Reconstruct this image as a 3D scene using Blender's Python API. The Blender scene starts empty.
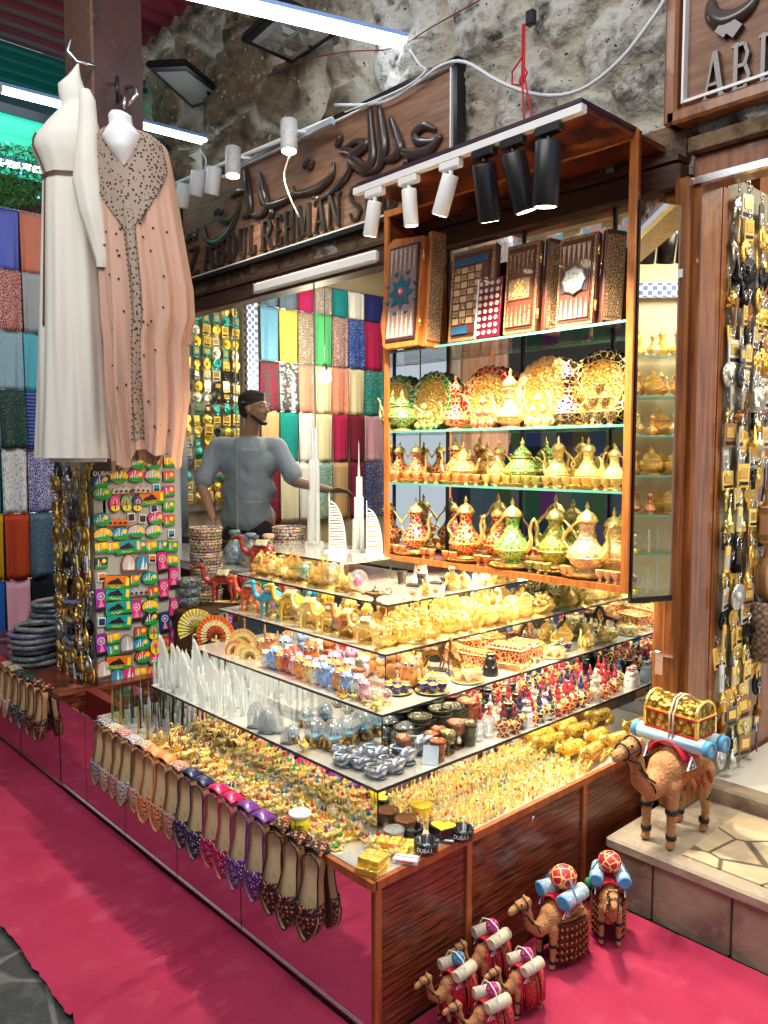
import bpy, math, random
from math import pi, sin, cos, radians as rad
from mathutils import Vector, Matrix, noise, Euler
random.seed(7)
rnd = random.Random(11)
SC = bpy.context.scene
COL = SC.collection

# ------------------------------------------------------------------ camera
CAM = Vector((1.504, -1.355, 1.6)); FPX = 790.0
PITCH = math.atan(59 / FPX); YAW = rad(47.2)
cd = bpy.data.cameras.new('camera'); cam = bpy.data.objects.new('camera', cd); COL.objects.link(cam)
cam.location = CAM; cam.rotation_euler = (pi / 2 - PITCH, 0, YAW)
cd.sensor_fit = 'HORIZONTAL'; cd.sensor_width = 36; cd.lens = 36 * FPX / 768; cd.clip_start = .05; cd.clip_end = 100
SC.camera = cam
# ------------------------------------------------------------------ exposure, world
SC.view_settings.view_transform = 'Standard'; SC.view_settings.look = 'None'
SC.view_settings.gamma = 1; SC.view_settings.use_curve_mapping = False
SC.view_settings.exposure = 0.45
W = bpy.data.worlds.new('world'); SC.world = W; W.use_nodes = True
W.node_tree.nodes['Background'].inputs[0].default_value = (.80, .88, 1, 1)
W.node_tree.nodes['Background'].inputs[1].default_value = .60

def light(name, kind, loc, energy, color=(1, 1, 1), size=.1, size_y=None, target=None, spot=None, blend=.6):
    l = bpy.data.lights.new(name, kind); l.energy = energy; l.color = color
    if kind == 'AREA':
        l.size = size
        if size_y: l.shape = 'RECTANGLE'; l.size_y = size_y
    else: l.shadow_soft_size = size
    if spot: l.spot_size = rad(spot); l.spot_blend = blend
    o = bpy.data.objects.new(name, l); COL.objects.link(o); o.location = loc
    if target is not None:
        o.rotation_euler = (Vector(target) - Vector(loc)).to_track_quat('-Z', 'Y').to_euler()
    return o
# ceiling luminaires inside the shop, and an unseen fill light added over the alley
light('shop_ceiling_light', 'AREA', (-2.4, 2.8, 3.3), 38, (1, .93, .82), 2.4, 1.6)
light('shop_ceiling_light', 'AREA', (1.3, 2.3, 2.95), 45, (1, .90, .72), 1.2, .8)
light('cabinet_strip_light', 'AREA', (-.62, 1.36, 1.075), 9, (1, .88, .66), 1.15, .05)
light('alley_fill_light', 'AREA', (-.2, -1.3, 4.3), 60, (1, .95, .88), 2.6, 1.2, target=(-.8, .6, .6))

# ------------------------------------------------------------------ pixel ray -> world point on a plane (layout helper)
_fw = Vector((-sin(YAW), cos(YAW), 0)); _rt = Vector((cos(YAW), sin(YAW), 0)); _up = Vector((0, 0, 1))
_F = _fw * cos(PITCH) - _up * sin(PITCH); _U = _up * cos(PITCH) + _fw * sin(PITCH)
def P(px, py, ax, v):
    d = _F * FPX + _rt * (px - 384) - _U * (py - 512)
    return CAM + d * ((v - CAM[ax]) / d[ax])
def PX(px, Y):            # X of the picture column px on the vertical plane Y
    return P(px, 480, 1, Y).x
def PD(px, py, D):        # the point at forward distance D
    d = _F * FPX + _rt * (px - 384) - _U * (py - 512)
    return CAM + d * (D / (d.dot(_fw)))

# ------------------------------------------------------------------ materials
MATS = {}
def M(name, col=None, r=.5, m=0., tex=None, bump=None, em=None, trans=0., ior=1.45, coat=0., alpha=1., coords='Object', spec=.5):
    if name in MATS: return MATS[name]
    mt = bpy.data.materials.new(name); MATS[name] = mt; mt.use_nodes = True
    nt = mt.node_tree; N = nt.nodes; L = nt.links
    b = N['Principled BSDF']
    b.inputs['Roughness'].default_value = r; b.inputs['Metallic'].default_value = m
    b.inputs['IOR'].default_value = ior; b.inputs['Transmission Weight'].default_value = trans
    b.inputs['Coat Weight'].default_value = coat; b.inputs['Alpha'].default_value = alpha
    b.inputs['Specular IOR Level'].default_value = spec
    tc = N.new('ShaderNodeTexCoord'); oi = N.new('ShaderNodeObjectInfo')
    def colour(c):
        if c == 'OC': return oi.outputs['Color']
        return None
    def setin(sock, c):
        s = colour(c) if isinstance(c, str) else (c if hasattr(c, 'is_linked') else None)
        if s is not None: L.new(s, sock)
        else: sock.default_value = (*c, 1)
    def texture(kind, scale, stretch=None):
        mp = N.new('ShaderNodeMapping'); L.new(tc.outputs[coords], mp.inputs[0])
        if stretch: mp.inputs['Scale'].default_value = stretch
        if kind == 'noise':
            t = N.new('ShaderNodeTexNoise'); t.inputs['Scale'].default_value = scale; t.inputs['Detail'].default_value = 5; out = t.outputs['Fac']
        elif kind in ('vor', 'cells', 'edge'):
            t = N.new('ShaderNodeTexVoronoi'); t.inputs['Scale'].default_value = scale
            if kind == 'edge': t.feature = 'DISTANCE_TO_EDGE'
            out = t.outputs['Color'] if kind == 'cells' else t.outputs['Distance']
        elif kind == 'gridcells':
            t = N.new('ShaderNodeTexVoronoi'); t.inputs['Scale'].default_value = scale; t.distance = 'CHEBYCHEV'; t.inputs['Randomness'].default_value = 0; out = t.outputs['Color']
        elif kind == 'wave':
            t = N.new('ShaderNodeTexWave'); t.inputs['Scale'].default_value = scale; t.inputs['Distortion'].default_value = 3; t.inputs['Detail'].default_value = 3; t.inputs['Detail Scale'].default_value = 1.5; out = t.outputs['Fac']
        elif kind == 'bands':
            t = N.new('ShaderNodeTexWave'); t.inputs['Scale'].default_value = scale; out = t.outputs['Fac']
        elif kind == 'zbands':
            t = N.new('ShaderNodeTexWave'); t.inputs['Scale'].default_value = scale; t.bands_direction = 'Z'; out = t.outputs['Fac']
        elif kind == 'rings':
            t = N.new('ShaderNodeTexWave'); t.wave_type = 'RINGS'; t.rings_direction = 'SPHERICAL'; t.inputs['Scale'].default_value = scale; out = t.outputs['Fac']
        elif kind == 'checker':
            t = N.new('ShaderNodeTexChecker'); t.inputs['Scale'].default_value = scale; out = t.outputs['Fac']
        elif kind == 'attr':
            t = N.new('ShaderNodeAttribute'); t.attribute_name = scale; out = t.outputs['Fac']
            return out
        L.new(mp.outputs[0], t.inputs['Vector'])
        return out
    cur = col
    if tex:
        if isinstance(tex, tuple): tex = [tex]
        for t in tex:
            kind, scale, c2, lo, hi = t[:5]; st = t[5] if len(t) > 5 else None
            out = texture(kind, scale, st)
            if kind in ('cells', 'gridcells'):
                hs = N.new('ShaderNodeHueSaturation'); hs.inputs['Saturation'].default_value = lo; hs.inputs['Value'].default_value = hi
                L.new(out, hs.inputs['Color']); 
                mx = N.new('ShaderNodeMix'); mx.data_type = 'RGBA'; mx.blend_type = 'MIX'; mx.inputs[0].default_value = t[6] if len(t) > 6 else 1
                setin(mx.inputs[6], cur); L.new(hs.outputs[0], mx.inputs[7]); cur = mx.outputs[2]; continue
            mr = N.new('ShaderNodeMapRange'); mr.inputs['From Min'].default_value = lo; mr.inputs['From Max'].default_value = hi
            L.new(out, mr.inputs['Value'])
            mx = N.new('ShaderNodeMix'); mx.data_type = 'RGBA'
            L.new(mr.outputs[0], mx.inputs[0]); setin(mx.inputs[6], cur); setin(mx.inputs[7], c2); cur = mx.outputs[2]
    setin(b.inputs['Base Color'], cur)
    if bump:
        for kind, scale, st in ([bump] if isinstance(bump, tuple) else bump):
            out = texture(kind, scale); bn = N.new('ShaderNodeBump'); bn.inputs['Strength'].default_value = st
            bn.inputs['Distance'].default_value = .02; L.new(out, bn.inputs['Height']); L.new(bn.outputs[0], b.inputs['Normal'])
    if em:
        setin(b.inputs['Emission Color'], em[0] if em[0] != 'BASE' else cur); b.inputs['Emission Strength'].default_value = em[1]
    return mt

def glass_mat(name, tint=(1, 1, 1), gloss=.12, rough=.0, milk=0.):
    mt = bpy.data.materials.new(name); MATS[name] = mt; mt.use_nodes = True
    nt = mt.node_tree; N = nt.nodes; L = nt.links
    for n in list(N):
        if n.type == 'BSDF_PRINCIPLED': N.remove(n)
    out = N['Material Output']
    tr = N.new('ShaderNodeBsdfTransparent'); tr.inputs[0].default_value = (*tint, 1)
    gl = N.new('ShaderNodeBsdfGlossy'); gl.inputs['Roughness'].default_value = rough
    fr = N.new('ShaderNodeLayerWeight'); fr.inputs[0].default_value = .5
    pw = N.new('ShaderNodeMath'); pw.operation = 'POWER'; pw.inputs[1].default_value = 4; L.new(fr.outputs['Facing'], pw.inputs[0])
    ad = N.new('ShaderNodeMath'); ad.operation = 'MULTIPLY_ADD'; ad.inputs[1].default_value = .7; ad.inputs[2].default_value = gloss; L.new(pw.outputs[0], ad.inputs[0])
    mx = N.new('ShaderNodeMixShader'); L.new(ad.outputs[0], mx.inputs[0]); L.new(tr.outputs[0], mx.inputs[1]); L.new(gl.outputs[0], mx.inputs[2])
    last = mx
    if milk:
        df = N.new('ShaderNodeBsdfTranslucent'); df2 = N.new('ShaderNodeBsdfDiffuse'); a2 = N.new('ShaderNodeAddShader')
        df.inputs[0].default_value = (.45, .46, .46, 1); df2.inputs[0].default_value = (.55, .56, .56, 1)
        L.new(df.outputs[0], a2.inputs[0]); L.new(df2.outputs[0], a2.inputs[1])
        m2 = N.new('ShaderNodeMixShader'); m2.inputs[0].default_value = milk; L.new(mx.outputs[0], m2.inputs[1]); L.new(a2.outputs[0], m2.inputs[2]); last = m2
    L.new(last.outputs[0], out.inputs[0])
    return mt

GOLDC = (1.0, .79, .30)
gold = M('gold', GOLDC, .27, .72, tex=('noise', 9, (.85, .48, .10), .58, .72), bump=('noise', 14, .5))
goldp = M('plain_gold', (1.0, .72, .22), .25, .8)
goldrelief = M('relief_gold', GOLDC, .3, .75, tex=('vor', 26, (.80, .42, .08), .3, .6), bump=('vor', 26, .8))
goldpaper = M('gold_paper', (.95, .66, .12), .3, .8, bump=('vor', 12, .3))
enamel = M('enamel', 'OC', .22, .25, tex=('edge', 6, (1, .74, .22), .08, .05), bump=('vor', 12, .3), coat=.6)
enamel_big = M('enamel_rim', 'OC', .25, .25, tex=[('edge', 13, (1, .74, .22), .07, .04), ('vor', 26, (1, .85, .5), .15, .10)], bump=('vor', 16, .4), coat=.6)
silver = M('silver', (.40, .43, .48), .32, .85, tex=('noise', 5, (.20, .22, .26), .45, .65), bump=('noise', 12, .25))
steel = M('steel', (.75, .76, .78), .2, 1.)
chrome = M('chrome', (.9, .9, .9), .08, 1.)
mirror = M('mirror_glass', (.86, .88, .87), .015, 1.)
edgeglass = M('green_glass_edge', (.12, .36, .30), .1, 0., coat=1.)
dark_edge = M('mirror_edge', (.02, .025, .03), .25)
glass = glass_mat('clear_glass', (.97, .99, .98), .03)
winglass = glass_mat('window_glass', (.95, .98, .97), .06)
shelfglass = glass_mat('shelf_glass', (.90, .97, .95), .10)
crystal = glass_mat('crystal', (.93, .97, .97), .2, .08, .42)
clearc = glass_mat('thick_clear_glass', (.88, .92, .95), .22, .03, .12)
deckmat = M('display_deck', (.76, .74, .66), .10, .6)
oc = M('paint', 'OC', .45)
oc_gloss = M('gloss_paint', 'OC', .18, 0, coat=.7)
oc_metal = M('tinted_metal', 'OC', .3, 1., tex=('noise', 8, (.06, .045, .03), .58, .72), bump=('noise', 12, .5))
oc_cloth = M('cloth', 'OC', .9, bump=('noise', 300, .15), spec=.2)
oc_print = M('painted_print', 'OC', .4, tex=[('vor', 11, (.95, .85, .6), .22, .14), ('noise', 6, (.15, .06, .05), .60, .66)])
black = M('black_plastic', (.012, .012, .014), .35)
blackm = M('black_metal', (.02, .02, .022), .3, .3)
white = M('white_paint', (.82, .82, .80), .35)
cream = M('cream_paint', (.80, .68, .45), .6)
skin = M('skin', (.50, .27, .165), .55)
hair = M('hair', (.015, .011, .01), .6)
leather = M('camel_leather', (.50, .25, .10), .55, tex=('noise', 18, (.30, .13, .05), .45, .8), bump=('noise', 40, .5))
mosaic = M('mosaic_tile', (.05, .05, .06), .3, 0, tex=[('cells', 14, None, 1.2, .55, None, 1.), ('edge', 14, (.015, .02, .04), .06, .03)], coat=.5)
mosaic2 = M('mosaic_fine', 'OC', .3, 0, tex=[('cells', 16, None, 1.0, .75, None, .4), ('vor', 22, (.75, .72, .65), .22, .15), ('edge', 16, (.015, .02, .04), .06, .03)], coat=.5)
leopard = M('leopard_enamel', (.85, .55, .10), .25, .5, tex=('vor', 15, (.05, .02, .005), .30, .24), coat=.5)
wood_red = M('laminate_wood', (.20, .042, .018), .3, tex=[('noise', 7, (.035, .009, .006), .44, .60, (.9, .9, 17)), ('noise', 14, (.34, .11, .05), .57, .70, (.5, .5, 17))], coat=.25)
wood_trim = M('wood_trim', (.42, .12, .035), .35, tex=('noise', 6, (.25, .06, .02), .4, .7, (8, 8, 1)), coat=.2)
wood_orange = M('orange_wood', (.55, .19, .045), .35, tex=('noise', 8, (.35, .1, .02), .4, .7, (8, 8, 1)), coat=.3)
wood_door = M('door_wood', (.30, .105, .025), .35, tex=[('noise', 7, (.09, .02, .008), .4, .75, (7, 7, .5))], coat=.25, bump=('noise', 12, .2))
wood_dark = M('dark_wood', (.075, .03, .018), .5, tex=('noise', 9, (.03, .012, .008), .4, .7, (1, 6, 6)))
wood_sign = M('sign_wood', (.32, .165, .095), .55, tex=('noise', 5, (.13, .06, .035), .35, .75, (1, 6, 8)), bump=('noise', 20, .2))
wood_letter = M('letter_wood', (.045, .028, .022), .28, coat=.4)
inlay = M('marquetry', (.34, .14, .05), .35, tex=[('checker', 130, (.07, .02, .012), 0, 1), ('edge', 110, (.60, .42, .2), .07, .03)], coat=.4)

# ------------------------------------------------------------------ mesh builder
class MB:
    def __init__(s): s.v = []; s.f = []; s.mi = []; s.sm = []; s.mats = []; s.T = Matrix.Identity(4)
    def mat(s, m):
        if m not in s.mats: s.mats.append(m)
        return s.mats.index(m)
    def add(s, vs, fs, m, smooth=False, T=None):
        n = len(s.v); A = s.T @ T if T is not None else s.T
        s.v += [tuple(A @ Vector(v)) for v in vs]
        k = s.mat(m)
        for f in fs: s.f.append([i + n for i in f]); s.mi.append(k); s.sm.append(smooth)
        return s
    def box(s, c, d, m, T=None, bev=0.):
        x, y, z = (q / 2 for q in d); b = min(bev, x * .9, y * .9, z * .9)
        if b <= 0:
            vs = [(c[0] + i * x, c[1] + j * y, c[2] + k * z) for i in (-1, 1) for j in (-1, 1) for k in (-1, 1)]
            return s.add(vs, [(0, 1, 3, 2), (4, 6, 7, 5), (0, 4, 5, 1), (2, 3, 7, 6), (0, 2, 6, 4), (1, 5, 7, 3)], m, False, T)
        ring = []
        for zz, q in ((-z, b), (-z + b, 0), (z - b, 0), (z, b)):
            X = x - q; Y = y - q; e = b if q == 0 else b * .5
            ring.append([(c[0] + a, c[1] + w, c[2] + zz) for a, w in ((X - e, -Y), (X, -Y + e), (X, Y - e), (X - e, Y), (-X + e, Y), (-X, Y - e), (-X, -Y + e), (-X + e, -Y))])
        vs = sum(ring, []); fs = []
        for r_ in range(3):
            for i in range(8): j = (i + 1) % 8; fs.append((r_ * 8 + i, r_ * 8 + j, r_ * 8 + 8 + j, r_ * 8 + 8 + i))
        fs.append(tuple(range(7, -1, -1))); fs.append(tuple(range(24, 32)))
        return s.add(vs, fs, m, False, T)
    def lathe(s, prof, m, c=(0, 0, 0), n=20, T=None, sx=1, sy=1, smooth=True, flute=0, nf=0):
        vs = []; fs = []; k = len(prof)
        for r_, z in prof:
            for i in range(n):
                a = 2 * pi * i / n; rr = r_ * (1 + (flute * cos(nf * a) if nf else 0))
                vs.append((c[0] + rr * cos(a) * sx, c[1] + rr * sin(a) * sy, c[2] + z))
        for j in range(k - 1):
            for i in range(n):
                i2 = (i + 1) % n; fs.append((j * n + i, j * n + i2, j * n + n + i2, j * n + n + i))
        if prof[0][0] > 1e-5: fs.append(tuple(range(n - 1, -1, -1)))
        if prof[-1][0] > 1e-5: fs.append(tuple((k - 1) * n + i for i in range(n)))
        return s.add(vs, fs, m, smooth, T)
    def cyl(s, p0, p1, r0, m, r1=None, n=12, smooth=True):
        return s.tube([p0, p1], [r0, r0 if r1 is None else r1], m, n, smooth)
    def tube(s, pts, rad_, m, n=8, smooth=True, flat=1., up=None):
        pts = [Vector(p) for p in pts]; k = len(pts)
        if not hasattr(rad_, '__len__'): rad_ = [rad_] * k
        vs = []; fs = []; prev = None
        for i, p in enumerate(pts):
            t = (pts[min(i + 1, k - 1)] - pts[max(i - 1, 0)]); t = t.normalized() if t.length > 1e-9 else Vector((0, 0, 1))
            if prev is None:
                u = Vector(up) if up else (Vector((0, 0, 1)) if abs(t.z) < .9 else Vector((1, 0, 0)))
            else: u = prev
            u = (u - t * u.dot(t)); u = u.normalized() if u.length > 1e-6 else t.orthogonal().normalized()
            w = t.cross(u); prev = u
            for j in range(n):
                a = 2 * pi * j / n; vs.append(tuple(p + u * cos(a) * rad_[i] * flat + w * sin(a) * rad_[i]))
        for i in range(k - 1):
            for j in range(n): j2 = (j + 1) % n; fs.append((i * n + j, i * n + j2, i * n + n + j2, i * n + n + j))
        fs.append(tuple(range(n - 1, -1, -1))); fs.append(tuple((k - 1) * n + j for j in range(n)))
        return s.add(vs, fs, m, smooth)
    def ell(s, c, r_, m, n=14, k=9, T=None):
        if not hasattr(r_, '__len__'): r_ = (r_, r_, r_)
        vs = [(c[0], c[1], c[2] - r_[2])]; fs = []
        for j in range(1, k):
            t = pi * j / k
            for i in range(n):
                a = 2 * pi * i / n; vs.append((c[0] + r_[0] * sin(t) * cos(a), c[1] + r_[1] * sin(t) * sin(a), c[2] - r_[2] * cos(t)))
        vs.append((c[0], c[1], c[2] + r_[2])); e = len(vs) - 1
        for i in range(n):
            i2 = (i + 1) % n; fs.append((0, 1 + i2, 1 + i)); fs.append((e, e - n + i, e - n + i2))
            for j in range(k - 2): a = 1 + j * n; fs.append((a + i, a + i2, a + n + i2, a + n + i))
        return s.add(vs, fs, m, True, T)
    def cap(s, p0, r0, p1, r1, m, n=12):          # tapered capsule
        p0 = Vector(p0); p1 = Vector(p1); t = (p1 - p0).normalized(); pts = []; rr = []
        for a in (.1, .5, .85): pts.append(p0 - t * r0 * cos(a * pi / 2)); rr.append(r0 * sin(a * pi / 2))
        pts.append(p0); rr.append(r0); pts.append(p1); rr.append(r1)
        for a in (.85, .5, .1): pts.append(p1 + t * r1 * cos(a * pi / 2)); rr.append(r1 * sin(a * pi / 2))
        return s.tube(pts, rr, m, n)
    def prism(s, poly, z0, z1, m, T=None, smooth=False):   # polygon in XY, extruded in Z
        n = len(poly); vs = [(x, y, z0) for x, y in poly] + [(x, y, z1) for x, y in poly]
        fs = [tuple(range(n - 1, -1, -1)), tuple(range(n, 2 * n))] + [(i, (i + 1) % n, n + (i + 1) % n, n + i) for i in range(n)]
        return s.add(vs, fs, m, smooth, T)
    def grid(s, fn, nu, nv, m, smooth=True, wrap=False):
        vs = [tuple(fn(i / nu, j / nv)) for j in range(nv + 1) for i in range(nu + (0 if wrap else 1))]
        w = nu if wrap else nu + 1; fs = []
        for j in range(nv):
            for i in range(nu): i2 = (i + 1) % w; fs.append((j * w + i, j * w + i2, (j + 1) * w + i2, (j + 1) * w + i))
        return s.add(vs, fs, m, smooth)
    def mesh(s, name):
        me = bpy.data.meshes.new(name); me.from_pydata(s.v, [], s.f)
        for m in s.mats: me.materials.append(m)
        me.polygons.foreach_set('material_index', s.mi); me.polygons.foreach_set('use_smooth', s.sm); me.update()
        return me
    def obj(s, name, parent=None, loc=(0, 0, 0), rot=(0, 0, 0), color=None):
        o = bpy.data.objects.new(name, s.mesh(name)); COL.objects.link(o); o.location = loc; o.rotation_euler = rot
        if parent: o.parent = parent
        if color: o.color = (*color, 1)
        return o
def remeshed(mb, vox, smooth=4, mat=None):
    """fuse the builder's volumes into one continuous skin"""
    o = bpy.data.objects.new('tmp', mb.mesh('tmp')); COL.objects.link(o)
    r = o.modifiers.new('r', 'REMESH'); r.mode = 'VOXEL'; r.voxel_size = vox; r.use_smooth_shade = True
    s = o.modifiers.new('s', 'SMOOTH'); s.iterations = smooth; s.factor = .5
    dg = bpy.context.evaluated_depsgraph_get(); dg.update()
    me = bpy.data.meshes.new_from_object(o.evaluated_get(dg)); bpy.data.objects.remove(o)
    me.materials.clear(); me.materials.append(mat or mb.mats[0])
    for p in me.polygons: p.material_index = 0; p.use_smooth = True
    return me
def mobj(me, name, parent=None, loc=(0, 0, 0), rot=(0, 0, 0), color=None):
    o = bpy.data.objects.new(name, me); COL.objects.link(o); o.location = loc; o.rotation_euler = rot
    if parent: o.parent = parent
    if color: o.color = (*color, 1)
    return o
def solidify(o, t, off=0):
    m = o.modifiers.new('thickness', 'SOLIDIFY'); m.thickness = t; m.offset = off; return o
def empty(name, loc=(0, 0, 0), rot=(0, 0, 0)):
    o = bpy.data.objects.new(name, None); COL.objects.link(o); o.location = loc; o.rotation_euler = rot; o.empty_display_size = .05; return o
def tag(o, label, cat, group=None, kind=None):
    o['label'] = label; o['category'] = cat
    if group: o['group'] = group
    if kind: o['kind'] = kind
    return o
def struct(o): o['kind'] = 'structure'; return o
USED = {}
def tree(o):
    r = [o]
    for c in o.children: r += tree(c)
    return r
def dup(root, parent=None):
    c = root.copy(); COL.objects.link(c)
    if parent is not None: c.parent = parent; c.matrix_parent_inverse = root.matrix_parent_inverse.copy()
    for ch in list(KIDS.get(root.name, [])):
        KIDS.setdefault(c.name, []).append(dup(ch, c))
    return c
KIDS = {}
def kids_index(root):
    KIDS[root.name] = list(root.children)
    for c in root.children: kids_index(c)
def recolor(o, color):
    o.color = (*color, 1)
    for c in KIDS.get(o.name, []): recolor(c, color)
def place(build, loc, label, cat, group=None, rz=0., s=1., color=None, rot=None):
    """build: a function that makes the thing once at the origin; later calls copy it and its parts"""
    if build not in USED:
        o = build(); kids_index(o); USED[build] = (o, o.name); first = True
    else:
        o = dup(USED[build][0]); first = False
        for k in ('kind',):
            if k in o: del o[k]
    o.location = loc; o.rotation_euler = rot if rot else (0, 0, rz); o.scale = (s, s, s) if not hasattr(s, '__len__') else s
    if color: recolor(o, color)
    if 'group' in o: del o['group']
    return tag(o, label, cat, group)
_ORD = 'first second third fourth fifth sixth seventh eighth ninth tenth eleventh twelfth thirteenth fourteenth fifteenth sixteenth seventeenth eighteenth nineteenth'.split()
def nth(i):      # 0-based -> ordinal word
    if i < 19: return _ORD[i]
    t = ['twentieth', 'thirtieth', 'fortieth', 'fiftieth', 'sixtieth', 'seventieth', 'eightieth', 'ninetieth'][(i + 1) // 10 - 2]
    return t if (i + 1) % 10 == 0 else t[:-4] + ('y' if False else 'y') + '-' + _ORD[(i + 1) % 10 - 1] if False else (['twenty', 'thirty', 'forty', 'fifty', 'sixty', 'seventy', 'eighty', 'ninety'][(i + 1) // 10 - 2] + '-' + _ORD[(i + 1) % 10 - 1] if (i + 1) % 10 else t)
RED = (.55, .01, .015); GRN = (.01, .33, .08); BLU = (.02, .08, .5); PNK = (.85, .12, .3); PUR = (.2, .02, .28); YEL = (.9, .6, .05); BLK = (.015, .012, .015)
NAVY = (.02, .03, .10); WHT = (.85, .85, .82); ORG = (.85, .25, .05); TEAL = (.02, .38, .36); CRM = (.85, .75, .55); BRN = (.18, .07, .03); GRY = (.35, .36, .38); LBL = (.25, .55, .8); COB = (.02, .03, .25); AMB = (.85, .5, .15); MAG = (.6, .01, .15)
ZD0, ZD1, ZD2, ZD3, ZD4, ZD5 = .465, .606, .728, .856, .993, 1.10      # deck heights of the stepped display

# =================================================================== SETTING
carpet_m = M('pink_carpet', (.40, .036, .088), .92, tex=[('noise', 3.5, (.33, .024, .07), .42, .72), ('noise', 9, (.44, .06, .12), .55, .75), ('noise', 300, (.30, .015, .05), .55, .8)], bump=('noise', 350, .25), spec=.15)
creases = [(P(60, 1030, 2, 0), P(222, 938, 2, 0), .042), (P(150, 1030, 2, 0), P(232, 985, 2, 0), .032), (P(100, 985, 2, 0), P(190, 935, 2, 0), .014), (P(20, 770, 2, 0), P(300, 985, 2, 0), .006), (P(440, 955, 2, 0), P(520, 925, 2, 0), .008)]
def carpet_h(x, y):
    h = noise.noise(Vector((x * 2.2, y * 2.2, 0))) * .006 + .012
    for a, b, hh in creases:
        ab = (b - a).xy; ap = Vector((x, y)) - a.xy; t = max(0, min(1, ap.dot(ab) / ab.length_squared)); d = (ap - ab * t).length
        h += hh * math.exp(-(d / .011) ** 2) * sin(pi * (.1 + .8 * t))
    return h
def carpet_edge(x): return -.565 + .012 * noise.noise(Vector((x * 5, 0, 3))) + .006 * noise.noise(Vector((x * 30, 0, 9)))
mb = MB(); mb.grid(lambda u, v: ((X := -6 + 9 * u), (Y := carpet_edge(X) * (1 - v) - .004 * v), carpet_h(X, Y)), 900, 90, carpet_m); mb.grid(lambda u, v: ((X := .018 + 2.98 * u), (Y := -.004 + 1.06 * v), carpet_h(X, Y)), 200, 90, carpet_m)
tag(mb.obj('carpet'), 'worn pink carpet runner laid over the alley paving around the stall', 'carpet')
paving_m = M('dark_paving', (.045, .05, .05), .6, tex=[('edge', 3.2, (.14, .14, .13), .03, .015), ('noise', 14, (.10, .11, .105), .5, .8)], bump=('noise', 30, .4))
struct(MB().box((-1, -2, -.03), (14, 9, .05), paving_m).obj('floor'))

# stone wall above the shop front
stone_m = M('rubble_stone', (.145, .10, .055), .92, tex=[('attr', 'pale', (.50, .48, .43), .0, 1.), ('noise', 9, (.05, .04, .03), .50, .68), ('noise', 28, (.48, .42, .32), .62, .72), ('attr', 'mortar', (.46, .42, .33), .2, .9), ('noise', 46, (.012, .01, .008), .655, .70)], bump=[('noise', 34, 1.0)])
NU, NV = 420, 150; X0, X1, Z0, Z1 = -6.2, 2.4, 2.62, 5.4
mort = []; pale = []
def stone(u, v):
    x = X0 + (X1 - X0) * u; z = Z0 + (Z1 - Z0) * v
    p = Vector((x * 1.7 + .45 * noise.noise(Vector((x * 2.6, z * 2.6, 0))), z * 2.4 + .45 * noise.noise(Vector((x * 2.6, z * 2.6, 7))), 0)); pale.append(max(0, min(1, (x + 1.9) / 1.2 + .35 + .9 * noise.noise(Vector((x * 1.7, z * 1.7, 4))))))
    d, pts = noise.voronoi(p); e = min(1, (d[1] - d[0]) / .30)
    mort.append(max(0, 1 - (d[1] - d[0]) / .16))
    h = .09 * (1 - (1 - e) ** 2.2) + .045 * noise.noise(Vector((x * 7, z * 7, 1))) + .024 * noise.noise(Vector((x * 28, z * 28, 2)))
    pit = noise.noise(Vector((x * 17, z * 17, 5)))
    if pit > .36: h -= .06 * (pit - .36) * 3
    return (x, 1.555 - h, z)
mb = MB(); mb.grid(stone, NU, NV, stone_m); o = struct(mb.obj('wall_back'))
at = o.data.attributes.new('mortar', 'FLOAT', 'POINT'); at.data.foreach_set('value', mort)
at = o.data.attributes.new('pale', 'FLOAT', 'POINT'); at.data.foreach_set('value', pale)

# shop front
mb = MB(); mb.box((-1.9, 1.48, 2.605), (3.95, .12, .10), wood_dark, bev=.01); mb.box((-1.9, 1.46, 2.665), (3.95, .10, .02), wood_dark); struct(mb.obj('trim_1'))
rough_m = M('old_plaster', (.20, .13, .07), .9, tex=('noise', 18, (.05, .03, .02), .45, .7), bump=('noise', 30, .8))
struct(MB().box((-1.9, 1.50, 2.74), (3.95, .06, .13), rough_m).obj('trim_2'))
a = P(255, 293, 1, 1.40); b = P(376, 262, 1, 1.40)
tag(MB().box(((a.x + b.x) / 2, 1.41, 2.60), (b.x - a.x, .04, .06), white, bev=.01).box((a.x, 1.41, 2.60), (.01, .045, .065), steel).obj('shutter_track'), 'white metal shutter rail fixed under the lintel of the carved sign', 'shutter rail')
struct(MB().box((-3.755, 1.50, 1.55), (.05, .06, 2.1), steel).obj('trim_3'))
struct(MB().box((-3.86, 1.50, 1.55), (.13, .10, 2.2), wood_door, bev=.01).obj('trim_4'))
mb = MB(); mb.box((-2.51, 1.525, 1.78), (2.46, .008, 1.6), winglass); struct(mb.obj('window_1'))
mb = MB()
for x in (-3.05, -2.2, -1.55): mb.box((x, 1.52, 1.78), (.0025, .010, 1.6), M('glass_joint', (.25, .33, .33), .2))
struct(mb.obj('trim_5'))
struct(MB().box((-2.51, 1.56, .5), (2.46, .06, .98), wood_dark).obj('wall_sill'))
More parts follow.
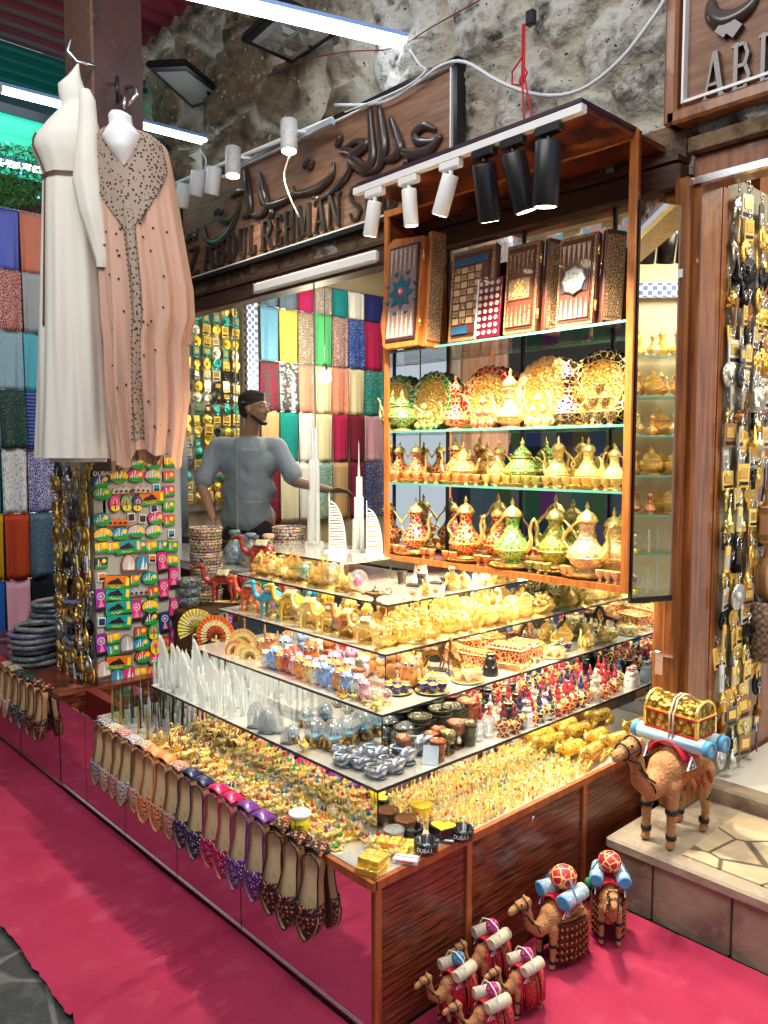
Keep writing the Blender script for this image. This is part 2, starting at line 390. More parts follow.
# wooden post at the doorway, in stepped boards
mb = MB()
mb.box((.028, 1.50, 1.42), (.055, .10, 2.34), wood_door, bev=.006); mb.box((.085, 1.485, 1.42), (.055, .13, 2.34), wood_door, bev=.006)
mb.box((.125, 1.545, 1.42), (.035, .17, 2.34), wood_door, bev=.005)
struct(mb.obj('trim_6'))
struct(MB().box((1.2, 1.55, 2.63), (2.2, .16, .09), wood_door, bev=.01).box((1.2, 1.48, 2.70), (2.2, .1, .05), rough_m).obj('trim_7'))
mb = MB(); mb.box((1.2, 1.46, 2.575), (2.2, .03, .025), steel); struct(mb.obj('trim_8'))
# hinges on the post
mb = MB(); mb.box((.02, 1.438, 2.34), (.12, .012, .05), blackm, bev=.003)
for x in (-.02, .03): mb.cyl((x, 1.43, 2.34), (x, 1.44, 2.34), .008, steel)
mb.box((.065, 1.425, 2.36), (.035, .03, .16), blackm, bev=.004); mb.box((.075, 1.42, 2.25), (.05, .006, .03), white)
tag(mb.obj('door_hinge'), 'black strap hinge high up on the wooden door post', 'hinge')
mb = MB(); mb.box((.03, 1.436, 1.585), (.10, .014, .12), blackm, bev=.004); mb.cyl((.03, 1.42, 1.50), (.03, 1.42, 1.67), .012, blackm)
for z in (1.55, 1.62): mb.cyl((.06, 1.425, z), (.06, 1.435, z), .007, steel)
tag(mb.obj('door_hinge'), 'rusty black hinge block half way up the wooden door post', 'hinge')
mb = MB(); mb.box((.05, 1.432, .80), (.05, .008, .09), steel, bev=.002); mb.box((.075, 1.42, .84), (.06, .02, .012), steel)
tag(mb.obj('latch_plate'), 'grey metal latch plate low on the wooden door post', 'latch')

# platform, threshold, shop floor at the doorway
slab_m = M('crazy_paving', (.52, .42, .27), .6, tex=[('noise', 4, (.40, .29, .17), .4, .7), ('noise', 16, (.62, .56, .44), .55, .8), ('edge', 5.2, (.12, .09, .06), .035, .02)], bump=('noise', 20, .3))
slab2_m = M('worn_slab', (.36, .31, .23), .6, tex=[('noise', 7, (.22, .17, .12), .45, .75), ('noise', 30, (.5, .45, .35), .6, .8)], bump=('noise', 20, .3))
block_m = M('platform_block', (.36, .29, .20), .8, tex=[('noise', 5, (.16, .11, .075), .4, .7), ('noise', 30, (.36, .3, .22), .55, .8)], bump=('noise', 18, .5))
mb = MB(); mb.box((1.53, 1.34, .225), (2.96, .56, .042), slab2_m, bev=.008); mb.box((1.66, 1.36, .236), (2.72, .46, .030), slab_m)
x = .06
for w in (.16, .27, .34, .3, .4, .5, .6):
    mb.box((x + w / 2, 1.36, .10), (w - .006, .56, .205), block_m, bev=.006); x += w
struct(mb.obj('floor_platform'))
mb = MB(); mb.box((1.6, 1.66, .265), (2.9, .09, .09), block_m, bev=.01); struct(mb.obj('trim_9'))
shine_m = M('shop_floor_tile', (.75, .74, .66), .12, 0, coat=.6)
struct(MB().box((1.6, 3.2, .27), (2.94, 3.0, .06), shine_m).obj('floor_shop'))
# interior
struct(MB().box((-2.0, 3.0, .17), (4.1, 2.9, .06), M('shop_floor_dark', (.12, .08, .06), .4)).obj('floor_interior'))
ceil_m = M('shop_ceiling', (.80, .74, .60), .8)
struct(MB().box((-2.0, 3.1, 3.45), (4.1, 2.8, .06), ceil_m).obj('ceiling_interior'))
inwall = M('shop_wall', (.45, .36, .24), .8)
struct(MB().box((-4.06, 3.1, 1.8), (.06, 2.9, 3.3), inwall).obj('wall_interior_west'))
struct(MB().box((-2.0, 4.45, 1.8), (4.1, .06, 3.3), inwall).obj('wall_interior_north'))
struct(MB().box((.08, 3.2, 1.8), (.07, 2.35, 3.1), wood_door).box((.125, 1.655, 1.42), (.04, .05, 2.34), wood_door).obj('wall_doorway'))
struct(MB().box((1.6, 3.2, 3.05), (2.94, 3.2, .05), ceil_m).obj('ceiling_shop'))
struct(MB().box((3.1, 3.2, 1.65), (.05, 3.2, 2.8), ceil_m).obj('wall_shop_east'))
lat_m = M('blue_lattice', (.10, .16, .45), .5, tex=('checker', 34, (.8, .85, .95), 0, 1))
mb = MB()
for i in range(14):
    for j in range(2): pass
struct(MB().box((2.25, 2.0, 2.62), (.03, 1.8, .09), lat_m).obj('trim_10'))
struct(MB().box((-3.92, 2.215, 2.0), (.05, .10, 2.6), lat_m).obj('trim_11'))

# alley roof over the left end, translucent sheets, garland
roof_m = M('maroon_roof_sheet', (.24, .02, .055), .5); teal_m = M('teal_roof_sheet', (.012, .05, .065), .5)
def corr(x0, x1, y0, y1, z, m, name, pitch=.16, amp=.025):
    n = int(abs(x1 - x0) / pitch * 8); mb = MB()
    mb.grid(lambda u, v: (x0 + (x1 - x0) * u, y0 + (y1 - y0) * v, z + amp * max(-.6, min(.6, sin(2 * pi * (x1 - x0) * u / pitch) * 1.2))), n, 1, m, smooth=False)
    return struct(solidify(mb.obj(name), .006))
corr(-4.15, -2.2, -3.2, 1.18, 4.3, roof_m, 'ceiling_maroon_roof'); corr(-8, -4.16, -3.2, 1.5, 4.3, teal_m, 'ceiling_teal_roof')
green_m = M('green_roof_sheet', (.05, .7, .45), .4, em=((.02, .95, .62), .55))  # emission stands in for light coming through the sheets
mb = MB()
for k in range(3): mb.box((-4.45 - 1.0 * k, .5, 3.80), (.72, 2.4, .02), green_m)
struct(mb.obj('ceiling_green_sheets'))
mb = MB()
for k in range(4): mb.box((-3.98 - 1.0 * k, .5, 3.83), (.16, 2.4, .06), teal_m)
struct(mb.obj('ceiling_beams'))
# the other side of the alley (seen only in the mirrors)
stall_m = M('stall_cloth', (.2, .08, .08), .8, tex=[('gridcells', 2.6, None, .8, .22, (1.6, .01, .8), 1.)])
struct(MB().box((-5.5, -4.3, 1.1), (17, .1, 2.2), stall_m).obj('wall_across_alley'))
struct(MB().box((-5.5, -4.32, 3.1), (17, .12, 1.8), M('far_stone', (.10, .085, .07), .9)).obj('wall_across_alley_upper'))
awn_m = M('striped_awning', (.20, .55, .70), .7, tex=('bands', 1.2, (.75, .35, .35), .45, .55), em=('BASE', .35))  # glow put into the stripe colours, as light through thin fabric
struct(MB().box((-1.5, -2.9, 3.85), (9, 1.5, .02), awn_m).obj('ceiling_awning'))

# =================================================================== COUNTER
root = empty('display_counter', (0, 0, 0)); tag(root, 'stepped souvenir counter with mirrored front, mirrored steps and wood laminate side', 'display counter')
Y2 = P(467, 850, 0, 0).y; Y3 = P(583, 790, 0, 0).y
for y0, y1 in ((.02, Y2), (Y2 + .01, Y3), (Y3 + .01, 1.44)):
    MB().box((-.008, (y0 + y1) / 2, .245), (.014, y1 - y0, .40), wood_red).obj('side_panel', root)
mb = MB()
for y in (.012, Y2 + .005, Y3 + .005, 1.45): mb.box((.002, y, .245), (.010, .022, .41), wood_trim)
mb.box((.0, .73, .452), (.02, 1.46, .024), wood_trim); mb.box((-.002, .73, .03), (.014, 1.46, .05), wood_red)
mb.box((-.12, -.004, .452), (.26, .016, .024), wood_trim); mb.obj('side_trim', root)
mb = MB(); mb.cyl((-.002, .70, .41), (.004, .70, .41), .009, steel); mb.obj('lock', root)
jx = [0.0, P(243, 920, 1, 0).x, P(179, 870, 1, 0).x, P(127, 830, 1, 0).x, -1.9, -2.2]
for i in range(len(jx) - 1):
    a, b = jx[i], jx[i + 1]; MB().box(((a + b) / 2, -.004, .245), (a - b - .006, .006, .40), mirror).obj('mirror_panel', root)
mb = MB(); mb.box((-1.1, -.006, .04), (2.2, .010, .007), steel)
for a in jx[1:]: mb.box((a, -.003, .245), (.006, .005, .40), dark_edge)
mb.box((-1.1, .02, .018), (2.2, .02, .036), wood_red); mb.obj('front_trim', root)
MB().box((-.90, .732, ZD0 - .006), (1.79, 1.45, .012), deckmat).obj('deck', root)
SK = [0, .17, .39, .60, .775]; ZK = [ZD0, ZD1, ZD2, ZD3, ZD4]; LK = [-1.78, -1.62, -1.66, -1.78, -1.9]
for k in (1, 2, 3, 4):
    s, z, zp, l = SK[k], ZK[k], ZK[k - 1], LK[k]
    MB().box(((l - s) / 2, (s + 1.45) / 2, z - .004), (-s - l, 1.45 - s, .008), deckmat).box(((-1.27 - s) / 2, 1.60, z - .004), (1.27 - s, .30, .008), deckmat).obj('deck', root)
    MB().box(((l - s) / 2, s + .006, (z + zp) / 2 - .004), (-s - l - .004, .005, z - zp - .01), mirror).obj('mirror_riser', root)
    MB().box((-s - .006, (s + 1.75) / 2, (z + zp) / 2 - .004), (.005, 1.75 - s - .004, z - zp - .01), mirror).obj('mirror_riser', root)
    mb = MB(); e = .0035
    mb.box(((l - s) / 2, s - .001, z - .003), (-s - l, e, .008), dark_edge); mb.box((-s + .001, (s + 1.75) / 2, z - .003), (e, 1.75 - s, .008), dark_edge)
    mb.box((-s, s, (z + zp) / 2), (e, e, z - zp), dark_edge); mb.obj('glass_edge', root)
mb = MB(); mb.box((-1.66, 1.16, ZD5 - .004), (.84, .46, .008), deckmat); mb.box((-1.66, .93, ZD5 - .003), (.84, .004, .009), dark_edge)
mb.box((-1.66, .94, (ZD5 + ZD4) / 2 - .004), (.84, .005, ZD5 - ZD4 - .01), mirror); mb.obj('top_step', root)
bluem = M('blue_back_board', (.05, .09, .14), .12, .3)
MB().box((-.64, 1.758, .78), (1.27, .01, .64), M('blue_mirror', (.50, .60, .68), .03, 1.)).obj('back_mirror', root)
MB().box((-.64, 1.61, 1.105), (1.27, .30, .012), wood_dark).box((-1.275, 1.61, .78), (.012, .30, .64), wood_dark).box((-.02, 1.68, .78), (.012, .16, .64), wood_dark).box((-.64, 1.61, .45), (1.27, .30, .012), wood_dark).obj('recess_lining', root)
MB().box((-.15, 1.60, ZD0 - .006), (.27, .30, .012), deckmat).obj('deck', root)
MB().box((-1.79, .75, .23), (.012, 1.4, .44), wood_red).obj('end_panel', root)
MB().box((-2.75, 1.20, .93), (1.7, .46, .05), deckmat).box((-2.75, 1.0, .6), (1.7, .03, .62), wood_dark).obj('rear_shelf', root)
for a in (-.6,): pass

# far counter
root = empty('display_counter', (-2.9, 0, 0)); tag(root, 'low mirror fronted counter with beaded belts, beyond the magnet board', 'display counter')
for x in (-2.02 - .75, -2.9 - .5, -3.9 - .1): pass
for a, b in ((-2.21, -2.75), (-2.76, -3.3), (-3.31, -3.9), (-3.91, -4.6)):
    MB().box(((a + b) / 2 + 2.9, -.004, .235), (a - b, .006, .40), mirror).obj('mirror_panel', root)
mb = MB(); mb.box((-.5, .3, .45), (2.4, .6, .02), wood_red); mb.box((.69, .3, .22), (.012, .6, .44), wood_red); mb.obj('counter_top', root)
MB().box((-.5, -.006, .035), (2.4, .010, .007), steel).obj('front_trim', root)
redrib = M('red_ribbed', (.22, .02, .015), .4, tex=('bands', 14, (.05, .005, .005), .4, .6, (1, 1, 1)))
tag(MB().box((-1.99, .14, .26), (.38, .05, .42), redrib).obj('ribbed_box'), 'dark red ribbed box between the two counters', 'box')
# mirrored cover over the gap
# =================================================================== CABINET
root = empty('display_cabinet', (-.635, 1.24, 1.09)); tag(root, 'tall wood framed display cabinet with glass shelves of teapots above the counter', 'cabinet')
ox, oy, oz = root.location
def cb(mb, c, d, m, bev=0): mb.box((c[0] - ox, c[1] - oy, c[2] - oz), d, m, bev=bev)
for x in (-1.275, -.0): 
    mb = MB()
    if x < -1: cb(mb, (x, 1.35, 1.91), (.012, .22, 1.64), wood_red); cb(mb, (x + .0075, 1.35, 1.80), (.002, .20, 1.40), mirror)
    else: cb(mb, (x, 1.25, 1.91), (.024, .03, 1.64), wood_red); cb(mb, (x - .006, 1.36, 1.80), (.002, .19, 1.40), mirror)
    cb(mb, (x, 1.238, 1.91), (.028, .014, 1.645), wood_orange); mb.obj('side_board', root)
mb = MB(); cb(mb, (-.6375, 1.35, 1.10), (1.27, .22, .022), wood_red); cb(mb, (-.6375, 1.237, 1.10), (1.25, .014, .026), wood_orange); mb.obj('bottom_board', root)
mb = MB(); cb(mb, (-.6375, 1.35, 2.72), (1.27, .22, .022), wood_red); cb(mb, (-.6375, 1.237, 2.715), (1.25, .014, .03), wood_orange); mb.obj('top_board', root)
mb = MB(); cb(mb, (-.6375, 1.458, 1.85), (1.25, .006, 1.48), mirror); mb.obj('mirror_back', root)
mb = MB(); cb(mb, (-.6375, 1.458, 2.66), (1.25, .012, .12), wood_red); mb.obj('upper_back_board', root)
for z in (1.455, 1.70, 2.075):
    mb = MB(); cb(mb, (-.6375, 1.35, z), (1.25, .205, .008), shelfglass); cb(mb, (-.6375, 1.247, z), (1.25, .003, .010), edgeglass); mb.obj('glass_shelf', root)
mb = MB()
for x in (-1.08, -.64, -.2):
    cb(mb, (x, 1.452, 1.9), (.012, .008, 1.6), blackm)
mb.obj('shelf_upright', root)
# the canopy board with its track
mb = MB(); cb(mb, (-.54, 1.07, 2.715), (1.08, .34, .018), wood_red); mb2 = MB(); cb(mb, (-.54, 1.07, 2.730), (1.1, .36, .012), M('canopy_edge', (.035, .012, .03), .5)); mb.obj('canopy_board', root)
mb = MB(); cb(mb, (-.62, 1.36, 1.083), (1.16, .06, .010), M('led_strip', (1, .9, .7), .5, em=((1, .86, .62), 6))); mb.obj('led_strip', root)
mb = MB(); cb(mb, (-.54, .892, 2.700), (1.12, .03, .026), white); mb.obj('light_track', root)
Tm = Matrix.Translation((.052 - ox, 1.343 - oy, 1.78 - oz)) @ Matrix.Rotation(math.atan2(.18, .075), 4, 'Z')
MB().box((0, 0, 0), (.19, .006, 1.42), mirror, Tm).obj('side_mirror', root)
MB().box((0, .0, -.72), (.20, .014, .02), black, Tm).box((.098, 0, 0), (.008, .014, 1.46), steel, Tm).box((-.097, 0, 0), (.008, .014, 1.42), blackm, Tm).obj('mirror_frame', root)

# spotlights under the canopy
lampglow = M('lamp_glow', (1, .9, .7), .5, em=((1, .82, .55), 14))
def head(px, y0, y1, colr, rr, tilt, label, group, watts, col3=(1, .84, .62)):
    x = PX(px, .892) if False else P(px, y0, 1, .892).x
    top = Vector((x, .892, 2.686)); L = rr * 4.6
    r = empty('track_spotlight', top); tag(r, label, 'spotlight', group)
    mb = MB(); mb.box((0, 0, -.016), (.10, .034, .03), colr, bev=.004); mb.cyl((0, 0, -.03), (0, 0, -.055), .009, colr); mb.obj('adapter', r)
    d = Vector((tilt[0], tilt[1], -1)).normalized(); a = Vector((0, 0, -.05)); 
    mb = MB(); mb.tube([a, a + d * .004, a + d * L * .98, a + d * L], [rr * .93, rr, rr, rr * .96], colr, 20); lb_ = mb.obj('lamp_body', r)
    mb = MB(); mb.tube([a + d * (L - .004), a + d * (L + .001)], [rr * .8, rr * .8], lampglow, 20); mb.obj('lens', lb_)
    light('spot', 'SPOT', top + a + d * (L + .02), watts, col3, .03, target=top + a + d * 3, spot=95, blend=.8)
wh = 'white cylinder spotlight on the canopy track, '
for px, y0, col_, rr, tilt, lab, w in ((375, 188, white, .030, (-.30, .05), wh + 'at the end near the carved sign', 55), (409, 175, white, .030, (.0, .1), wh + 'middle one of three white', 55), (451, 160, white, .032, (-.42, .0), wh + 'beside the black ones', 55),
                                      (484, 148, black, .043, (-.12, .35), 'black cylinder spotlight on the canopy track, beside the white ones', 75), (513, 138, black, .043, (.1, .3), 'black cylinder spotlight on the canopy track, middle one of three black', 75), (549, 125, black, .045, (-.12, .1), 'black cylinder spotlight on the canopy track, nearest the cabinet corner', 75)):
    head(px, y0, 0, col_, rr, tilt, lab, 'spotlights under the canopy', w)
# red strings from the canopy to a hook in the wall
a = P(522, 122, 1, 1.05); hk = P(531, 18, 1, 1.42)
mb = MB(); mb.box(hk, (.04, .03, .06), blackm, bev=.004); tag(mb.obj('wall_hook'), 'black hook bracket in the stone wall holding a red cord', 'hook')
mb = MB(); top = hk + Vector((-.02, -.03, -.03)); k1 = P(522, 75, 1, 1.3)
mb.tube([top, k1, P(524, 118, 1, 1.05)], .004, M('red_cord', (.5, .01, .02), .7)); mb.tube([top + Vector((.01, 0, 0)), k1 + Vector((.01, 0, 0)), P(532, 118, 1, 1.05)], .004, MATS['red_cord'])
mb.tube([k1 + Vector((.0, 0, .07)), k1 + Vector((-.05, 0, .03)), k1 + Vector((-.05, 0, -.02)), k1 + Vector((0, 0, -.04)), k1 + Vector((.025, 0, 0)), k1 + Vector((0, 0, .05))], .004, MATS['red_cord']); mb.ell(k1 + Vector((0, 0, -.02)), (.014, .01, .02), MATS['red_cord'])
tag(mb.obj('red_cord'), 'knotted red cord tying the canopy up to the wall hook', 'cord')
# white cables on the wall
cab = M('white_cable', (.7, .72, .75), .5)
def wire(pts, r, name, label, m, Y=1.40):
    p = [P(x, y, 1, Y) for x, y in pts]; q = []
    for i in range(len(p) - 1):
        p0 = p[max(0, i - 1)]; p1 = p[i]; p2 = p[i + 1]; p3 = p[min(len(p) - 1, i + 2)]
        for t in (0, .25, .5, .75):
            q.append(.5 * ((2 * p1) + (p2 - p0) * t + (2 * p0 - 5 * p1 + 4 * p2 - p3) * t * t + (3 * p1 - p0 - 3 * p2 + p3) * t ** 3))
    q.append(p[-1]); tag(MB().tube(q, r, m, 6).obj(name), label, 'cable')
wire([(335, 105), (380, 103), (415, 85), (440, 66), (465, 62), (500, 82), (540, 95), (580, 90), (620, 60), (655, 15), (664, 0)], .008, 'cable', 'thick white cable swagging across the stone wall from the sign', cab)
wire([(410, 50), (420, 65), (425, 72), (400, 90), (345, 112)], .005, 'cable', 'thin white cable dropping from the long tube light to the sign', cab, 1.38)
wire([(290, 155), (284, 175), (289, 195), (299, 217)], .005, 'cable', 'short cream wire hanging down over the carved sign', M('cream_wire', (.75, .65, .5), .5), 1.27)
wire([(200, 150), (206, 160), (204, 175)], .005, 'cable', 'white flex looping down from the tube light to the white spotlights', cab, 1.36)
wire([(222, 98), (250, 84), (300, 62), (345, 52), (395, 48), (430, 28), (480, 0)], .0035, 'cable', 'thin red wire running across the stone between the floodlights', M('red_wire', (.2, .02, .02), .6), 1.45)

# =================================================================== SIGNS
def PXY(x, y, Y): return P(x, y, 1, Y).x
def stroke_word(mb, strokes, Y, w, m, org=(180, 60), sc=2.56, tz=0.6):
    for st in strokes:
        ww = w
        if isinstance(st[0], (int, float)): ww = w * st[0]; st = st[1:]
        p = [P(org[0] + x / sc, org[1] + y / sc, 1, Y) for x, y in st]; q = []
        for i in range(len(p) - 1):
            p0 = p[max(0, i - 1)]; p1 = p[i]; p2 = p[i + 1]; p3 = p[min(len(p) - 1, i + 2)]
            for t in (0, .2, .4, .6, .8):
                q.append(.5 * ((2 * p1) + (p2 - p0) * t + (2 * p0 - 5 * p1 + 4 * p2 - p3) * t * t + (3 * p1 - p0 - 3 * p2 + p3) * t ** 3))
        q.append(p[-1]); n = len(q)
        rr = [ww * (.45 + .55 * sin(pi * min(1, (i / (n - 1)) * 1.15))) for i in range(n)]
        mb.tube(q, rr, m, 8, True, flat=tz, up=(0, 1, 0))
GL = {  # strokes in a unit box: (x0, y0, x1, y1, thickness)
 'I': [(.5, 0, .5, 1, .34), (.15, .03, .85, .03, .07), (.15, .97, .85, .97, .07)],
 'Z': [(.1, .94, .9, .94, .12), (.85, .9, .15, .1, .22), (.1, .06, .9, .06, .12)],
 'A': [(.12, 0, .48, 1, .12), (.52, 1, .85, 0, .26), (.25, .33, .75, .33, .08), (0, .03, .3, .03, .07), (.68, .03, 1.02, .03, .07)],
 'B': [(.25, 0, .25, 1, .26), (.2, .96, .65, .96, .09), (.2, .52, .7, .52, .09), (.2, .04, .7, .04, .09), (.65, .96, .82, .74, .2), (.82, .74, .68, .52, .2), (.7, .52, .9, .28, .22), (.9, .28, .7, .04, .22), (0, .03, .3, .03, .07), (0, .97, .3, .97, .07)],
 'D': [(.25, 0, .25, 1, .26), (.2, .96, .6, .96, .09), (.2, .04, .6, .04, .09), (.6, .96, .85, .7, .22), (.85, .7, .85, .3, .24), (.85, .3, .6, .04, .22), (0, .03, .3, .03, .07), (0, .97, .3, .97, .07)],
 'U': [(.25, 1, .25, .25, .26), (.25, .25, .45, .04, .2), (.45, .04, .7, .1, .12), (.7, .1, .8, .3, .12), (.8, .3, .8, 1, .12), (.05, .97, .45, .97, .07), (.62, .97, .98, .97, .07)],
 'L': [(.3, 0, .3, 1, .28), (.1, .04, .85, .04, .09), (.85, .04, .88, .3, .08), (.08, .97, .52, .97, .07)],
 'R': [(.25, 0, .25, 1, .26), (.2, .96, .65, .96, .09), (.2, .48, .65, .48, .09), (.65, .96, .85, .72, .2), (.85, .72, .65, .48, .2), (.5, .48, .9, 0, .22), (0, .03, .45, .03, .07), (0, .97, .3, .97, .07), (.8, .03, 1.02, .03, .07)],
 'E': [(.28, 0, .28, 1, .28), (.2, .95, .85, .95, .1), (.2, .5, .65, .5, .09), (.2, .05, .88, .05, .1), (.85, .95, .85, .75, .07), (.88, .05, .88, .27, .07)],
 'H': [(.22, 0, .22, 1, .24), (.8, 0, .8, 1, .24), (.2, .5, .8, .5, .09), (.04, .03, .4, .03, .07), (.04, .97, .4, .97, .07), (.62, .03, .98, .03, .07), (.62, .97, .98, .97, .07)],
 'M': [(.14, 0, .14, 1, .1), (.17, 1, .48, .1, .2), (.48, .1, .78, 1, .09), (.83, 0, .83, 1, .22), (0, .03, .3, .03, .07), (.66, .03, 1, .03, .07)],
 'N': [(.16, 0, .16, 1, .11), (.18, 1, .8, .05, .22), (.82, 0, .82, 1, .11), (0, .03, .34, .03, .07), (.64, .97, 1, .97, .07)],
 'S': [(.85, .78, .7, .95, .1), (.7, .95, .35, .95, .1), (.35, .95, .15, .78, .18), (.15, .78, .3, .58, .2), (.3, .58, .7, .42, .2), (.7, .42, .88, .22, .2), (.88, .22, .65, .04, .16), (.65, .04, .3, .04, .1), (.3, .04, .12, .25, .1)]}
def letter(mb, ch, x, z, w, h, Y, m, d=.03):
    for k_, (x0, y0, x1, y1, t) in enumerate(GL[ch]):
        t *= .82; dd_ = d - .0009 * k_
        a = Vector((x + x0 * w, 0, z + y0 * h)); b = Vector((x + x1 * w, 0, z + y1 * h)); dv = b - a; L = dv.length; ang = math.atan2(dv.z, dv.x)
        T = Matrix.Translation(((a.x + b.x) / 2, Y, (a.z + b.z) / 2)) @ Matrix.Rotation(-ang, 4, 'Y')
        horiz = abs(dv.z) < .12 * h
        mb.box((0, 0, 0), (L + (t * w * .3 if not horiz else 0), dd_, t * (h if horiz else w)), m, T)
root = empty('shop_sign', (-2.3, 1.46, 3.08)); tag(root, 'long carved wooden shop sign with Arabic script over raised Latin letters', 'sign')
def rel(mb, name, root): 
    o = mb.obj(name, root, loc=(-root.location.x, -root.location.y, -root.location.z)); return o
rel(MB().box((-2.29, 1.455, 3.08), (2.54, .04, .60), wood_sign), 'board', root)
mb = MB()
for z in (2.775, 3.385): mb.box((-2.29, 1.445, z), (2.58, .06, .022), blackm); mb.box((-2.29, 1.43, z + (.018 if z < 3 else -.018)), (2.56, .03, .008), white)
for x in (-3.57, -1.01): mb.box((x, 1.445, 3.08), (.022, .06, .62), blackm)
mb.box((-1.04, 1.43, 3.08), (.008, .03, .58), white)
rel(mb, 'frame', root)
AR = [(.9, (655, 178), (625, 168), (600, 190), (612, 210), (650, 207), (668, 188)), (1.1, (668, 192), (640, 228), (600, 242), (570, 235), (553, 215)),
      (1.2, (538, 148), (552, 190), (562, 228), (545, 250), (515, 255)), (1.35, (507, 115), (516, 170), (521, 225), (508, 272), (488, 285)),
      (1.35, (485, 128), (490, 190), (493, 250), (478, 278), (455, 268), (440, 250), (458, 232), (478, 212), (450, 208), (425, 225)),
      (1.0, (425, 225), (412, 232), (440, 240), (430, 285), (400, 325), (365, 352), (340, 352)), (1.0, (392, 262), (388, 295), (362, 322), (335, 335), (300, 342), (290, 325)),
      (1.1, (300, 342), (262, 362), (232, 372), (212, 362), (205, 330), (203, 290)), (1.1, (205, 290), (216, 335), (222, 375), (200, 398), (172, 392)),
      (1.3, (166, 280), (174, 330), (178, 388), (160, 400)), (.9, (150, 355), (146, 388), (122, 412), (96, 400), (110, 385)), (1.1, (62, 425), (68, 462), (92, 470), (122, 445), (146, 395), (152, 370)),
      (.8, (128, 350), (150, 338), (170, 332)), (.9, (5, 452), (18, 462), (28, 445), (40, 455), (46, 430)), (1.4, (322, 262), (326, 270)), (1.4, (334, 268), (338, 274)), (1.5, (405, 205), (411, 212)), (1.4, (232, 392), (240, 396)), (1.4, (350, 360), (356, 366)), (1.2, (92, 388), (97, 393)), (1.0, (575, 262), (582, 268))]
mb = MB(); stroke_word(mb, AR, 1.42, .027, wood_letter); rel(mb, 'arabic_lettering', root)
mb = MB(); Yl = 1.425
LT = [('I', 2, 16), ('Z', 20, 50), ('A', 60, 90), ('B', 93, 117), ('D', 120, 147), ('U', 150, 173), ('L', 176, 196), ('R', 206, 240), ('E', 244, 264), ('H', 268, 296), ('M', 300, 338), ('A', 345, 375), ('N', 380, 414), ('S', 432, 468), ('H', 476, 500), ('A', 503, 518), ('I', 518, 530), ('D', 534, 562)]
for ch, x0, x1 in LT:
    a = PXY(180 + x0 / 2.56, 245, Yl); b = PXY(180 + x1 / 2.56, 245, Yl); letter(mb, ch, a, 2.815, b - a, .18, Yl, wood_letter, .024)
rel(mb, 'latin_lettering', root)
root = empty('shop_sign', (.7, 1.44, 3.3)); tag(root, 'carved wooden sign over the doorway, cut by the picture edge, starting A B', 'sign')
rel(MB().box((.75, 1.455, 3.3), (1.44, .05, 1.0), wood_sign), 'board', root)
mb = MB()
mb.box((.75, 1.435, 2.80), (1.44, .09, .05), wood_door, bev=.01); mb.box((.045, 1.435, 3.3), (.05, .09, 1.05), wood_door, bev=.01)
mb.box((.77, 1.42, 2.845), (1.36, .04, .010), white); mb.box((.088, 1.42, 3.3), (.008, .04, .92), white); rel(mb, 'frame', root)
mb = MB()
zb_ = P(716, 101, 1, Yl).z; zt_ = P(720, 53, 1, Yl).z
for ch, x0, x1 in (('A', 705, 728), ('B', 733, 753), ('D', 760, 780), ('U', 786, 805)):
    a = PXY(x0, 78, Yl); b = PXY(x1, 78, Yl); letter(mb, ch, a, zb_, b - a, zt_ - zb_, Yl, wood_letter, .045)
rel(mb, 'latin_lettering', root)
mb = MB(); stroke_word(mb, [(1.5, (598, 2), (600, 40), (630, 62), (680, 45), (720, 8), (735, -30))], 1.42, .022, wood_letter, org=(512, 0), sc=3.0)
for x in (640, 668):
    c = P(512 + x / 3, 88 / 3, 1, 1.42); mb.box((0, 0, 0), (.045, .03, .045), wood_letter, Matrix.Translation(c) @ Matrix.Rotation(pi / 4, 4, 'Y'))
rel(mb, 'arabic_lettering', root)

# =================================================================== LAMPS
tubem = M('tube_light', (1, 1, 1), .5, em=((.80, .90, 1), 9))
def tubelight(a, b, label, watts, w=.035):
    a = Vector(a); b = Vector(b); r = empty('tube_light', (a + b) / 2); tag(r, label, 'tube light', 'tube lights')
    d = (b - a); L = d.length; T = d.to_track_quat('X', 'Z').to_matrix().to_4x4()
    mb = MB(); mb.T = T; mb.box((0, 0, .02), (L, w * 1.1, .02), M('blue_housing', (.25, .4, .8), .4)); mb.box((L / 2, 0, 0), (.02, w * 1.2, .05), M('grey_plastic', (.45, .45, .45), .5)); mb.box((-L / 2, 0, 0), (.02, w * 1.2, .05), MATS['grey_plastic']); mb.obj('housing', r)
    mb = MB(); mb.T = T; mb.cyl((-L / 2 + .01, 0, -.008), (L / 2 - .01, 0, -.008), w * .62, tubem, n=14); mb.obj('tube', r)
tubelight(P(0, 88, 2, 3.7), P(207, 141, 2, 3.7), 'long white tube light running behind the pillar above the white dress', 20)
tubelight(P(-60, 148, 2, 3.6), P(44, 170, 2, 3.6), 'white tube light between the green sheets and the garland', 20)
tubelight(P(180, -12, 2, 3.62), P(436, 49, 2, 3.62), 'bright white tube light in front of the stone wall above the carved sign', 20, .05)
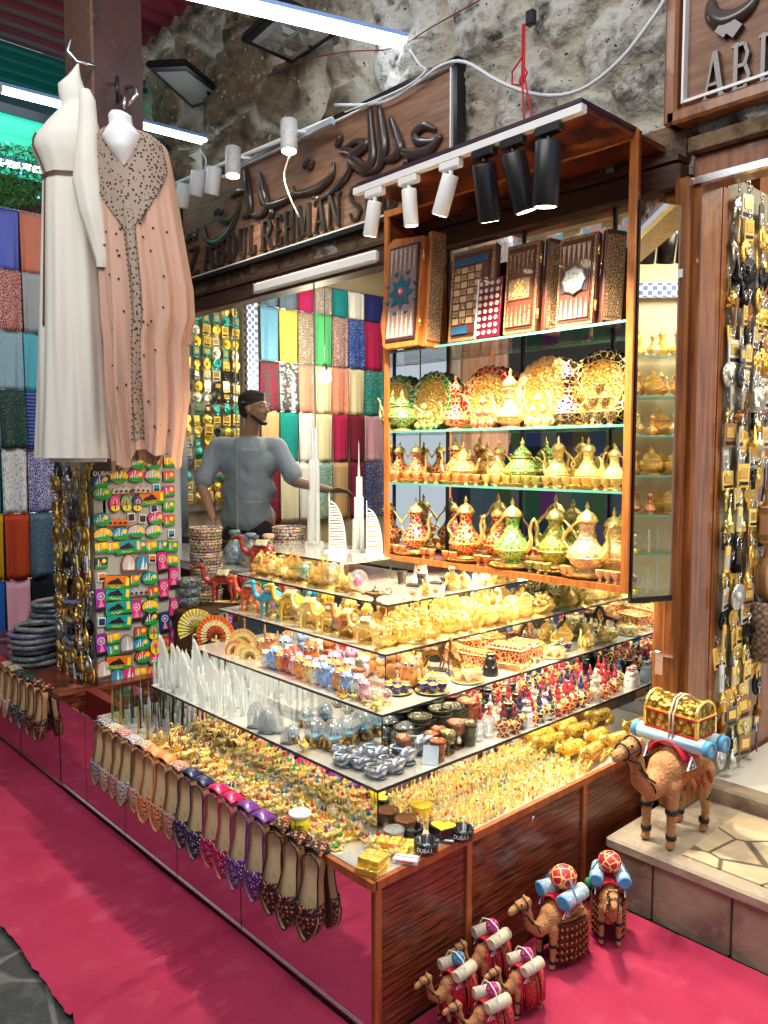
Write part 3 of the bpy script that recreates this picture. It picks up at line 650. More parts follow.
def floodlight(cs, zf, cells, label):
    q = [P(x, y, 2, zf + dz) for x, y, dz in cs]; c = sum(q, Vector()) / 4; r = empty('floodlight', c); tag(r, label, 'floodlight', 'floodlights')
    up = (q[1] - q[0]).cross(q[3] - q[0]).normalized(); up = up if up.z > 0 else -up
    def slab(mb, k, z0, z1, m):
        v = [(p - c) * k + up * z0 for p in q] + [(p - c) * k + up * z1 for p in q]; mb.add(v, [(0, 1, 2, 3), (7, 6, 5, 4), (0, 4, 5, 1), (1, 5, 6, 2), (2, 6, 7, 3), (3, 7, 4, 0)], m)
    mb = MB(); slab(mb, 1, .0, .045, blackm); slab(mb, .5, .045, .08, blackm); slab(mb, 1.04, .008, .03, blackm); mb.obj('housing', r)
    mb = MB(); fg = M('flood_glass', (.42, .47, .44), .15, .2, coat=.5); slab(mb, .80, -.006, .0, fg); mb.obj('lens', r)
    if cells:
        mb = MB(); e1 = (q[1] - q[0]) * .19; e2 = (q[3] - q[0]) * .34
        for i in range(4):
            for j in range(2):
                o_ = e1 * (i - 1.5) + e2 * (j - .5); a_, b_ = e1 * .42, e2 * .42
                v = [o_ - a_ - b_ - up * .008, o_ + a_ - b_ - up * .008, o_ + a_ + b_ - up * .008, o_ - a_ + b_ - up * .008, o_ - (a_ + b_) * .4 - up * .03, o_ + (a_ - b_) * .4 - up * .03, o_ + (a_ + b_) * .4 - up * .03, o_ + (b_ - a_) * .4 - up * .03]
                mb.add(v, [(0, 1, 5, 4), (1, 2, 6, 5), (2, 3, 7, 6), (3, 0, 4, 7), (4, 5, 6, 7)], steel)
        mb.obj('reflector_cell', r)
    mb = MB(); m1 = (q[0] + q[1]) / 2 - c; wallp = Vector((0, 1.47 - c.y, -.02)); mb.tube([m1 * .2 + up * .08, Vector((m1.x * .2, wallp.y * .5, .06)), wallp], .014, blackm); mb.obj('bracket', r)
floodlight(((148, 68, 0), (186, 66, .02), (228, 100, .02), (192, 108, 0)), 3.95, False, 'slim black floodlight with a dark lens on the stone wall beside the pillar')
floodlight(((243, 42, 0), (284, 4, .02), (339, 33, .02), (293, 64, 0)), 3.85, True, 'square black floodlight with a cell lens above the sign')
# wall track with five small spots
ra = P(170, 186, 1, 1.36); rb = P(332, 119, 1, 1.36)
mb = MB(); mb.tube([ra, rb], .014, white, 6); mb.box((rb.x - .12, 1.35, rb.z - .02), (.28, .03, .03), M('grey_rail', (.5, .52, .55), .4, .3)); tag(mb.obj('light_rail'), 'grey spotlight rail along the top edge of the carved sign', 'light rail')
aged = M('aged_white', (.60, .58, .54), .5, tex=('noise', 60, (.3, .27, .24), .55, .75))
for px, py, L, lit, lab in ((183, 196, .15, 0, 'end one nearest the beige gown'), (197, 184, .15, 0, 'second from the beige gown'), (213, 181, .16, 0, 'third from the beige gown'), (233, 162, .17, 1, 'lit, on the rail middle'), (289, 136, .17, 1, 'lit, highest on the rail')):
    c = P(px, py, 1, 1.26); r = empty('wall_spotlight', c); tag(r, 'small white cylinder spotlight on the sign rail, ' + lab, 'spotlight', 'spotlights on the sign rail')
    d = Vector((.12 if lit else -.1, -.1, -1)).normalized() if lit else Vector((-.25, 0, -1)).normalized(); rr = .046
    mb = MB(); mb.tube([-d * L * .5, -d * L * .48, d * L * .48, d * L * .5], [rr * .8, rr, rr, rr * .95], aged if lit else white, 18); lb_ = mb.obj('lamp_body', r)
    mb = MB(); mb.tube([d * L * .49, d * (L * .5 + .002)], [rr * .85, rr * .85], lampglow if lit else M('dull_lens', (.6, .62, .6), .3), 18); mb.obj('lens', lb_)
    mb = MB(); mb.tube([Vector((0, 0, 0)), Vector((.02, .04, .03)), Vector((.05, .09, .03))], .010, white, 6); mb.obj('arm', r)
    if lit: light('spot', 'SPOT', c + d * (L * .5 + .03), 12, (1, .9, .72), .04, target=c + d * 3, spot=110)

# =================================================================== PILLAR
pil_m = M('painted_steel', (.055, .022, .022), .45, .2, tex=[('noise', 70, (.2, .12, .09), .62, .75), ('noise', 4, (.09, .04, .03), .4, .7)])
pil2_m = M('light_brown_steel', (.16, .085, .06), .55, .1, tex=[('noise', 60, (.28, .18, .13), .55, .75)])  # lighter brown tone of the pillar's front plate
mb = MB(); mb.box((-2.45, .405, 2.2), (.29, .24, 4.6), pil_m); mb.box((-2.45, .278, 2.9), (.31, .014, 3.2), pil2_m); mb.box((-2.302, .405, 2.9), (.012, .25, 3.2), pil_m)
struct(mb.obj('pillar'))
mb = MB()
for k, dx in ((0, 0),):
    c = Vector((-2.29, .33, 0)); c.z = P(120, 100, 0, -2.29).z; c = P(117, 95, 0, -2.29)
    mb.tube([c + Vector((0, 0, .05)), c + Vector((.05, -.02, .06)), c + Vector((.07, -.03, .0)), c + Vector((.05, -.02, -.06))], .009, blackm)
    mb.tube([c + Vector((0, .05, .05)), c + Vector((.05, .07, .05)), c + Vector((.07, .07, .0)), c + Vector((.03, .03, -.06))], .009, steel)
    mb.tube([c + Vector((0, .02, .0)), c + Vector((.04, .02, -.02)), c + Vector((.05, .01, -.08))], .009, steel)
tag(mb.obj('clothes_hook'), 'cluster of bent metal hooks on the pillar holding the white bust', 'hook')
c = P(77, 62, 1, .2)
tag(MB().tube([c + Vector((.02, .08, .0)), c, c + Vector((-.03, -.03, .05)), c + Vector((-.02, -.02, .1))], .009, steel).obj('clothes_hook'), 'single metal hook above the white dress hood', 'hook')

# =================================================================== GOWNS
def interp(rows, y):
    for a, b in zip(rows, rows[1:]):
        if y <= b[0]:
            t = (y - a[0]) / (b[0] - a[0]); return [a[i] + (b[i] - a[i]) * t for i in range(1, 3)]
    return list(rows[-1][1:])
def loft(rows, D, depth, m, nf=9, amp=.0, nu=110, nv=90, hem=0., th0=0, th1=2 * pi, y0=None, y1=None, off=0., ph=0.):
    Y0 = rows[0][0] if y0 is None else y0; Y1 = rows[-1][0] if y1 is None else y1
    def fn(u, v):
        y = Y0 + (Y1 - Y0) * v; th = th0 + (th1 - th0) * u
        if hem: y += hem * v ** 6 * (sin(th * 3 + 1) + .6 * sin(th * 7)) 
        xl, xr = interp(rows, y); vv = (y - rows[0][0]) / (rows[-1][0] - rows[0][0])
        hw = (xr - xl) / 2 / FPX * D; c = PD((xl + xr) / 2, y, D)
        f = 1 + amp * min(1, max(0, vv - .12) * 1.6) * (cos(nf * th + ph + 2 * sin(vv * 3)) + .5 * cos(nf * 2.3 * th + 4 * vv))
        dd = min(depth, hw * .9)
        return c + _rt * (hw * cos(th) * (1 + .25 * (f - 1)) ) - _fw * ((dd * sin(th)) * f + off)
    mb = MB(); mb.grid(fn, nu, nv, m, True, wrap=abs(th1 - th0 - 2 * pi) < 1e-6); return mb
wcloth = M('white_crepe', (.80, .78, .70), .8, bump=('noise', 220, .1), spec=.2)
trimw = M('brown_braid', (.12, .05, .03), .6)
root = empty('white_dress', (0, 0, 0)); tag(root, 'long white hooded dress with brown braid belt hanging from the pillar hook', 'dress')
wr = [(64, 77, 79), (76, 69, 80), (86, 59, 83), (97, 60, 86), (106, 63, 86), (112, 60, 92), (124, 50, 97), (140, 38, 99), (150, 34, 99), (166, 41, 98), (180, 46, 96), (186, 45, 96), (240, 44, 99), (330, 42, 104), (400, 40, 107), (458, 37, 110)]
loft(wr, 3.66, .13, wcloth, 6, .10).obj('dress_body', root)
sl = [(90, 80, 90), (100, 80, 95), (125, 79, 97), (150, 76, 99), (182, 73, 102), (215, 80, 105), (240, 89, 107), (262, 96, 109), (268, 97, 108)]
loft(sl, 3.50, .05, wcloth, 3, .10, nu=60, nv=50).obj('sleeve', root)
mb = loft(wr, 3.66, .13, trimw, 6, .10, y0=179, y1=182.5, nv=2, off=.010); mb.obj('belt', root)
mb = MB(); q = []
for i in range(30):
    y = 140 + i * 6.5; xl, xr = interp(wr, y); q.append(PD(xl + 6 + i * .12, y, 3.66) - _fw * (.55 * min(.13, (xr - xl) / 2 / FPX * 3.66 * .9) + .014))
mb.tube(q, .005, trimw, 6); mb.obj('side_braid', root)
loft([(440, 50, 104), (462, 52, 106)], 3.72, .1, white, 4, .03, nv=6).obj('lining', root)

peach = M('peach_chiffon', (.64, .40, .30), .75, bump=('noise', 260, .1), spec=.2)
root = empty('beaded_gown', (0, 0, 0)); tag(root, 'peach kaftan gown with black beaded yoke on a white bust, on the pillar', 'gown')
gr = [(128, 112, 128), (134, 102, 143), (140, 99, 157), (149, 98, 166), (170, 98, 171), (200, 99, 176), (240, 100, 182), (290, 102, 190), (320, 104, 191), (345, 107, 184), (400, 108, 186), (428, 112, 184), (458, 116, 180)]
loft(gr, 3.56, .12, peach, 11, .24, hem=7).obj('gown_body', root)
gr2 = [(205, 100, 120), (290, 101, 128), (330, 103, 130), (400, 108, 130), (470, 112, 124)]
loft(gr2, 3.66, .08, M('dark_peach_chiffon', (.45, .24, .15), .75), 6, .1, hem=4).obj('underlayer', root)
net = M('beaded_net', (.38, .29, .23), .6, tex=('vor', 62, (.02, .012, .01), .36, .28))
def yoke(u, v):      # V-shaped yoke: wide at the shoulders, a narrow placket below
    y = 133 + (440 - 133) * v ** 1.4
    if y < 178: h = 1.25
    elif y < 234: h = 1.22 - 1.08 * (y - 178) / 56
    else: h = .14
    th = pi / 2 + 0.05 - (u - .5) * 2 * h
    xl, xr = interp(gr, y); hw = (xr - xl) / 2 / FPX * 3.56; c = PD((xl + xr) / 2 + (0 if y < 200 else 0), y, 3.56)
    vv = (y - 128) / 330.; f = 1 + .24 * min(1, max(0, vv - .12) * 1.6) * (cos(11 * th + 2 * sin(vv * 3)) + .5 * cos(25.3 * th + 4 * vv))
    f = max(f, 1.02) if y < 240 else f
    return c + _rt * (hw * cos(th) * 1.0) - _fw * (min(.12, hw * .9) * sin(th) * f + .006)
mb = MB(); mb.grid(yoke, 44, 120, net); mb.obj('beaded_yoke', root)
mb = MB()
for k in range(70):
    v = k / 69
    for s_ in (.0, 1.0): mb.ell(yoke(s_, v) - _fw * .004, .0035, black, 6, 4)
for k in range(46):
    y = 215 + rnd.random() * 220; xl, xr = interp(gr, y); x = xl + (xr - xl) * (.12 + .76 * rnd.random()); th = math.acos(max(-1, min(1, (x - (xl + xr) / 2) / ((xr - xl) / 2))))
    hw = (xr - xl) / 2 / FPX * 3.56; c = PD((xl + xr) / 2, y, 3.56); vv = (y - 128) / 330.
    f = 1 + .24 * min(1, max(0, vv - .12) * 1.6) * (cos(11 * th + 2 * sin(vv * 3)) + .5 * cos(25.3 * th + 4 * vv))
    mb.ell(c + _rt * (hw * cos(th)) - _fw * (min(.12, hw * .9) * sin(th) * f + .003), .005, black, 6, 4)
o = mb.obj('bead_trim', root); o['kind'] = 'stuff'
bust = [(112, 111, 124), (116, 109, 131), (125, 110, 132), (131, 106, 137), (136, 103, 139), (144, 107, 137), (152, 112, 134), (160, 118, 130), (166, 123, 126)]
tag(loft(bust, 3.44, .05, M('white_bust', (.82, .84, .86), .3), 3, 0, nu=40, nv=24).obj('mannequin_bust'), 'glossy white mannequin neck and chest inside the peach gown', 'mannequin')

# =================================================================== SCARVES
plain = oc_cloth
damask = M('damask_cloth', 'OC', .8, tex=('vor', 26, (.75, .72, .66), .30, .2), spec=.2)
floral = M('floral_cloth', 'OC', .8, tex=('edge', 20, (.8, .75, .65), .10, .05), spec=.2)
leafc = M('leaf_cloth', (.78, .78, .78), .8, tex=('vor', 22, (.12, .30, .36), .36, .28, (1, 1, .6)), spec=.2)
zig = M('zigzag_cloth', 'OC', .8, tex=('wave', 4, (.08, .06, .07), .4, .6, (1, 1, 3)), spec=.2)
lace = M('lace_band_cloth', 'OC', .8, tex=[('zbands', 5, (.35, .40, .55), .75, .9), ('edge', 60, (.02, .04, .22), .08, .04)], spec=.2)
goldth = M('gold_thread_cloth', 'OC', .7, tex=('vor', 30, (.45, .33, .14), .28, .2), spec=.2)
def scarf(m):
    key = ('scarf', m.name)
    if key in SCB: return SCB[key]
    def build():
        k = len(SCB)
        mb = MB(); mb.grid(lambda u, v: (.010 * sin(2 * pi * (u * 1.5 + .3 + .1 * k)) * (.3 + v) + .008 * sin(u * 17 + k) * v + .018, (u - .5), -v), 22, 10, m)
        mb.grid(lambda u, v: (.012 * cos(v * pi / 2 * 2) + .006, (u - .5), .012 * sin(v * pi)), 22, 5, m)
        o = mb.obj('folded_scarf'); solidify(o, .005); return o
    SCB[key] = build; return build
SCB = {}
CW = {'periwinkle': (.18, .22, .75), 'salmon': (.80, .28, .18), 'red': (.5, .03, .04), 'silver grey': (.48, .52, .54), 'pale blue': (.35, .58, .70), 'turquoise': (.15, .62, .75), 'dark green': (.02, .08, .08), 'royal blue': (.015, .07, .36), 'teal': (.01, .25, .24), 'white': (.8, .8, .78), 'deep blue': (.03, .05, .40), 'mustard': (.65, .38, .02), 'rust': (.45, .06, .02), 'blue grey': (.06, .13, .22), 'bright blue': (.02, .12, .42), 'pink': (.72, .38, .48), 'black': (.012, .012, .016),
      'slate': (.12, .20, .30), 'crimson': (.50, .02, .10), 'brown': (.20, .11, .06), 'navy': (.02, .03, .18), 'light blue': (.16, .38, .60), 'yellow': (.85, .65, .12), 'green': (.10, .60, .22), 'cream': (.85, .74, .48), 'tan': (.62, .38, .20), 'maroon': (.22, .02, .05), 'grey': (.28, .28, .26)}
# outer stall, plane X = -3.8
rows = [[('periwinkle', plain), ('periwinkle', plain), ('periwinkle', plain), ('salmon', plain)], [('red', floral), ('red', damask), ('red', floral), ('silver grey', plain)], [('pale blue', zig), ('white', damask), ('pale blue', damask), ('turquoise', plain)], [('dark green', goldth), ('slate', goldth), ('dark green', goldth), ('royal blue', lace)],
        [('teal', plain), ('teal', plain), ('white', leafc), ('deep blue', floral)], [('mustard', plain), ('mustard', plain), ('rust', plain), ('blue grey', goldth)], [('bright blue', plain), ('bright blue', plain), ('pink', plain), ('black', plain)]]
zb = [P(5, y, 0, -3.8).z for y in (206, 268, 329, 389, 448, 514, 581, 668)]
ye = [-.12, .08, P(0, 400, 0, -3.8).y + .0, P(26, 400, 0, -3.8).y, P(54, 400, 0, -3.8).y]
struct(MB().box((-3.90, .35, 1.7), (.06, 2.0, 3.3), wood_dark).obj('wall_stall'))
RN = ['top', 'second', 'third', 'fourth', 'fifth', 'sixth', 'seventh', 'eighth']
mb = MB()
for r_, row in enumerate(rows):
    for c_, (cn, m) in enumerate(row):
        w = ye[c_ + 1] - ye[c_]; h = (zb[r_] - zb[r_ + 1]) * .985
        pat = '' if m is plain else 'patterned '
        place(scarf(m), (-3.84 + .012 * (r_ % 2), (ye[c_] + ye[c_ + 1]) / 2, zb[r_] - .01), f'{cn} {pat}scarf in the {RN[r_]} row of the outer stall, {nth(3 - c_)} from the pillar', 'scarf', 'scarves hung in rows beyond the pillar', s=(1, w * .97, h), color=CW[cn])
    mb.cyl((-3.83, -.3, zb[r_] - .005), (-3.83, 1.0, zb[r_] - .005), .008, steel, n=8)
struct(mb.obj('trim_12'))
# printed camels on the pale scarf
# interior wall, plane X = -3.98
irows = [['slate', 'slate', 'crimson', 'brown*', 'teal', 'white*', 'navy'], ['light blue', 'yellow', 'brown*', 'green', 'maroon*', 'royal blue*', 'crimson'], ['maroon~', 'silver grey~', 'salmon*', 'cream', 'salmon*', 'cream', 'teal*'], ['tan', 'teal', 'white', 'cream', 'crimson', 'maroon', 'pink'], ['maroon', 'cream*', 'white', 'teal*', 'tan', 'maroon', 'navy*']]
zz = [P(300, y, 0, -3.98).z for y in (284, 313, 366, 415, 465, 525)]
pxs = [262, 281, 300, 317, 334, 350, 366, 385]
mb = MB()
for r_, row in enumerate(irows):
    for c_, cn in enumerate(row):
        m = plain
        if cn[-1] == '*': m = floral if (r_ + c_) % 2 else damask
        if cn[-1] == '~': m = zig
        cn = cn.strip('*~'); ya = P(pxs[c_], 400, 0, -3.98).y; yb = P(pxs[c_ + 1], 400, 0, -3.98).y
        z = zz[r_] + .03 * c_; h = zz[r_] - zz[r_ + 1]
        place(scarf(m), (-4.02, (ya + yb) / 2, zz[r_] + .02), f'{cn} {"patterned " if m is not plain else ""}shawl inside the window, {RN[r_]} row, {nth(c_)} from the lattice', 'shawl', 'shawls on the wall inside the shop', s=(1, (yb - ya) * .98, h), color=CW[cn])
    mb.cyl((-4.01, 2.2, zz[r_] + .02), (-4.01, 3.75, zz[r_] + .02), .01, steel, n=8)
struct(mb.obj('trim_13'))
c = P(325, 377, 1, 2.6)  # bulb put in where a reflected glare shows on the window glass
r = empty('glare_bulb', c); tag(r, 'added glowing bulb in the shop, standing in for reflected glare on the window', 'lamp')
MB().ell((0, 0, 0), .05, M('glare_bulb_glow', (1, .9, .7), .5, em=((1, .85, .55), 30))).obj('bulb', r)
MB().cyl((0, 0, .05), (0, 0, .10), .02, black).cyl((0, 0, .1), (0, 0, 3.42 - c.z), .003, black).obj('flex', r)
light('glare_bulb_light', 'POINT', c + Vector((0, -.1, 0)), 30, (1, .85, .6), .06)
# garland
garl = M('garland_green', (.07, .34, .08), .7, tex=('noise', 40, (.08, .05, .02), .5, .7))
mb = MB()
for i in range(5200):
    y = -.3 + 1.3 * rnd.random(); z = 3.13 + .36 * rnd.random() + (.30 * max(0, y - .35)); x = -3.78 + rnd.uniform(-.05, .05)
    d = Vector((rnd.uniform(-1, 1), rnd.uniform(-1, 1), rnd.uniform(-1, .4))).normalized() * .045; w = d.orthogonal().normalized() * .004; p = Vector((x, y, z))
    mb.add([p - w, p + w, p + d], [(0, 1, 2)], garl)
o = mb.obj('garland_needles'); tag(o, 'green tinsel garland with tiny lights above the outer scarves', 'garland', kind='stuff')
fl = M('fairy_green', (.1, .9, .4), .4, em=((.1, 1, .4), 3)); fb = M('fairy_blue', (.1, .2, 1), .4, em=((.1, .2, 1), 3))
mb = MB()
for i in range(46): mb.ell((-3.71, -.3 + 1.3 * rnd.random(), 3.2 + .3 * rnd.random()), .008, rnd.choice([fl, fl, fb]), 6, 4)
tag(mb.obj('fairy_lights'), 'tiny green and blue fairy lights scattered in the garland', 'fairy lights', kind='stuff')

# =================================================================== PERSON
O = PD(249, 433, 5.60)
def Q(a, b, z): return O + _rt * a - _fw * b + Vector((0, 0, z))
mb = MB(); c = mb.cap; sk = skin
hc = Q(.045, .03, .165)
fdir = (_rt * .93 - _fw * .36).normalized(); fs = Vector((0, 0, 1)).cross(fdir)
Th = Matrix((( fdir.x, fs.x, 0, hc.x), (fdir.y, fs.y, 0, hc.y), (0, 0, 1, hc.z), (0, 0, 0, 1)))
mb.ell((-.012, 0, .03), (.098, .078, .092), sk, 24, 16, Th); mb.ell((.02, 0, -.03), (.075, .062, .085), sk, 20, 14, Th)
mb.ell((.06, 0, -.09), (.028, .03, .022), sk, 12, 8, Th)                       # chin
for s_ in (-1, 1): mb.ell((-.005, s_ * .078, -.01), (.018, .010, .03), sk, 10, 8, Th)   # ears
mb.T = Th; mb.cap((.088, 0, .018), .008, (.112, 0, -.018), .013, sk); mb.ell((.1, 0, -.022), (.016, .018, .009), sk)      # nose
mb.cap((.083, -.035, .035), .008, (.083, .035, .035), .008, sk); mb.cap((.084, -.02, -.05), .007, (.084, .02, -.05), .007, sk); mb.cap((.082, -.017, -.062), .007, (.082, .017, -.062), .007, sk)
for s_ in (-1, 1): mb.ell((.066, s_ * .036, -.02), (.022, .02, .018), sk)
mb.T = Matrix.Identity(4)
c(Q(.01, 0, -.06), .06, Q(.03, .02, .09), .052, sk)
c(Q(-.19, -.0, -.09), .055, Q(.17, -.04, -.09), .055, sk); c(Q(0, 0, -.12), .12, Q(0, 0, -.35), .12, sk); c(Q(0, 0, -.35), .125, Q(0, 0, -.58), .13, sk); c(Q(-.07, 0, -.2), .1, Q(.07, -.02, -.2), .1, sk)
for s_ in (-1, 1):
    c(Q(s_ * .09, 0, -.62), .09, Q(s_ * .11, 0, -1.02), .06, sk); c(Q(s_ * .11, 0, -1.02), .058, Q(s_ * .12, -.02, -1.44), .04, sk); c(Q(s_ * .12, -.02, -1.47), .04, Q(s_ * .13, .12, -1.50), .03, sk)
sR, eR, wR = Q(-.215, .0, -.10), Q(-.335, .03, -.36), Q(-.245, .10, -.585)
sL, eL, wL = Q(.19, -.05, -.10), Q(.33, .06, -.34), Q(.58, .12, -.40)
for s_, e_, w_ in ((sR, eR, wR), (sL, eL, wL)):
    c(s_, .056, e_, .042, sk); c(e_, .042, w_, .026, sk)
def hand(w, d, n, side):       # w wrist, d along the hand, n palm normal, side towards the thumb
    d = d.normalized(); n = n.normalized(); s_ = side.normalized()
    for k in range(4): mb.cap(w + d * .01 + s_ * (k - 1.5) * .012, .014, w + d * .085 + s_ * (k - 1.5) * .019, .011, sk, 8)
    for k, L in enumerate((.062, .078, .082, .072)):
        b0 = w + d * .088 + s_ * (k - 1.5) * .020; b1 = b0 + (d + n * .25).normalized() * L * .5; b2 = b1 + (d + n * .8).normalized() * L * .5
        mb.cap(b0, .0095, b1, .0085, sk, 8); mb.cap(b1, .0085, b2, .007, sk, 8)
    b0 = w + d * .025 + s_ * .024; b1 = b0 + (d * .7 + s_ * .8).normalized() * .045; b2 = b1 + (d + s_ * .25 + n * .3).normalized() * .035
    mb.cap(b0, .013, b1, .010, sk, 8); mb.cap(b1, .010, b2, .008, sk, 8)
hand(wR, Vector((0, 0, -1)) - _fw * -.0 + _rt * .12, _rt * .8 - _fw * -.4, -_fw + _rt * .2)
hand(wL, _rt - _fw * .1, Vector((0, 0, -1)), -_fw + Vector((0, 0, .4)))
me = remeshed(mb, .0075, 3, skin)
root = mobj(me, 'person'); tag(root, 'man in a blue grey T-shirt standing behind the shop window, face turned aside', 'person')
mb = MB(); c = mb.cap; shirt = M('grey_blue_tshirt', (.38, .44, .51), .85, bump=('noise', 9, .5), spec=.2)
c(Q(-.19, -.0, -.095), .070, Q(.17, -.04, -.095), .070, shirt); c(Q(0, 0, -.14), .14, Q(-.01, 0, -.36), .155, shirt); c(Q(-.01, 0, -.36), .155, Q(-.02, 0, -.60), .165, shirt); c(Q(-.1, 0, -.22), .115, Q(.09, -.02, -.22), .115, shirt); c(Q(-.1, 0, -.40), .11, Q(.08, -.02, -.40), .11, shirt); c(Q(-.1, 0, -.60), .115, Q(.07, -.02, -.60), .115, shirt)
c(sR, .074, sR.lerp(eR, .85), .072, shirt); c(sL, .074, sL.lerp(eL, .85), .070, shirt)
me = remeshed(mb, .014, 6, shirt)
for v in me.vertices:
    p = v.co; v.co = p + v.normal * (.008 * noise.noise(Vector((p.x * 9 + p.z * 6, p.y * 9, p.z * 5))) + .005 * noise.noise(Vector((p.x * 22 + p.z * 14, p.y * 20, p.z * 9))))
mobj(me, 'tshirt', root)
mb = MB(); tr = M('dark_trousers', (.02, .02, .025), .8)
mb.cap(Q(-.05, 0, -.68), .135, Q(.05, 0, -.68), .135, tr)
for s_ in (-1, 1): mb.cap(Q(s_ * .09, 0, -.72), .115, Q(s_ * .11, 0, -1.05), .085, tr); mb.cap(Q(s_ * .11, 0, -1.05), .085, Q(s_ * .12, 0, -1.45), .07, tr)
mobj(remeshed(mb, .016, 4, tr), 'trousers', root)
mb = MB(); mb.ell((-.022, 0, .052), (.105, .084, .085), hair, 20, 14, Th); mb.ell((-.055, 0, .0), (.06, .078, .07), hair, 16, 10, Th); mb.ell((.03, 0, .105), (.05, .055, .022), hair, 12, 8, Th)
mobj(remeshed(mb, .01, 2, hair), 'hair', root)
mb = MB(); mb.T = Th
for s_ in (-1, 1): mb.cap((.02, s_ * .064, -.05), .012, (.07, s_ * .03, -.095), .016, hair)
mb.cap((.076, -.02, -.098), .016, (.076, .02, -.098), .016, hair); mb.cap((.092, -.018, -.040), .0055, (.092, .018, -.040), .0055, hair)
for s_ in (-1, 1): mb.cap((.090, s_ * .018, .04), .004, (.080, s_ * .052, .042), .004, hair)
mobj(remeshed(mb, .006, 2, hair), 'beard', root)
mb = MB(); mb.T = Th
for s_ in (-1, 1): mb.ell((.086, s_ * .034, .018), (.010, .013, .008), white); mb.ell((.0945, s_ * .035, .018), (.004, .006, .006), black)
mb.obj('eyes', root)

# =================================================================== MERCHANDISE BUILDERS
def handle_arc(mb, x, z0, z1, out, r, m, c=(0, 0, 0)):
    pts = []
    for i in range(11):
        t = i / 10; a = pi * t; pts.append((c[0] + x + out * sin(a) * (1 + .25 * sin(a * 2)), c[1], c[2] + z0 + (z1 - z0) * t + .12 * (z1 - z0) * sin(a) * t))
    mb.tube(pts, [r * (1.1 - .5 * abs(t / 5 - 1)) for t in range(11)], m, 7)
def tall_jug():       # unit height 1: foot, bulb, long neck, domed lid, S spout, tall handle
    r = empty('coffee_pot')
    mb = MB(); mb.lathe([(.17, 0), (.18, .02), (.12, .05), (.10, .08), (.20, .15), (.265, .25), (.25, .33), (.17, .42), (.115, .50), (.095, .58), (.10, .66), (.13, .72)], enamel_big, n=22); mb.lathe([(.268, .235), (.275, .25), (.268, .265)], gold, n=22); mb.lathe([(.125, .485), (.128, .50), (.118, .515)], gold, n=16); mb.lathe([(.19, 0), (.19, .03), (.13, .055)], gold, n=22)
    mb.obj('body', r)
    mb = MB(); mb.lathe([(.14, .72), (.15, .735), (.13, .78), (.085, .84), (.03, .87), (.02, .90), (.035, .925), (.02, .95), (.005, 1.0)], gold, n=18); mb.obj('lid', r)
    mb = MB(); mb.tube([(-.2, 0, .22), (-.31, 0, .30), (-.34, 0, .42), (-.31, 0, .54), (-.345, 0, .66), (-.40, 0, .70)], [.05, .045, .032, .026, .024, .03], gold, 8); mb.obj('spout', r)
    mb = MB(); handle_arc(mb, .12, .26, .72, .24, .024, gold); mb.obj('handle', r)
    return r
def wide_pot():        # squat domed pot
    r = empty('teapot')
    mb = MB(); mb.lathe([(.20, 0), (.22, .03), (.13, .07), (.12, .10), (.28, .20), (.36, .32), (.34, .42), (.24, .52), (.17, .58)], enamel_big, n=22); mb.lathe([(.36, .31), (.37, .325), (.355, .345)], gold, n=22); mb.lathe([(.22, 0), (.23, .03), (.14, .06)], gold, n=22); mb.obj('body', r)
    mb = MB(); mb.lathe([(.18, .58), (.20, .60), (.19, .68), (.12, .76), (.05, .82), (.03, .86), (.05, .90), (.02, .94), (.005, 1.0)], enamel_big, n=18); mb.lathe([(.2, .585), (.21, .6), (.2, .615)], gold, n=18); mb.lathe([(.035, .85), (.055, .90), (.02, .94), (.004, 1.02)], gold, n=10); mb.obj('lid', r)
    mb = MB(); mb.tube([(-.30, 0, .30), (-.44, 0, .36), (-.47, 0, .50), (-.54, 0, .62)], [.06, .045, .03, .028], gold, 8); mb.obj('spout', r)
    mb = MB(); handle_arc(mb, .26, .26, .60, .22, .026, gold); mb.obj('handle', r)
    return r
def tower_jug():       # bulb with tall narrow minaret neck
    r = empty('coffee_pot')
    mb = MB(); mb.lathe([(.15, 0), (.16, .02), (.09, .05), (.20, .10), (.255, .19), (.22, .28), (.12, .36), (.09, .44), (.085, .62), (.11, .64), (.115, .66), (.09, .68)], enamel_big, n=22); mb.lathe([(.255, .18), (.268, .19), (.255, .205)], gold, n=22); mb.lathe([(.09, .5), (.11, .51), (.09, .52)], gold, n=16); mb.lathe([(.165, 0), (.165, .02), (.1, .045)], gold); mb.obj('body', r)
    mb = MB(); mb.lathe([(.10, .68), (.13, .70), (.12, .77), (.06, .84), (.02, .88), (.03, .91), (.004, 1.0)], enamel_big, n=16); mb.obj('lid', r)
    mb = MB(); handle_arc(mb, .1, .24, .66, .15, .02, gold); mb.obj('handle', r)
    mb = MB(); mb.tube([(-.19, 0, .20), (-.27, 0, .28), (-.26, 0, .42), (-.32, 0, .52)], [.04, .03, .022, .02], gold, 7); mb.obj('spout', r)
    return r
def small_cup():
    mb = MB(); mb.lathe([(.22, 0), (.24, .05), (.14, .15), (.20, .28), (.38, .55), (.44, .9), (.46, 1.0), (.42, 1.0), (.36, .6), (.1, .3)], enamel, n=14); mb.lathe([(.445, .96), (.475, 1.0), (.44, 1.02)], gold, n=14); mb.lathe([(.24, 0), (.25, .05), (.15, .12)], gold, n=14)
    return mb.obj('tea_cup')
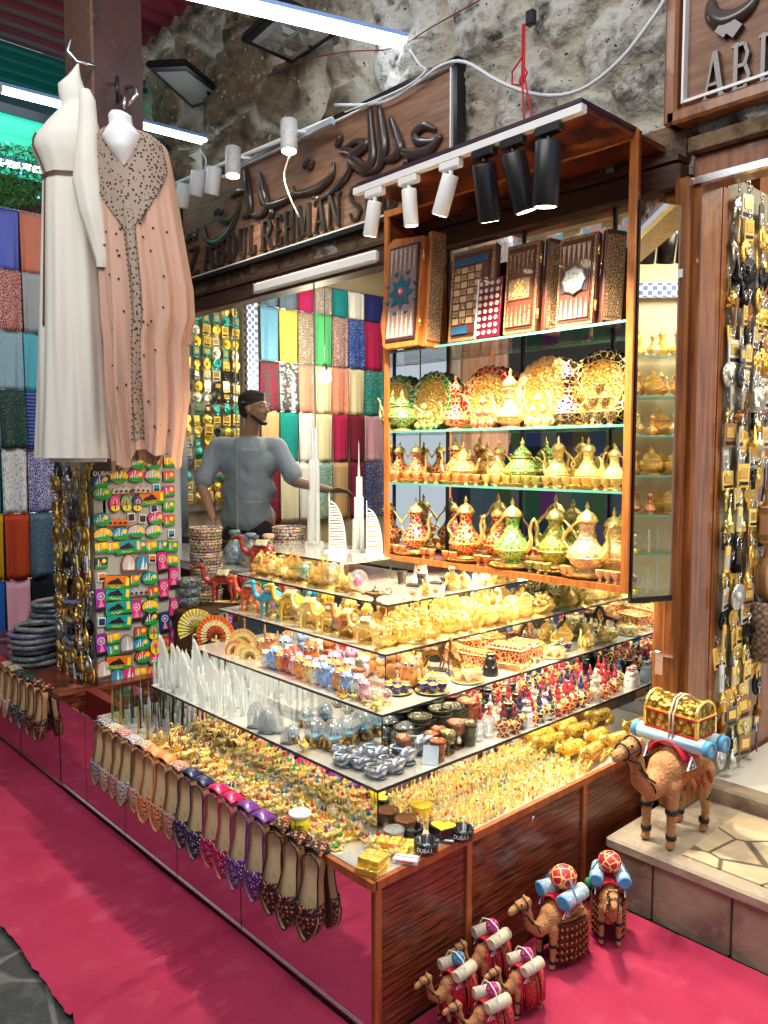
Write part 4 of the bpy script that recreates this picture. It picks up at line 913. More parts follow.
def lidded_cup():
    mb = MB(); mb.lathe([(.30, 0), (.32, .04), (.16, .10), (.14, .18), (.34, .32), (.42, .50), (.40, .60)], enamel, n=14); mb.lathe([(.42, .60), (.44, .63), (.34, .76), (.12, .86), (.06, .9), (.10, .95), (.02, 1.0)], gold, n=14); mb.lathe([(.32, 0), (.33, .04), (.17, .09)], gold, n=14)
    return mb.obj('lidded_cup')
def plate():           # stands upright facing -Y, unit diameter
    r = empty('decorative_plate'); T = Matrix.Translation((0, 0, .5)) @ Matrix.Rotation(pi / 2 - .16, 4, 'X')
    mb = MB(); mb.lathe([(.34, .0), (.36, .03), (.42, .045), (.49, .03), (.505, .045), (.49, .05), (.42, .065), (.35, .045), (.33, .015)], enamel_big, n=44, T=T, flute=.02, nf=22); mb.obj('rim', r)
    mb = MB(); mb.lathe([(.0, .012), (.34, .012), (.352, .048), (.375, .06), (.36, .03)], goldrelief, n=40, T=T); mb.lathe([(.14, .014), (.15, .024), (.16, .014)], goldp, n=30, T=T); mb.lathe([(.25, .014), (.257, .022), (.265, .014)], goldp, n=36, T=T); mb.obj('medallion', r)
    return r
def tray():
    mb = MB(); mb.lathe([(0, .02), (.40, .02), (.44, .05), (.50, .08), (.505, .07), (.45, .03), (.40, .0), (0, 0)], goldrelief, n=36, flute=.02, nf=18)
    return mb.obj('round_tray')
def plated_tray():
    mb = MB(); mb.lathe([(0, .02), (.42, .02), (.46, .05), (.50, .08), (.505, .07), (.45, .03), (.40, .0), (0, 0)], oc_gloss, n=30); mb.lathe([(.49, .075), (.505, .085), (.505, .07)], gold, n=30)
    return mb.obj('round_tray')
def tower_model(cryst):  # stepped needle tower, unit height
    def build():
        mb = MB(); m = crystal if cryst else oc_metal
        mb.box((0, 0, .012), (.17, .17, .024), m, bev=.006)
        for k in range(3):
            a = 2 * pi * k / 3
            for j, (rr, h0, h1, q) in enumerate(((.062, .02, .30, .036), (.048, .02, .50, .032), (.028, .02, .68, .028))):
                aa = a + j * .35; mb.cyl((rr * cos(aa), rr * sin(aa), h0), (rr * cos(aa), rr * sin(aa), h1), q, m, q * .8, 8)
        mb.tube([(0, 0, .02), (0, 0, .60), (0, 0, .61), (0, 0, .76), (0, 0, .77), (0, 0, .88), (0, 0, 1.0)], [.038, .03, .02, .017, .011, .009, .002], m, 8)
        return mb.obj('tower_model')
    return build
tower_c = tower_model(True); tower_d = tower_model(False)
def crystal_sail():
    mb = MB(); mb.box((0, 0, .015), (.36, .2, .03), crystal, bev=.006)
    mb.prism([(-.14, .03), (.15, .03), (.13, .3), (.06, .6), (-.06, .86), (-.14, .95)], -.05, .05, crystal, T=Matrix.Rotation(pi / 2, 4, 'X')); mb.cyl((-.14, 0, .03), (-.14, 0, 1.0), .014, white, .004, 6)
    return mb.obj('crystal_sail_model')
def crystal_twin():
    mb = MB(); mb.box((0, 0, .015), (.34, .2, .03), crystal, bev=.006)
    for x, h in ((-.09, .9), (.09, 1.0)): mb.tube([(x, 0, .03), (x, 0, h * .72), (x, 0, h * .74), (x, 0, h)], [.075, .07, .055, .003], crystal, 4, False)
    mb.box((0, 0, .18), (.12, .06, .04), crystal); return mb.obj('crystal_twin_towers')
def sail_model():      # sail shaped hotel: curved mast, ribbed sail; unit height, seen from the front
    r = empty('sail_building_model')
    mb = MB(); mb.box((0, 0, .012), (.40, .22, .024), white, bev=.005)
    pts = [(-.16 + .0 * t, 0, .02 + .0) for t in (0,)] 
    arc = [(.15 - .30 * (t / 14) ** 1.0 * 0 - .28 * (1 - cos(t / 14 * pi / 2)), 0, .02 + .82 * sin(t / 14 * pi / 2)) for t in range(15)]
    arcL = [(-.15 + .0, 0, .02), (-.15, 0, .84), (-.15, 0, 1.0)]
    mb.tube(arc, .012, white, 6); mb.tube(arcL, [.012, .010, .003], white, 6)
    mb.obj('frame', r)
    mb = MB()
    for k in range(17):
        z = .05 + k * .045; x1 = .15 - .28 * (1 - cos(math.asin(min(1, (z - .02) / .82)))); 
        if x1 > -.13: mb.box(((x1 - .15) / 2, -.01, z), (x1 + .15, .05 * (1 - z * .6), .026), M('ivory_plastic', (.80, .80, .74), .4), bev=.004)
    mb.obj('sail_floors', r)
    return r
def snow_globe():
    r = empty('snow_globe')
    mb = MB(); mb.lathe([(.46, 0), (.48, .03), (.42, .30), (.44, .36), (.40, .38)], M('globe_base', (.06, .045, .03), .35, tex=('noise', 5, (.6, .35, .05), .52, .6)), n=22); mb.obj('base', r)
    mb = MB(); mb.ell((0, 0, .68), (.46, .46, .46), clearc, 24, 14); mb.obj('globe', r)
    mb = MB(); mb.cyl((0, 0, .36), (0, 0, .95), .05, gold, .01, 6); mb.cyl((.12, .05, .36), (.12, .05, .72), .05, oc_gloss, .03, 6); mb.cyl((-.13, 0, .36), (-.13, 0, .66), .06, oc_gloss, .02, 6); mb.ell((0, 0, .42), (.30, .30, .08), M('teal_paint', (.02, .25, .35), .4)); mb.obj('city_figure', r)
    return r
def glass_dome():      # etched crystal block with rounded top
    mb = MB(); mb.prism([(-.3, 0), (.3, 0), (.3, .6), (.22, .82), (.08, .96), (-.08, .96), (-.22, .82), (-.3, .6)], -.12, .12, clearc, T=Matrix.Rotation(pi / 2, 4, 'X'))
    mb.prism([(-.13, .12), (.13, .12), (.04, .55), (0, .8), (-.04, .55)], -.02, .02, white, T=Matrix.Rotation(pi / 2, 4, 'X'))
    mb.box((0, 0, .02), (.64, .28, .04), oc_gloss, bev=.01)
    return mb.obj('crystal_block')
def shoe_ashtray():    # curled slipper shaped metal ashtray
    r = empty('slipper_ashtray')
    def fn(u, v):
        a = 2 * pi * u; x = -1 + 2 * v; w = .36 * (max(0, 1 - x * x)) ** .5 * (1.0 if x > 0 else .9) + .005
        op = 1 if -.75 < x < .25 else 0
        z = .24 + w * .75 * sin(a) + (.22 * max(0, x - .55) ** 1 * 2)
        if sin(a) > .35 and op: z = .16 + .02 * cos(a * 3)
        return (x * .5, w * cos(a), z)
    mb = MB(); mb.grid(fn, 26, 26, silver, wrap=True)
    rim = [(-.14 + .30 * cos(t * pi / 12), .17 * sin(t * pi / 12) * 1.25, .41 + .03 * cos(t * pi / 12)) for t in range(25)]; mb.tube(rim, .028, silver, 6)
    mb.obj('shell', r)
    mb = MB(); mb.ell((-.14, 0, .36), (.2, .13, .02), oc_gloss, 14, 6); mb.obj('bowl_inset', r)
    mb = MB(); mb.ell((.0, 0, .06), (.46, .30, .06), silver, 18, 6); mb.obj('saucer', r)
    return r
def tumbler():
    mb = MB(); mb.lathe([(.30, 0), (.32, .04), (.30, .08), (.34, .5), (.40, .95), (.43, 1.0), (.37, 1.0), (.3, .4), (.0, .15)], oc_metal, n=16); mb.lathe([(.34, .28), (.365, .31), (.345, .34)], oc_metal, n=16); mb.lathe([(.385, .78), (.41, .81), (.395, .84)], oc_metal, n=16)
    return mb.obj('metal_beaker')
def goblet():
    mb = MB(); mb.lathe([(.30, 0), (.30, .03), (.07, .08), (.06, .38), (.12, .44), (.32, .58), (.36, .98), (.32, 1.0), (.26, .62), (.0, .5)], oc_metal, n=16)
    return mb.obj('metal_goblet')
def shot_glass():
    r = empty('shot_glass')
    mb = MB(); mb.lathe([(.28, 0), (.30, .5)], M('magenta_glass', (.9, .02, .25), .15, coat=.5), n=18); mb.obj('lower_band', r)
    mb = MB(); mb.lathe([(.30, .5), (.34, 1.0), (.30, 1.0), (.2, .6)], M('blue_glass', (.02, .16, .75), .15, coat=.5), n=18); mb.obj('upper_band', r)
    return r
def clear_glass_cup():
    mb = MB(); mb.lathe([(.26, 0), (.28, .05), (.33, 1.0), (.30, 1.0), (.25, .12), (0, .1)], clearc, n=16); return mb.obj('clear_glass')
def couple(dark):      # figurine in robe, jar like
    def build():
        r = empty('robed_figurine'); body = black if dark else white
        mb = MB(); mb.lathe([(.30, 0), (.33, .04), (.30, .25), (.26, .45), (.20, .58), (.10, .64)], body, n=16); mb.obj('robe', r)
        mb = MB(); mb.ell((0, 0, .74), (.15, .15, .17), skin, 14, 10); mb.ell((0, -.15, .73), (.02, .03, .03), skin); mb.obj('head', r)
        mb = MB(); mb.ell((0, .02, .80), (.19, .19, .15), body if dark else M('check_cloth', (.8, .78, .75), .7, tex=('checker', 14, (.5, .03, .03), 0, 1)), 14, 9); mb.lathe([(.24, .52), (.22, .62), (.18, .72)], body, n=14)
        mb.tube([(.17 * cos(t), .17 * sin(t) + .02, .86) for t in [i * pi / 6 for i in range(13)]], .02, black if not dark else goldp, 5); mb.obj('headscarf', r)
        mb = MB()
        for s_ in (-1, 1): mb.cap((s_ * .20, -.02, .50), .06, (s_ * .16, -.22, .36), .045, body); mb.ell((s_ * .13, -.26, .36), .035, skin, 8, 6)
        mb.obj('arms', r)
        return r
    return build
man_fig = couple(False); woman_fig = couple(True)
def bottle_fig():      # perfume bottle / little water pipe
    r = empty('perfume_bottle')
    mb = MB(); mb.lathe([(.16, 0), (.17, .03), (.10, .08), (.19, .2), (.22, .32), (.18, .42), (.08, .50), (.07, .58)], enamel, n=14); mb.obj('body', r)
    mb = MB(); mb.lathe([(.075, .56), (.10, .60), (.11, .66), (.07, .72), (.04, .76), (.06, .82), (.04, .88), (.005, 1.0)], oc_gloss, n=12); mb.lathe([(.09, .49), (.1, .51), (.085, .53)], silver, n=12); mb.obj('stopper', r)
    return r
def oil_lamp():        # little genie lamp on foot
    mb = MB(); mb.lathe([(.16, 0), (.17, .03), (.05, .12), (.05, .20), (.20, .28), (.27, .40), (.22, .50), (.10, .58)], gold, n=12, sx=1.3); mb.lathe([(.13, .55), (.14, .6), (.06, .72), (.02, .8), (.04, .86), (.005, .95)], oc_gloss, n=10)
    mb.tube([(-.28, 0, .40), (-.45, 0, .42), (-.6, 0, .55)], [.07, .045, .035], gold, 6); handle_arc(mb, .25, .28, .56, .2, .022, gold)
    return mb.obj('miniature_oil_lamp')
def brass_lamp():
    r = empty('oil_lamp')
    mb = MB(); mb.lathe([(.22, 0), (.24, .03), (.07, .10), (.05, .26), (.12, .32), (.30, .42), (.36, .52), (.30, .60)], oc_metal, n=20, sx=1.5); mb.tube([(-.48, 0, .50), (-.7, 0, .48), (-.95, 0, .58), (-1.1, 0, .62)], [.1, .07, .05, .07], oc_metal, 8); mb.obj('body', r)
    mb = MB(); mb.lathe([(.2, .60), (.22, .62), (.10, .74), (.03, .80), (.05, .86), (.005, .95)], oc_metal, n=14); mb.obj('lid', r)
    mb = MB(); mb.tube([(.45, 0, .5), (.7, 0, .45), (.9, 0, .6), (.85, 0, .8), (.65, 0, .78), (.62, 0, .68)], .035, oc_metal, 7); mb.obj('handle', r)
    return r
def tiny_camel_ring():  # keyring sized gold trinket: camel silhouette on a peg stand
    mb = MB(); mb.box((0, 0, .04), (.5, .34, .08), gold, bev=.02)
    mb.ell((0, 0, .52), (.26, .13, .14), gold, 10, 6); mb.ell((0, 0, .66), (.10, .09, .1), oc_gloss, 8, 5)
    for x in (-.17, .17):
        for y in (-.06, .06): mb.cyl((x, y, .08), (x, y, .45), .035, gold, n=5)
    mb.tube([(-.2, 0, .52), (-.34, 0, .58), (-.38, 0, .80), (-.5, 0, .84)], [.07, .05, .045, .03], gold, 6)
    return mb.obj('gold_camel_charm')
def tiny_tower_ring():
    mb = MB(); mb.lathe([(.24, 0), (.24, .06), (.1, .1), (.09, .4), (.05, .44), (.045, .7), (.01, 1)], gold, n=8); mb.ell((.13, 0, .22), (.07, .07, .12), oc_gloss, 7, 5); mb.ell((-.12, .06, .18), (.07, .06, .1), gold, 7, 5)
    return mb.obj('gold_tower_charm')
def tiny_flask():
    mb = MB(); mb.lathe([(.14, 0), (.20, .12), (.21, .35), (.10, .5), (.07, .6)], M('amber_glass', (.85, .62, .25), .12, 0, coat=.6), n=9); mb.lathe([(.09, .6), (.10, .75), (.02, .9)], oc_gloss, n=8); mb.lathe([(.2, .1), (.22, .13), (.2, .17)], gold, n=9)
    return mb.obj('miniature_perfume_flask')
def brooch():
    mb = MB(); mb.lathe([(.0, .05), (.36, .08), (.48, .12), (.5, .06), (.3, 0)], gold, n=14, flute=.12, nf=7); mb.ell((0, 0, .14), (.2, .2, .12), oc_gloss, 10, 6)
    for k in range(6): a = k * pi / 3; mb.ell((.34 * cos(a), .34 * sin(a), .13), .06, goldp, 6, 4)
    return mb.obj('jewelled_pin_dish')
def mini_ship():
    mb = MB(); 
    mb.grid(lambda u, v: ((v - .5) * 1.0, .16 * sin(pi * v) ** .6 * cos(pi * u + pi), .12 + .25 * abs(v - .5) ** 1.6 * 2 - .12 * sin(pi * v) ** .5 * sin(pi * u)), 8, 14, gold); mb.box((0, 0, .16), (.7, .22, .02), gold)
    for x, h in ((-.15, .85), (.18, .7)):
        mb.cyl((x, 0, .1), (x, 0, h), .015, gold, n=5); mb.add([(x, 0, h - .02), (x + .02, 0, .26), (x + .30, 0, .28), (x, .01, h - .02), (x + .02, .012, .26), (x + .30, .01, .28)], [(0, 1, 2), (3, 5, 4), (0, 2, 5, 3), (0, 3, 4, 1), (1, 4, 5, 2)], oc_metal)
    mb.lathe([(.2, -.04), (.2, 0), (.05, .04)], gold, n=10, sx=1.6)
    return mb.obj('miniature_dhow')
def gift_box():
    r = empty('gift_box')
    mb = MB(); mb.box((0, 0, .5), (1, 1.0, 1), goldpaper, bev=.03); mb.obj('box', r)
    mb = MB(); mb.box((0, 0, 1.0), (.16, 1.01, .03), goldp); mb.box((0, 0, 1.0), (1.01, .12, .03), goldp); mb.box((0, 0, .52), (1.02, 1.02, .05), M('box_seam', (.4, .25, .03), .4)); mb.obj('ribbon', r)
    return r
def bangle_cup():
    mb = MB(); mb.lathe([(.40, 0), (.46, .05), (.48, .5), (.50, .62), (.42, .62), (.38, .5), (.36, .15), (.0, .12)], oc_gloss, n=22); mb.lathe([(.49, .56), (.515, .6), (.50, .64), (.41, .64)], oc_metal, n=22)
    return mb.obj('round_trinket_bowl')
def ashtray():
    r = empty('black_ashtray')
    mb = MB(); mb.lathe([(.44, 0), (.48, .04), (.50, .42), (.46, .46), (.38, .44), (.34, .16), (.0, .12)], M('gloss_black', (.012, .012, .015), .12, coat=.8), n=26, flute=.0)
    for k in range(4): a = k * pi / 2 + .4; mb.box((.44 * cos(a), .44 * sin(a), .46), (.10, .08, .05), MATS['gloss_black'], bev=.01)
    mb.obj('bowl', r)
    mb = MB(); mb.ell((0, 0, .15), (.3, .3, .02), oc_gloss, 16, 5); mb.obj('picture', r)
    return r
def leopard_fig():
    mb = MB(); g = leopard; c = mb.cap
    c((-.30, 0, .22), .15, (.22, 0, .24), .16, g); c((.22, 0, .26), .13, (.40, 0, .34), .095, g); mb.ell((.47, 0, .37), (.10, .085, .08), g); mb.ell((.55, 0, .345), (.05, .05, .04), g)
    for s_ in (-1, 1):
        mb.ell((.42, s_ * .07, .45), (.025, .02, .035), g); c((.28, s_ * .10, .12), .06, (.50, s_ * .11, .05), .045, g); c((-.32, s_ * .12, .15), .09, (-.10, s_ * .16, .05), .045, g); c((.5, s_ * .11, .05), .045, (.58, s_ * .11, .04), .04, g)
    c((-.42, 0, .18), .05, (-.62, .08, .08), .035, g); c((-.62, .08, .08), .035, (-.60, .25, .05), .03, g)
    o = mobj(remeshed(mb, .018, 3, g), 'leopard_figurine')
    m2 = MB()
    for s_ in (-1, 1): m2.ell((.535, s_ * .055, .395), (.014, .012, .014), oc_gloss, 8, 6)
    m2.ell((.60, 0, .35), (.012, .02, .012), black, 8, 6); m2.obj('eyes', o)
    return o
def owl():
    r = empty('owl_figurine')
    mb = MB(); mb.ell((0, 0, .38), (.27, .24, .38), oc_print, 18, 12); mb.ell((0, 0, .74), (.25, .22, .22), oc_print, 18, 12)
    for s_ in (-1, 1): mb.cap((s_ * .16, 0, .86), .05, (s_ * .21, 0, .98), .015, oc_print, 8); mb.ell((s_ * .25, 0, .40), (.08, .17, .24), oc_gloss, 12, 8)
    mb.obj('body', r)
    mb = MB()
    for s_ in (-1, 1):
        T = Matrix.Translation((s_ * .105, -.19, .77)) @ Matrix.Rotation(pi / 2, 4, 'X'); mb.lathe([(.098, 0), (.092, .03), (0, .035)], oc_gloss, n=16, T=T); mb.lathe([(.07, .03), (.066, .042), (0, .044)], white, n=16, T=T); mb.lathe([(.05, .042), (0, .052)], M('eye_blue', (.02, .1, .3), .2), n=14, T=T); mb.lathe([(.032, .048), (0, .06)], black, n=12, T=T)
    mb.obj('eyes', r)
    mb = MB(); mb.cap((0, -.22, .70), .03, (0, -.26, .64), .01, goldp, 8); mb.obj('beak', r)
    return r
def fan():             # peacock like open hand fan, stands upright facing -Y, unit diameter
    r = empty('folding_fan')
    def ring(r0, r1, m, z, n=40, wav=.012):
        def fn(u, v):
            a = -.15 * pi + 1.3 * pi * u; rr = r0 + (r1 - r0) * v; w = wav * (1 if int(round(u * n)) % 2 else -1); return (rr * cos(a), z + w, .12 + rr * sin(a))
        mb = MB(); mb.grid(fn, n, 3, m, smooth=False); return mb
    o = ring(.05, .27, oc_print, 0).obj('leaf', r); solidify(o, .008)
    o = ring(.26, .40, M('fan_cream', (.85, .75, .35), .6, tex=('vor', 22, (.5, .08, .05), .3, .2)), -.008).obj('middle_band', r); solidify(o, .008)
    o = ring(.39, .5, oc_cloth, -.016).obj('outer_band', r); solidify(o, .008)
    mb = MB()
    for k in range(15): a = -.15 * pi + 1.3 * pi * k / 14; mb.cyl((0, -.02, .12), (.26 * cos(a), -.02, .12 + .26 * sin(a)), .006, black, n=5)
    mb.ell((0, -.02, .12), (.04, .02, .04), goldp); mb.box((0, .0, .02), (.2, .16, .04), gold, bev=.01); mb.box((0, 0, .07), (.03, .03, .1), gold); mb.obj('ribs', r)
    return r
def chest_small():
    r = empty('wooden_box')
    mb = MB(); mb.box((0, 0, .28), (1.2, .8, .56), wood_trim, bev=.03); mb.box((0, -.405, .28), (.9, .02, .34), inlay); mb.obj('box', r)
    mb = MB(); mb.box((0, 0, .66), (1.26, .86, .18), wood_trim, bev=.03); mb.box((0, 0, .76), (.9, .55, .02), inlay); mb.obj('lid', r)
    mb = MB(); mb.box((0, -.44, .55), (.12, .03, .14), goldp, bev=.01); mb.obj('clasp', r)
    return r
redbox = M('red_velvet_enamel', (.5, .02, .03), .25, .2, tex=[('edge', 9, (1, .72, .25), .10, .06)], coat=.4)
def jewel_box():
    r = empty('jewellery_box')
    mb = MB(); mb.box((0, 0, .34), (1.0, .62, .36), redbox, bev=.05)
    for x in (-1, 1):
        for y in (-1, 1): mb.tube([(x * .44, y * .26, .18), (x * .50, y * .31, .10), (x * .47, y * .29, 0)], [.06, .04, .05], gold, 7)
    mb.box((0, 0, .18), (1.02, .64, .03), gold, bev=.01); mb.obj('casket', r)
    mb = MB(); mb.box((0, 0, .55), (1.04, .66, .05), gold, bev=.02); mb.box((0, 0, .60), (.94, .56, .07), redbox, bev=.03); mb.box((0, 0, .64), (.7, .36, .02), goldrelief, bev=.01); mb.obj('lid', r)
    return r
def horse():
    mb = MB(); c = mb.cap; g = oc_metal
    c((-.22, 0, .50), .13, (.20, 0, .58), .13, g); c((.22, 0, .62), .10, (.40, 0, .92), .06, g); c((.40, 0, .93), .065, (.58, 0, .84), .035, g)
    for s_ in (-1, 1):
        mb.cap((.41, s_ * .03, .98), .02, (.42, s_ * .035, 1.06), .006, g, 6)
        c((.20, s_ * .07, .50), .06, (.30 + .06 * s_, s_ * .08, .30), .035, g); c((.30 + .06 * s_, s_ * .08, .30), .033, (.24 + .05 * s_, s_ * .08, .06), .025, g)
        c((-.25, s_ * .07, .46), .08, (-.20 - .05 * s_, s_ * .08, .30), .04, g); c((-.20 - .05 * s_, s_ * .08, .30), .038, (-.30 - .03 * s_, s_ * .08, .05), .025, g)
    c((-.32, 0, .55), .04, (-.50, 0, .52), .035, g); c((-.50, 0, .52), .035, (-.56, 0, .30), .02, g)
    c((.33, 0, .95), .03, (.18, 0, .72), .03, g)
    o = mobj(remeshed(mb, .02, 2, g), 'rearing_horse_figurine'); m2 = MB(); m2.box((0, 0, .015), (.8, .34, .05), wood_dark, bev=.02); m2.obj('base', o); return o
def bowl():
    mb = MB(); mb.lathe([(.34, 0), (.36, .03), (.46, .22), (.50, .42), (.485, .43), (.44, .25), (.3, .06), (0, .05)], mosaic, n=30); return mb.obj('mosaic_bowl')
def bowl2():
    mb = MB(); mb.lathe([(.42, 0), (.44, .03), (.47, .22), (.49, .38), (.475, .39), (.45, .25), (.3, .06), (0, .05)], M('ethnic_pattern', (.32, .10, .03), .5, 0, tex=[('cells', 9, None, 1.2, .45, None, .55), ('edge', 9, (.75, .62, .4), .08, .05), ('zbands', 3.2, (.02, .02, .04), .86, .92)]), n=30); return mb.obj('painted_bowl')
def vase():
    r = empty('mosaic_vase')
    mb = MB(); mb.lathe([(.20, 0), (.22, .03), (.30, .12), (.36, .28), (.33, .42), (.22, .58), (.12, .72), (.10, .82), (.13, .86)], mosaic2, n=26); mb.obj('body', r)
    mb = MB(); mb.lathe([(.14, .86), (.17, .88), (.17, .94), (.14, .98), (.10, .98), (.1, .86)], oc_gloss, n=20); mb.obj('neck_rim', r)
    return r
def tissue_box():
    r = empty('tissue_box_figure')
    mb = MB(); mb.box((0, 0, .42), (.74, .66, .84), cream_gloss, bev=.05); mb.obj('box', r)
    mb = MB(); mb.box((0, -.01, .84), (.78, .70, .10), black, bev=.03); mb.obj('headband', r)
    mb = MB()
    T = Matrix.Translation((0, -.335, .48)) @ Matrix.Rotation(pi / 2, 4, 'X'); mb.lathe([(.19, 0), (.18, .012), (0, .014)], skin2, n=18, T=T)
    for s_ in (-1, 1): mb.ell((s_ * .07, -.352, .54), (.025, .008, .02), black, 8, 5)
    mb.box((0, -.352, .43), (.12, .01, .03), black); mb.ell((0, -.36, .48), (.02, .02, .03), skin2, 8, 5); mb.obj('face', r)
    return r
cream_gloss = M('cream_gloss', (.82, .78, .68), .3, coat=.3); skin2 = M('figurine_skin', (.75, .52, .30), .5)
def arab_bust():
    r = empty('robed_head_figure')
    mb = MB(); mb.lathe([(.34, 0), (.30, .3), (.18, .42)], white, n=16); mb.obj('shoulders', r)
    mb = MB(); mb.ell((0, -.02, .62), (.17, .16, .2), skin2, 14, 10); mb.ell((0, -.19, .60), (.02, .03, .03), skin2); mb.box((0, -.17, .50), (.12, .03, .05), black, bev=.01); mb.obj('head', r)
    mb = MB(); mb.ell((0, .03, .76), (.22, .20, .17), black, 14, 8); mb.lathe([(.30, .25), (.26, .5), (.22, .75)], white, n=14, c=(0, .06, 0), sy=.8); mb.obj('headdress', r)
    return r
def tree_ship():       # gold filigree boat with palms
    r = empty('gold_filigree_ship')
    mb = MB(); mb.grid(lambda u, v: ((v - .5) * 1.3, .2 * sin(pi * v) ** .6 * cos(pi * u + pi), .30 + .5 * abs(v - .5) ** 2 * 2.2 - .2 * sin(pi * v) ** .5 * sin(pi * u)), 10, 18, gold); mb.lathe([(.34, 0), (.34, .04), (.08, .10), (.06, .2)], gold, n=12, sx=1.4); mb.obj('hull', r)
    mb = MB()
    for k in range(9):
        a = k * 2.4; x = -.45 + .11 * k; mb.tube([(x, .06 * sin(a), .25), (x + .02, .08 * sin(a), .55 + .1 * sin(k * 1.7)), (x + .12 * cos(a), .14 * sin(a), .75 + .12 * sin(k * 1.3))], [.03, .02, .008], gold, 5)
        for q in range(3): mb.ell((x + .1 * cos(a + q), .12 * sin(a + q * 2), .50 + .12 * q + .08 * sin(k)), (.08, .03, .05), gold, 8, 5)
    mb.obj('sails', r)
    return r
def spice_pot():       # gold relief incense pot cluster item
    mb = MB(); mb.lathe([(.30, 0), (.32, .04), (.18, .10), (.34, .22), (.42, .38), (.36, .50), (.30, .54), (.34, .58), (.22, .74), (.07, .82), (.1, .88), (.01, 1.0)], goldrelief, n=16); mb.ell((0, 0, .55), (.36, .36, .03), oc_gloss, 14, 5)
    return mb.obj('gold_incense_pot')
def gold_swan():
    mb = MB(); mb.ell((0, 0, .30), (.42, .24, .24), goldrelief, 14, 9); mb.tube([(-.3, 0, .36), (-.46, 0, .55), (-.40, 0, .80), (-.50, 0, .92), (-.62, 0, .88)], [.1, .07, .055, .06, .02], gold, 8)
    for s_ in (-1, 1): mb.ell((.12, s_ * .2, .42), (.34, .06, .24), gold, 12, 7)
    mb.ell((.4, 0, .45), (.12, .1, .16), gold, 10, 6); mb.lathe([(.25, 0), (.26, .04), (.1, .1)], gold, n=12); return mb.obj('gold_bird_dish')
def globe_trinket():
    mb = MB(); mb.lathe([(.3, 0), (.3, .08), (.1, .16)], goldp, n=12); mb.ell((0, 0, .55), (.36, .36, .38), clearc, 14, 9); mb.ell((0, 0, .5), (.18, .18, .22), oc_print, 10, 7); return mb.obj('small_glass_globe')

# =================================================================== CAMELS
def camel_mesh(vox, mat):
    mb = MB(); c = mb.cap
    c((-.24, 0, .74), .17, (.20, 0, .74), .185, mat); mb.ell((-.02, 0, .86), (.24, .15, .17), mat, 16, 10)
    c((.26, 0, .70), .15, (.46, 0, .60), .11, mat); c((.46, 0, .60), .105, (.66, 0, .74), .085, mat); c((.66, 0, .74), .08, (.74, 0, 1.06), .07, mat); c((.74, 0, 1.12), .088, (.88, 0, 1.12), .075, mat); c((.88, 0, 1.11), .07, (1.03, 0, 1.08), .056, mat); mb.ell((1.05, 0, 1.065), (.045, .05, .045), mat, 12, 8)
    for s_ in (-1, 1):
        c((.74, s_ * .05, 1.18), .022, (.72, s_ * .085, 1.23), .012, mat, 8); mb.ell((.89, s_ * .055, 1.155), (.035, .02, .022), mat, 10, 7)
        c((.27, s_ * .12, .62), .085, (.31, s_ * .14, .36), .055, mat); c((.31, s_ * .14, .36), .054, (.31, s_ * .14, .07), .043, mat); c((.31, s_ * .14, .05), .05, (.34, s_ * .14, .04), .045, mat, 10)
        c((-.30, s_ * .12, .66), .12, (-.27, s_ * .14, .40), .062, mat); c((-.27, s_ * .14, .40), .055, (-.33, s_ * .14, .26), .048, mat); c((-.33, s_ * .14, .26), .047, (-.31, s_ * .14, .07), .042, mat); c((-.31, s_ * .14, .05), .05, (-.28, s_ * .14, .04), .045, mat, 10)
    c((-.42, 0, .74), .035, (-.48, 0, .50), .02, mat, 8)
    return remeshed(mb, vox, 3, mat)
CM = camel_mesh(.022, leather)
CMF = CM.copy(); CMF.materials.clear(); CMF.materials.append(oc_gloss)
redf = M('red_felt', (.50, .01, .03), .85, tex=('vor', 22, (.85, .8, .75), .16, .11)); tass = M('orange_tassel', (.50, .14, .04), .85, tex=('noise', 60, (.25, .05, .015), .45, .65)); crochet = M('brown_crochet', (.27, .07, .02), .9, tex=('vor', 26, (.08, .015, .008), .30, .42), bump=('vor', 26, .9))
rollb = M('blue_roll', (.25, .55, .75), .8, tex=('bands', 30, (.75, .78, .78), .5, .6)); rollw = M('cream_roll', (.66, .60, .46), .85, bump=('noise', 90, .3)); brocade = M('brocade', (.45, .01, .05), .5, tex=[('edge', 8, (.90, .55, .15), .09, .05), ('vor', 12, (.9, .6, .2), .14, .1)]); satinb = M('pale_blue_satin', (.32, .48, .62), .5, tex=('noise', 20, (.7, .74, .78), .5, .6)); badge = M('badge_blue', (.03, .06, .25), .4)
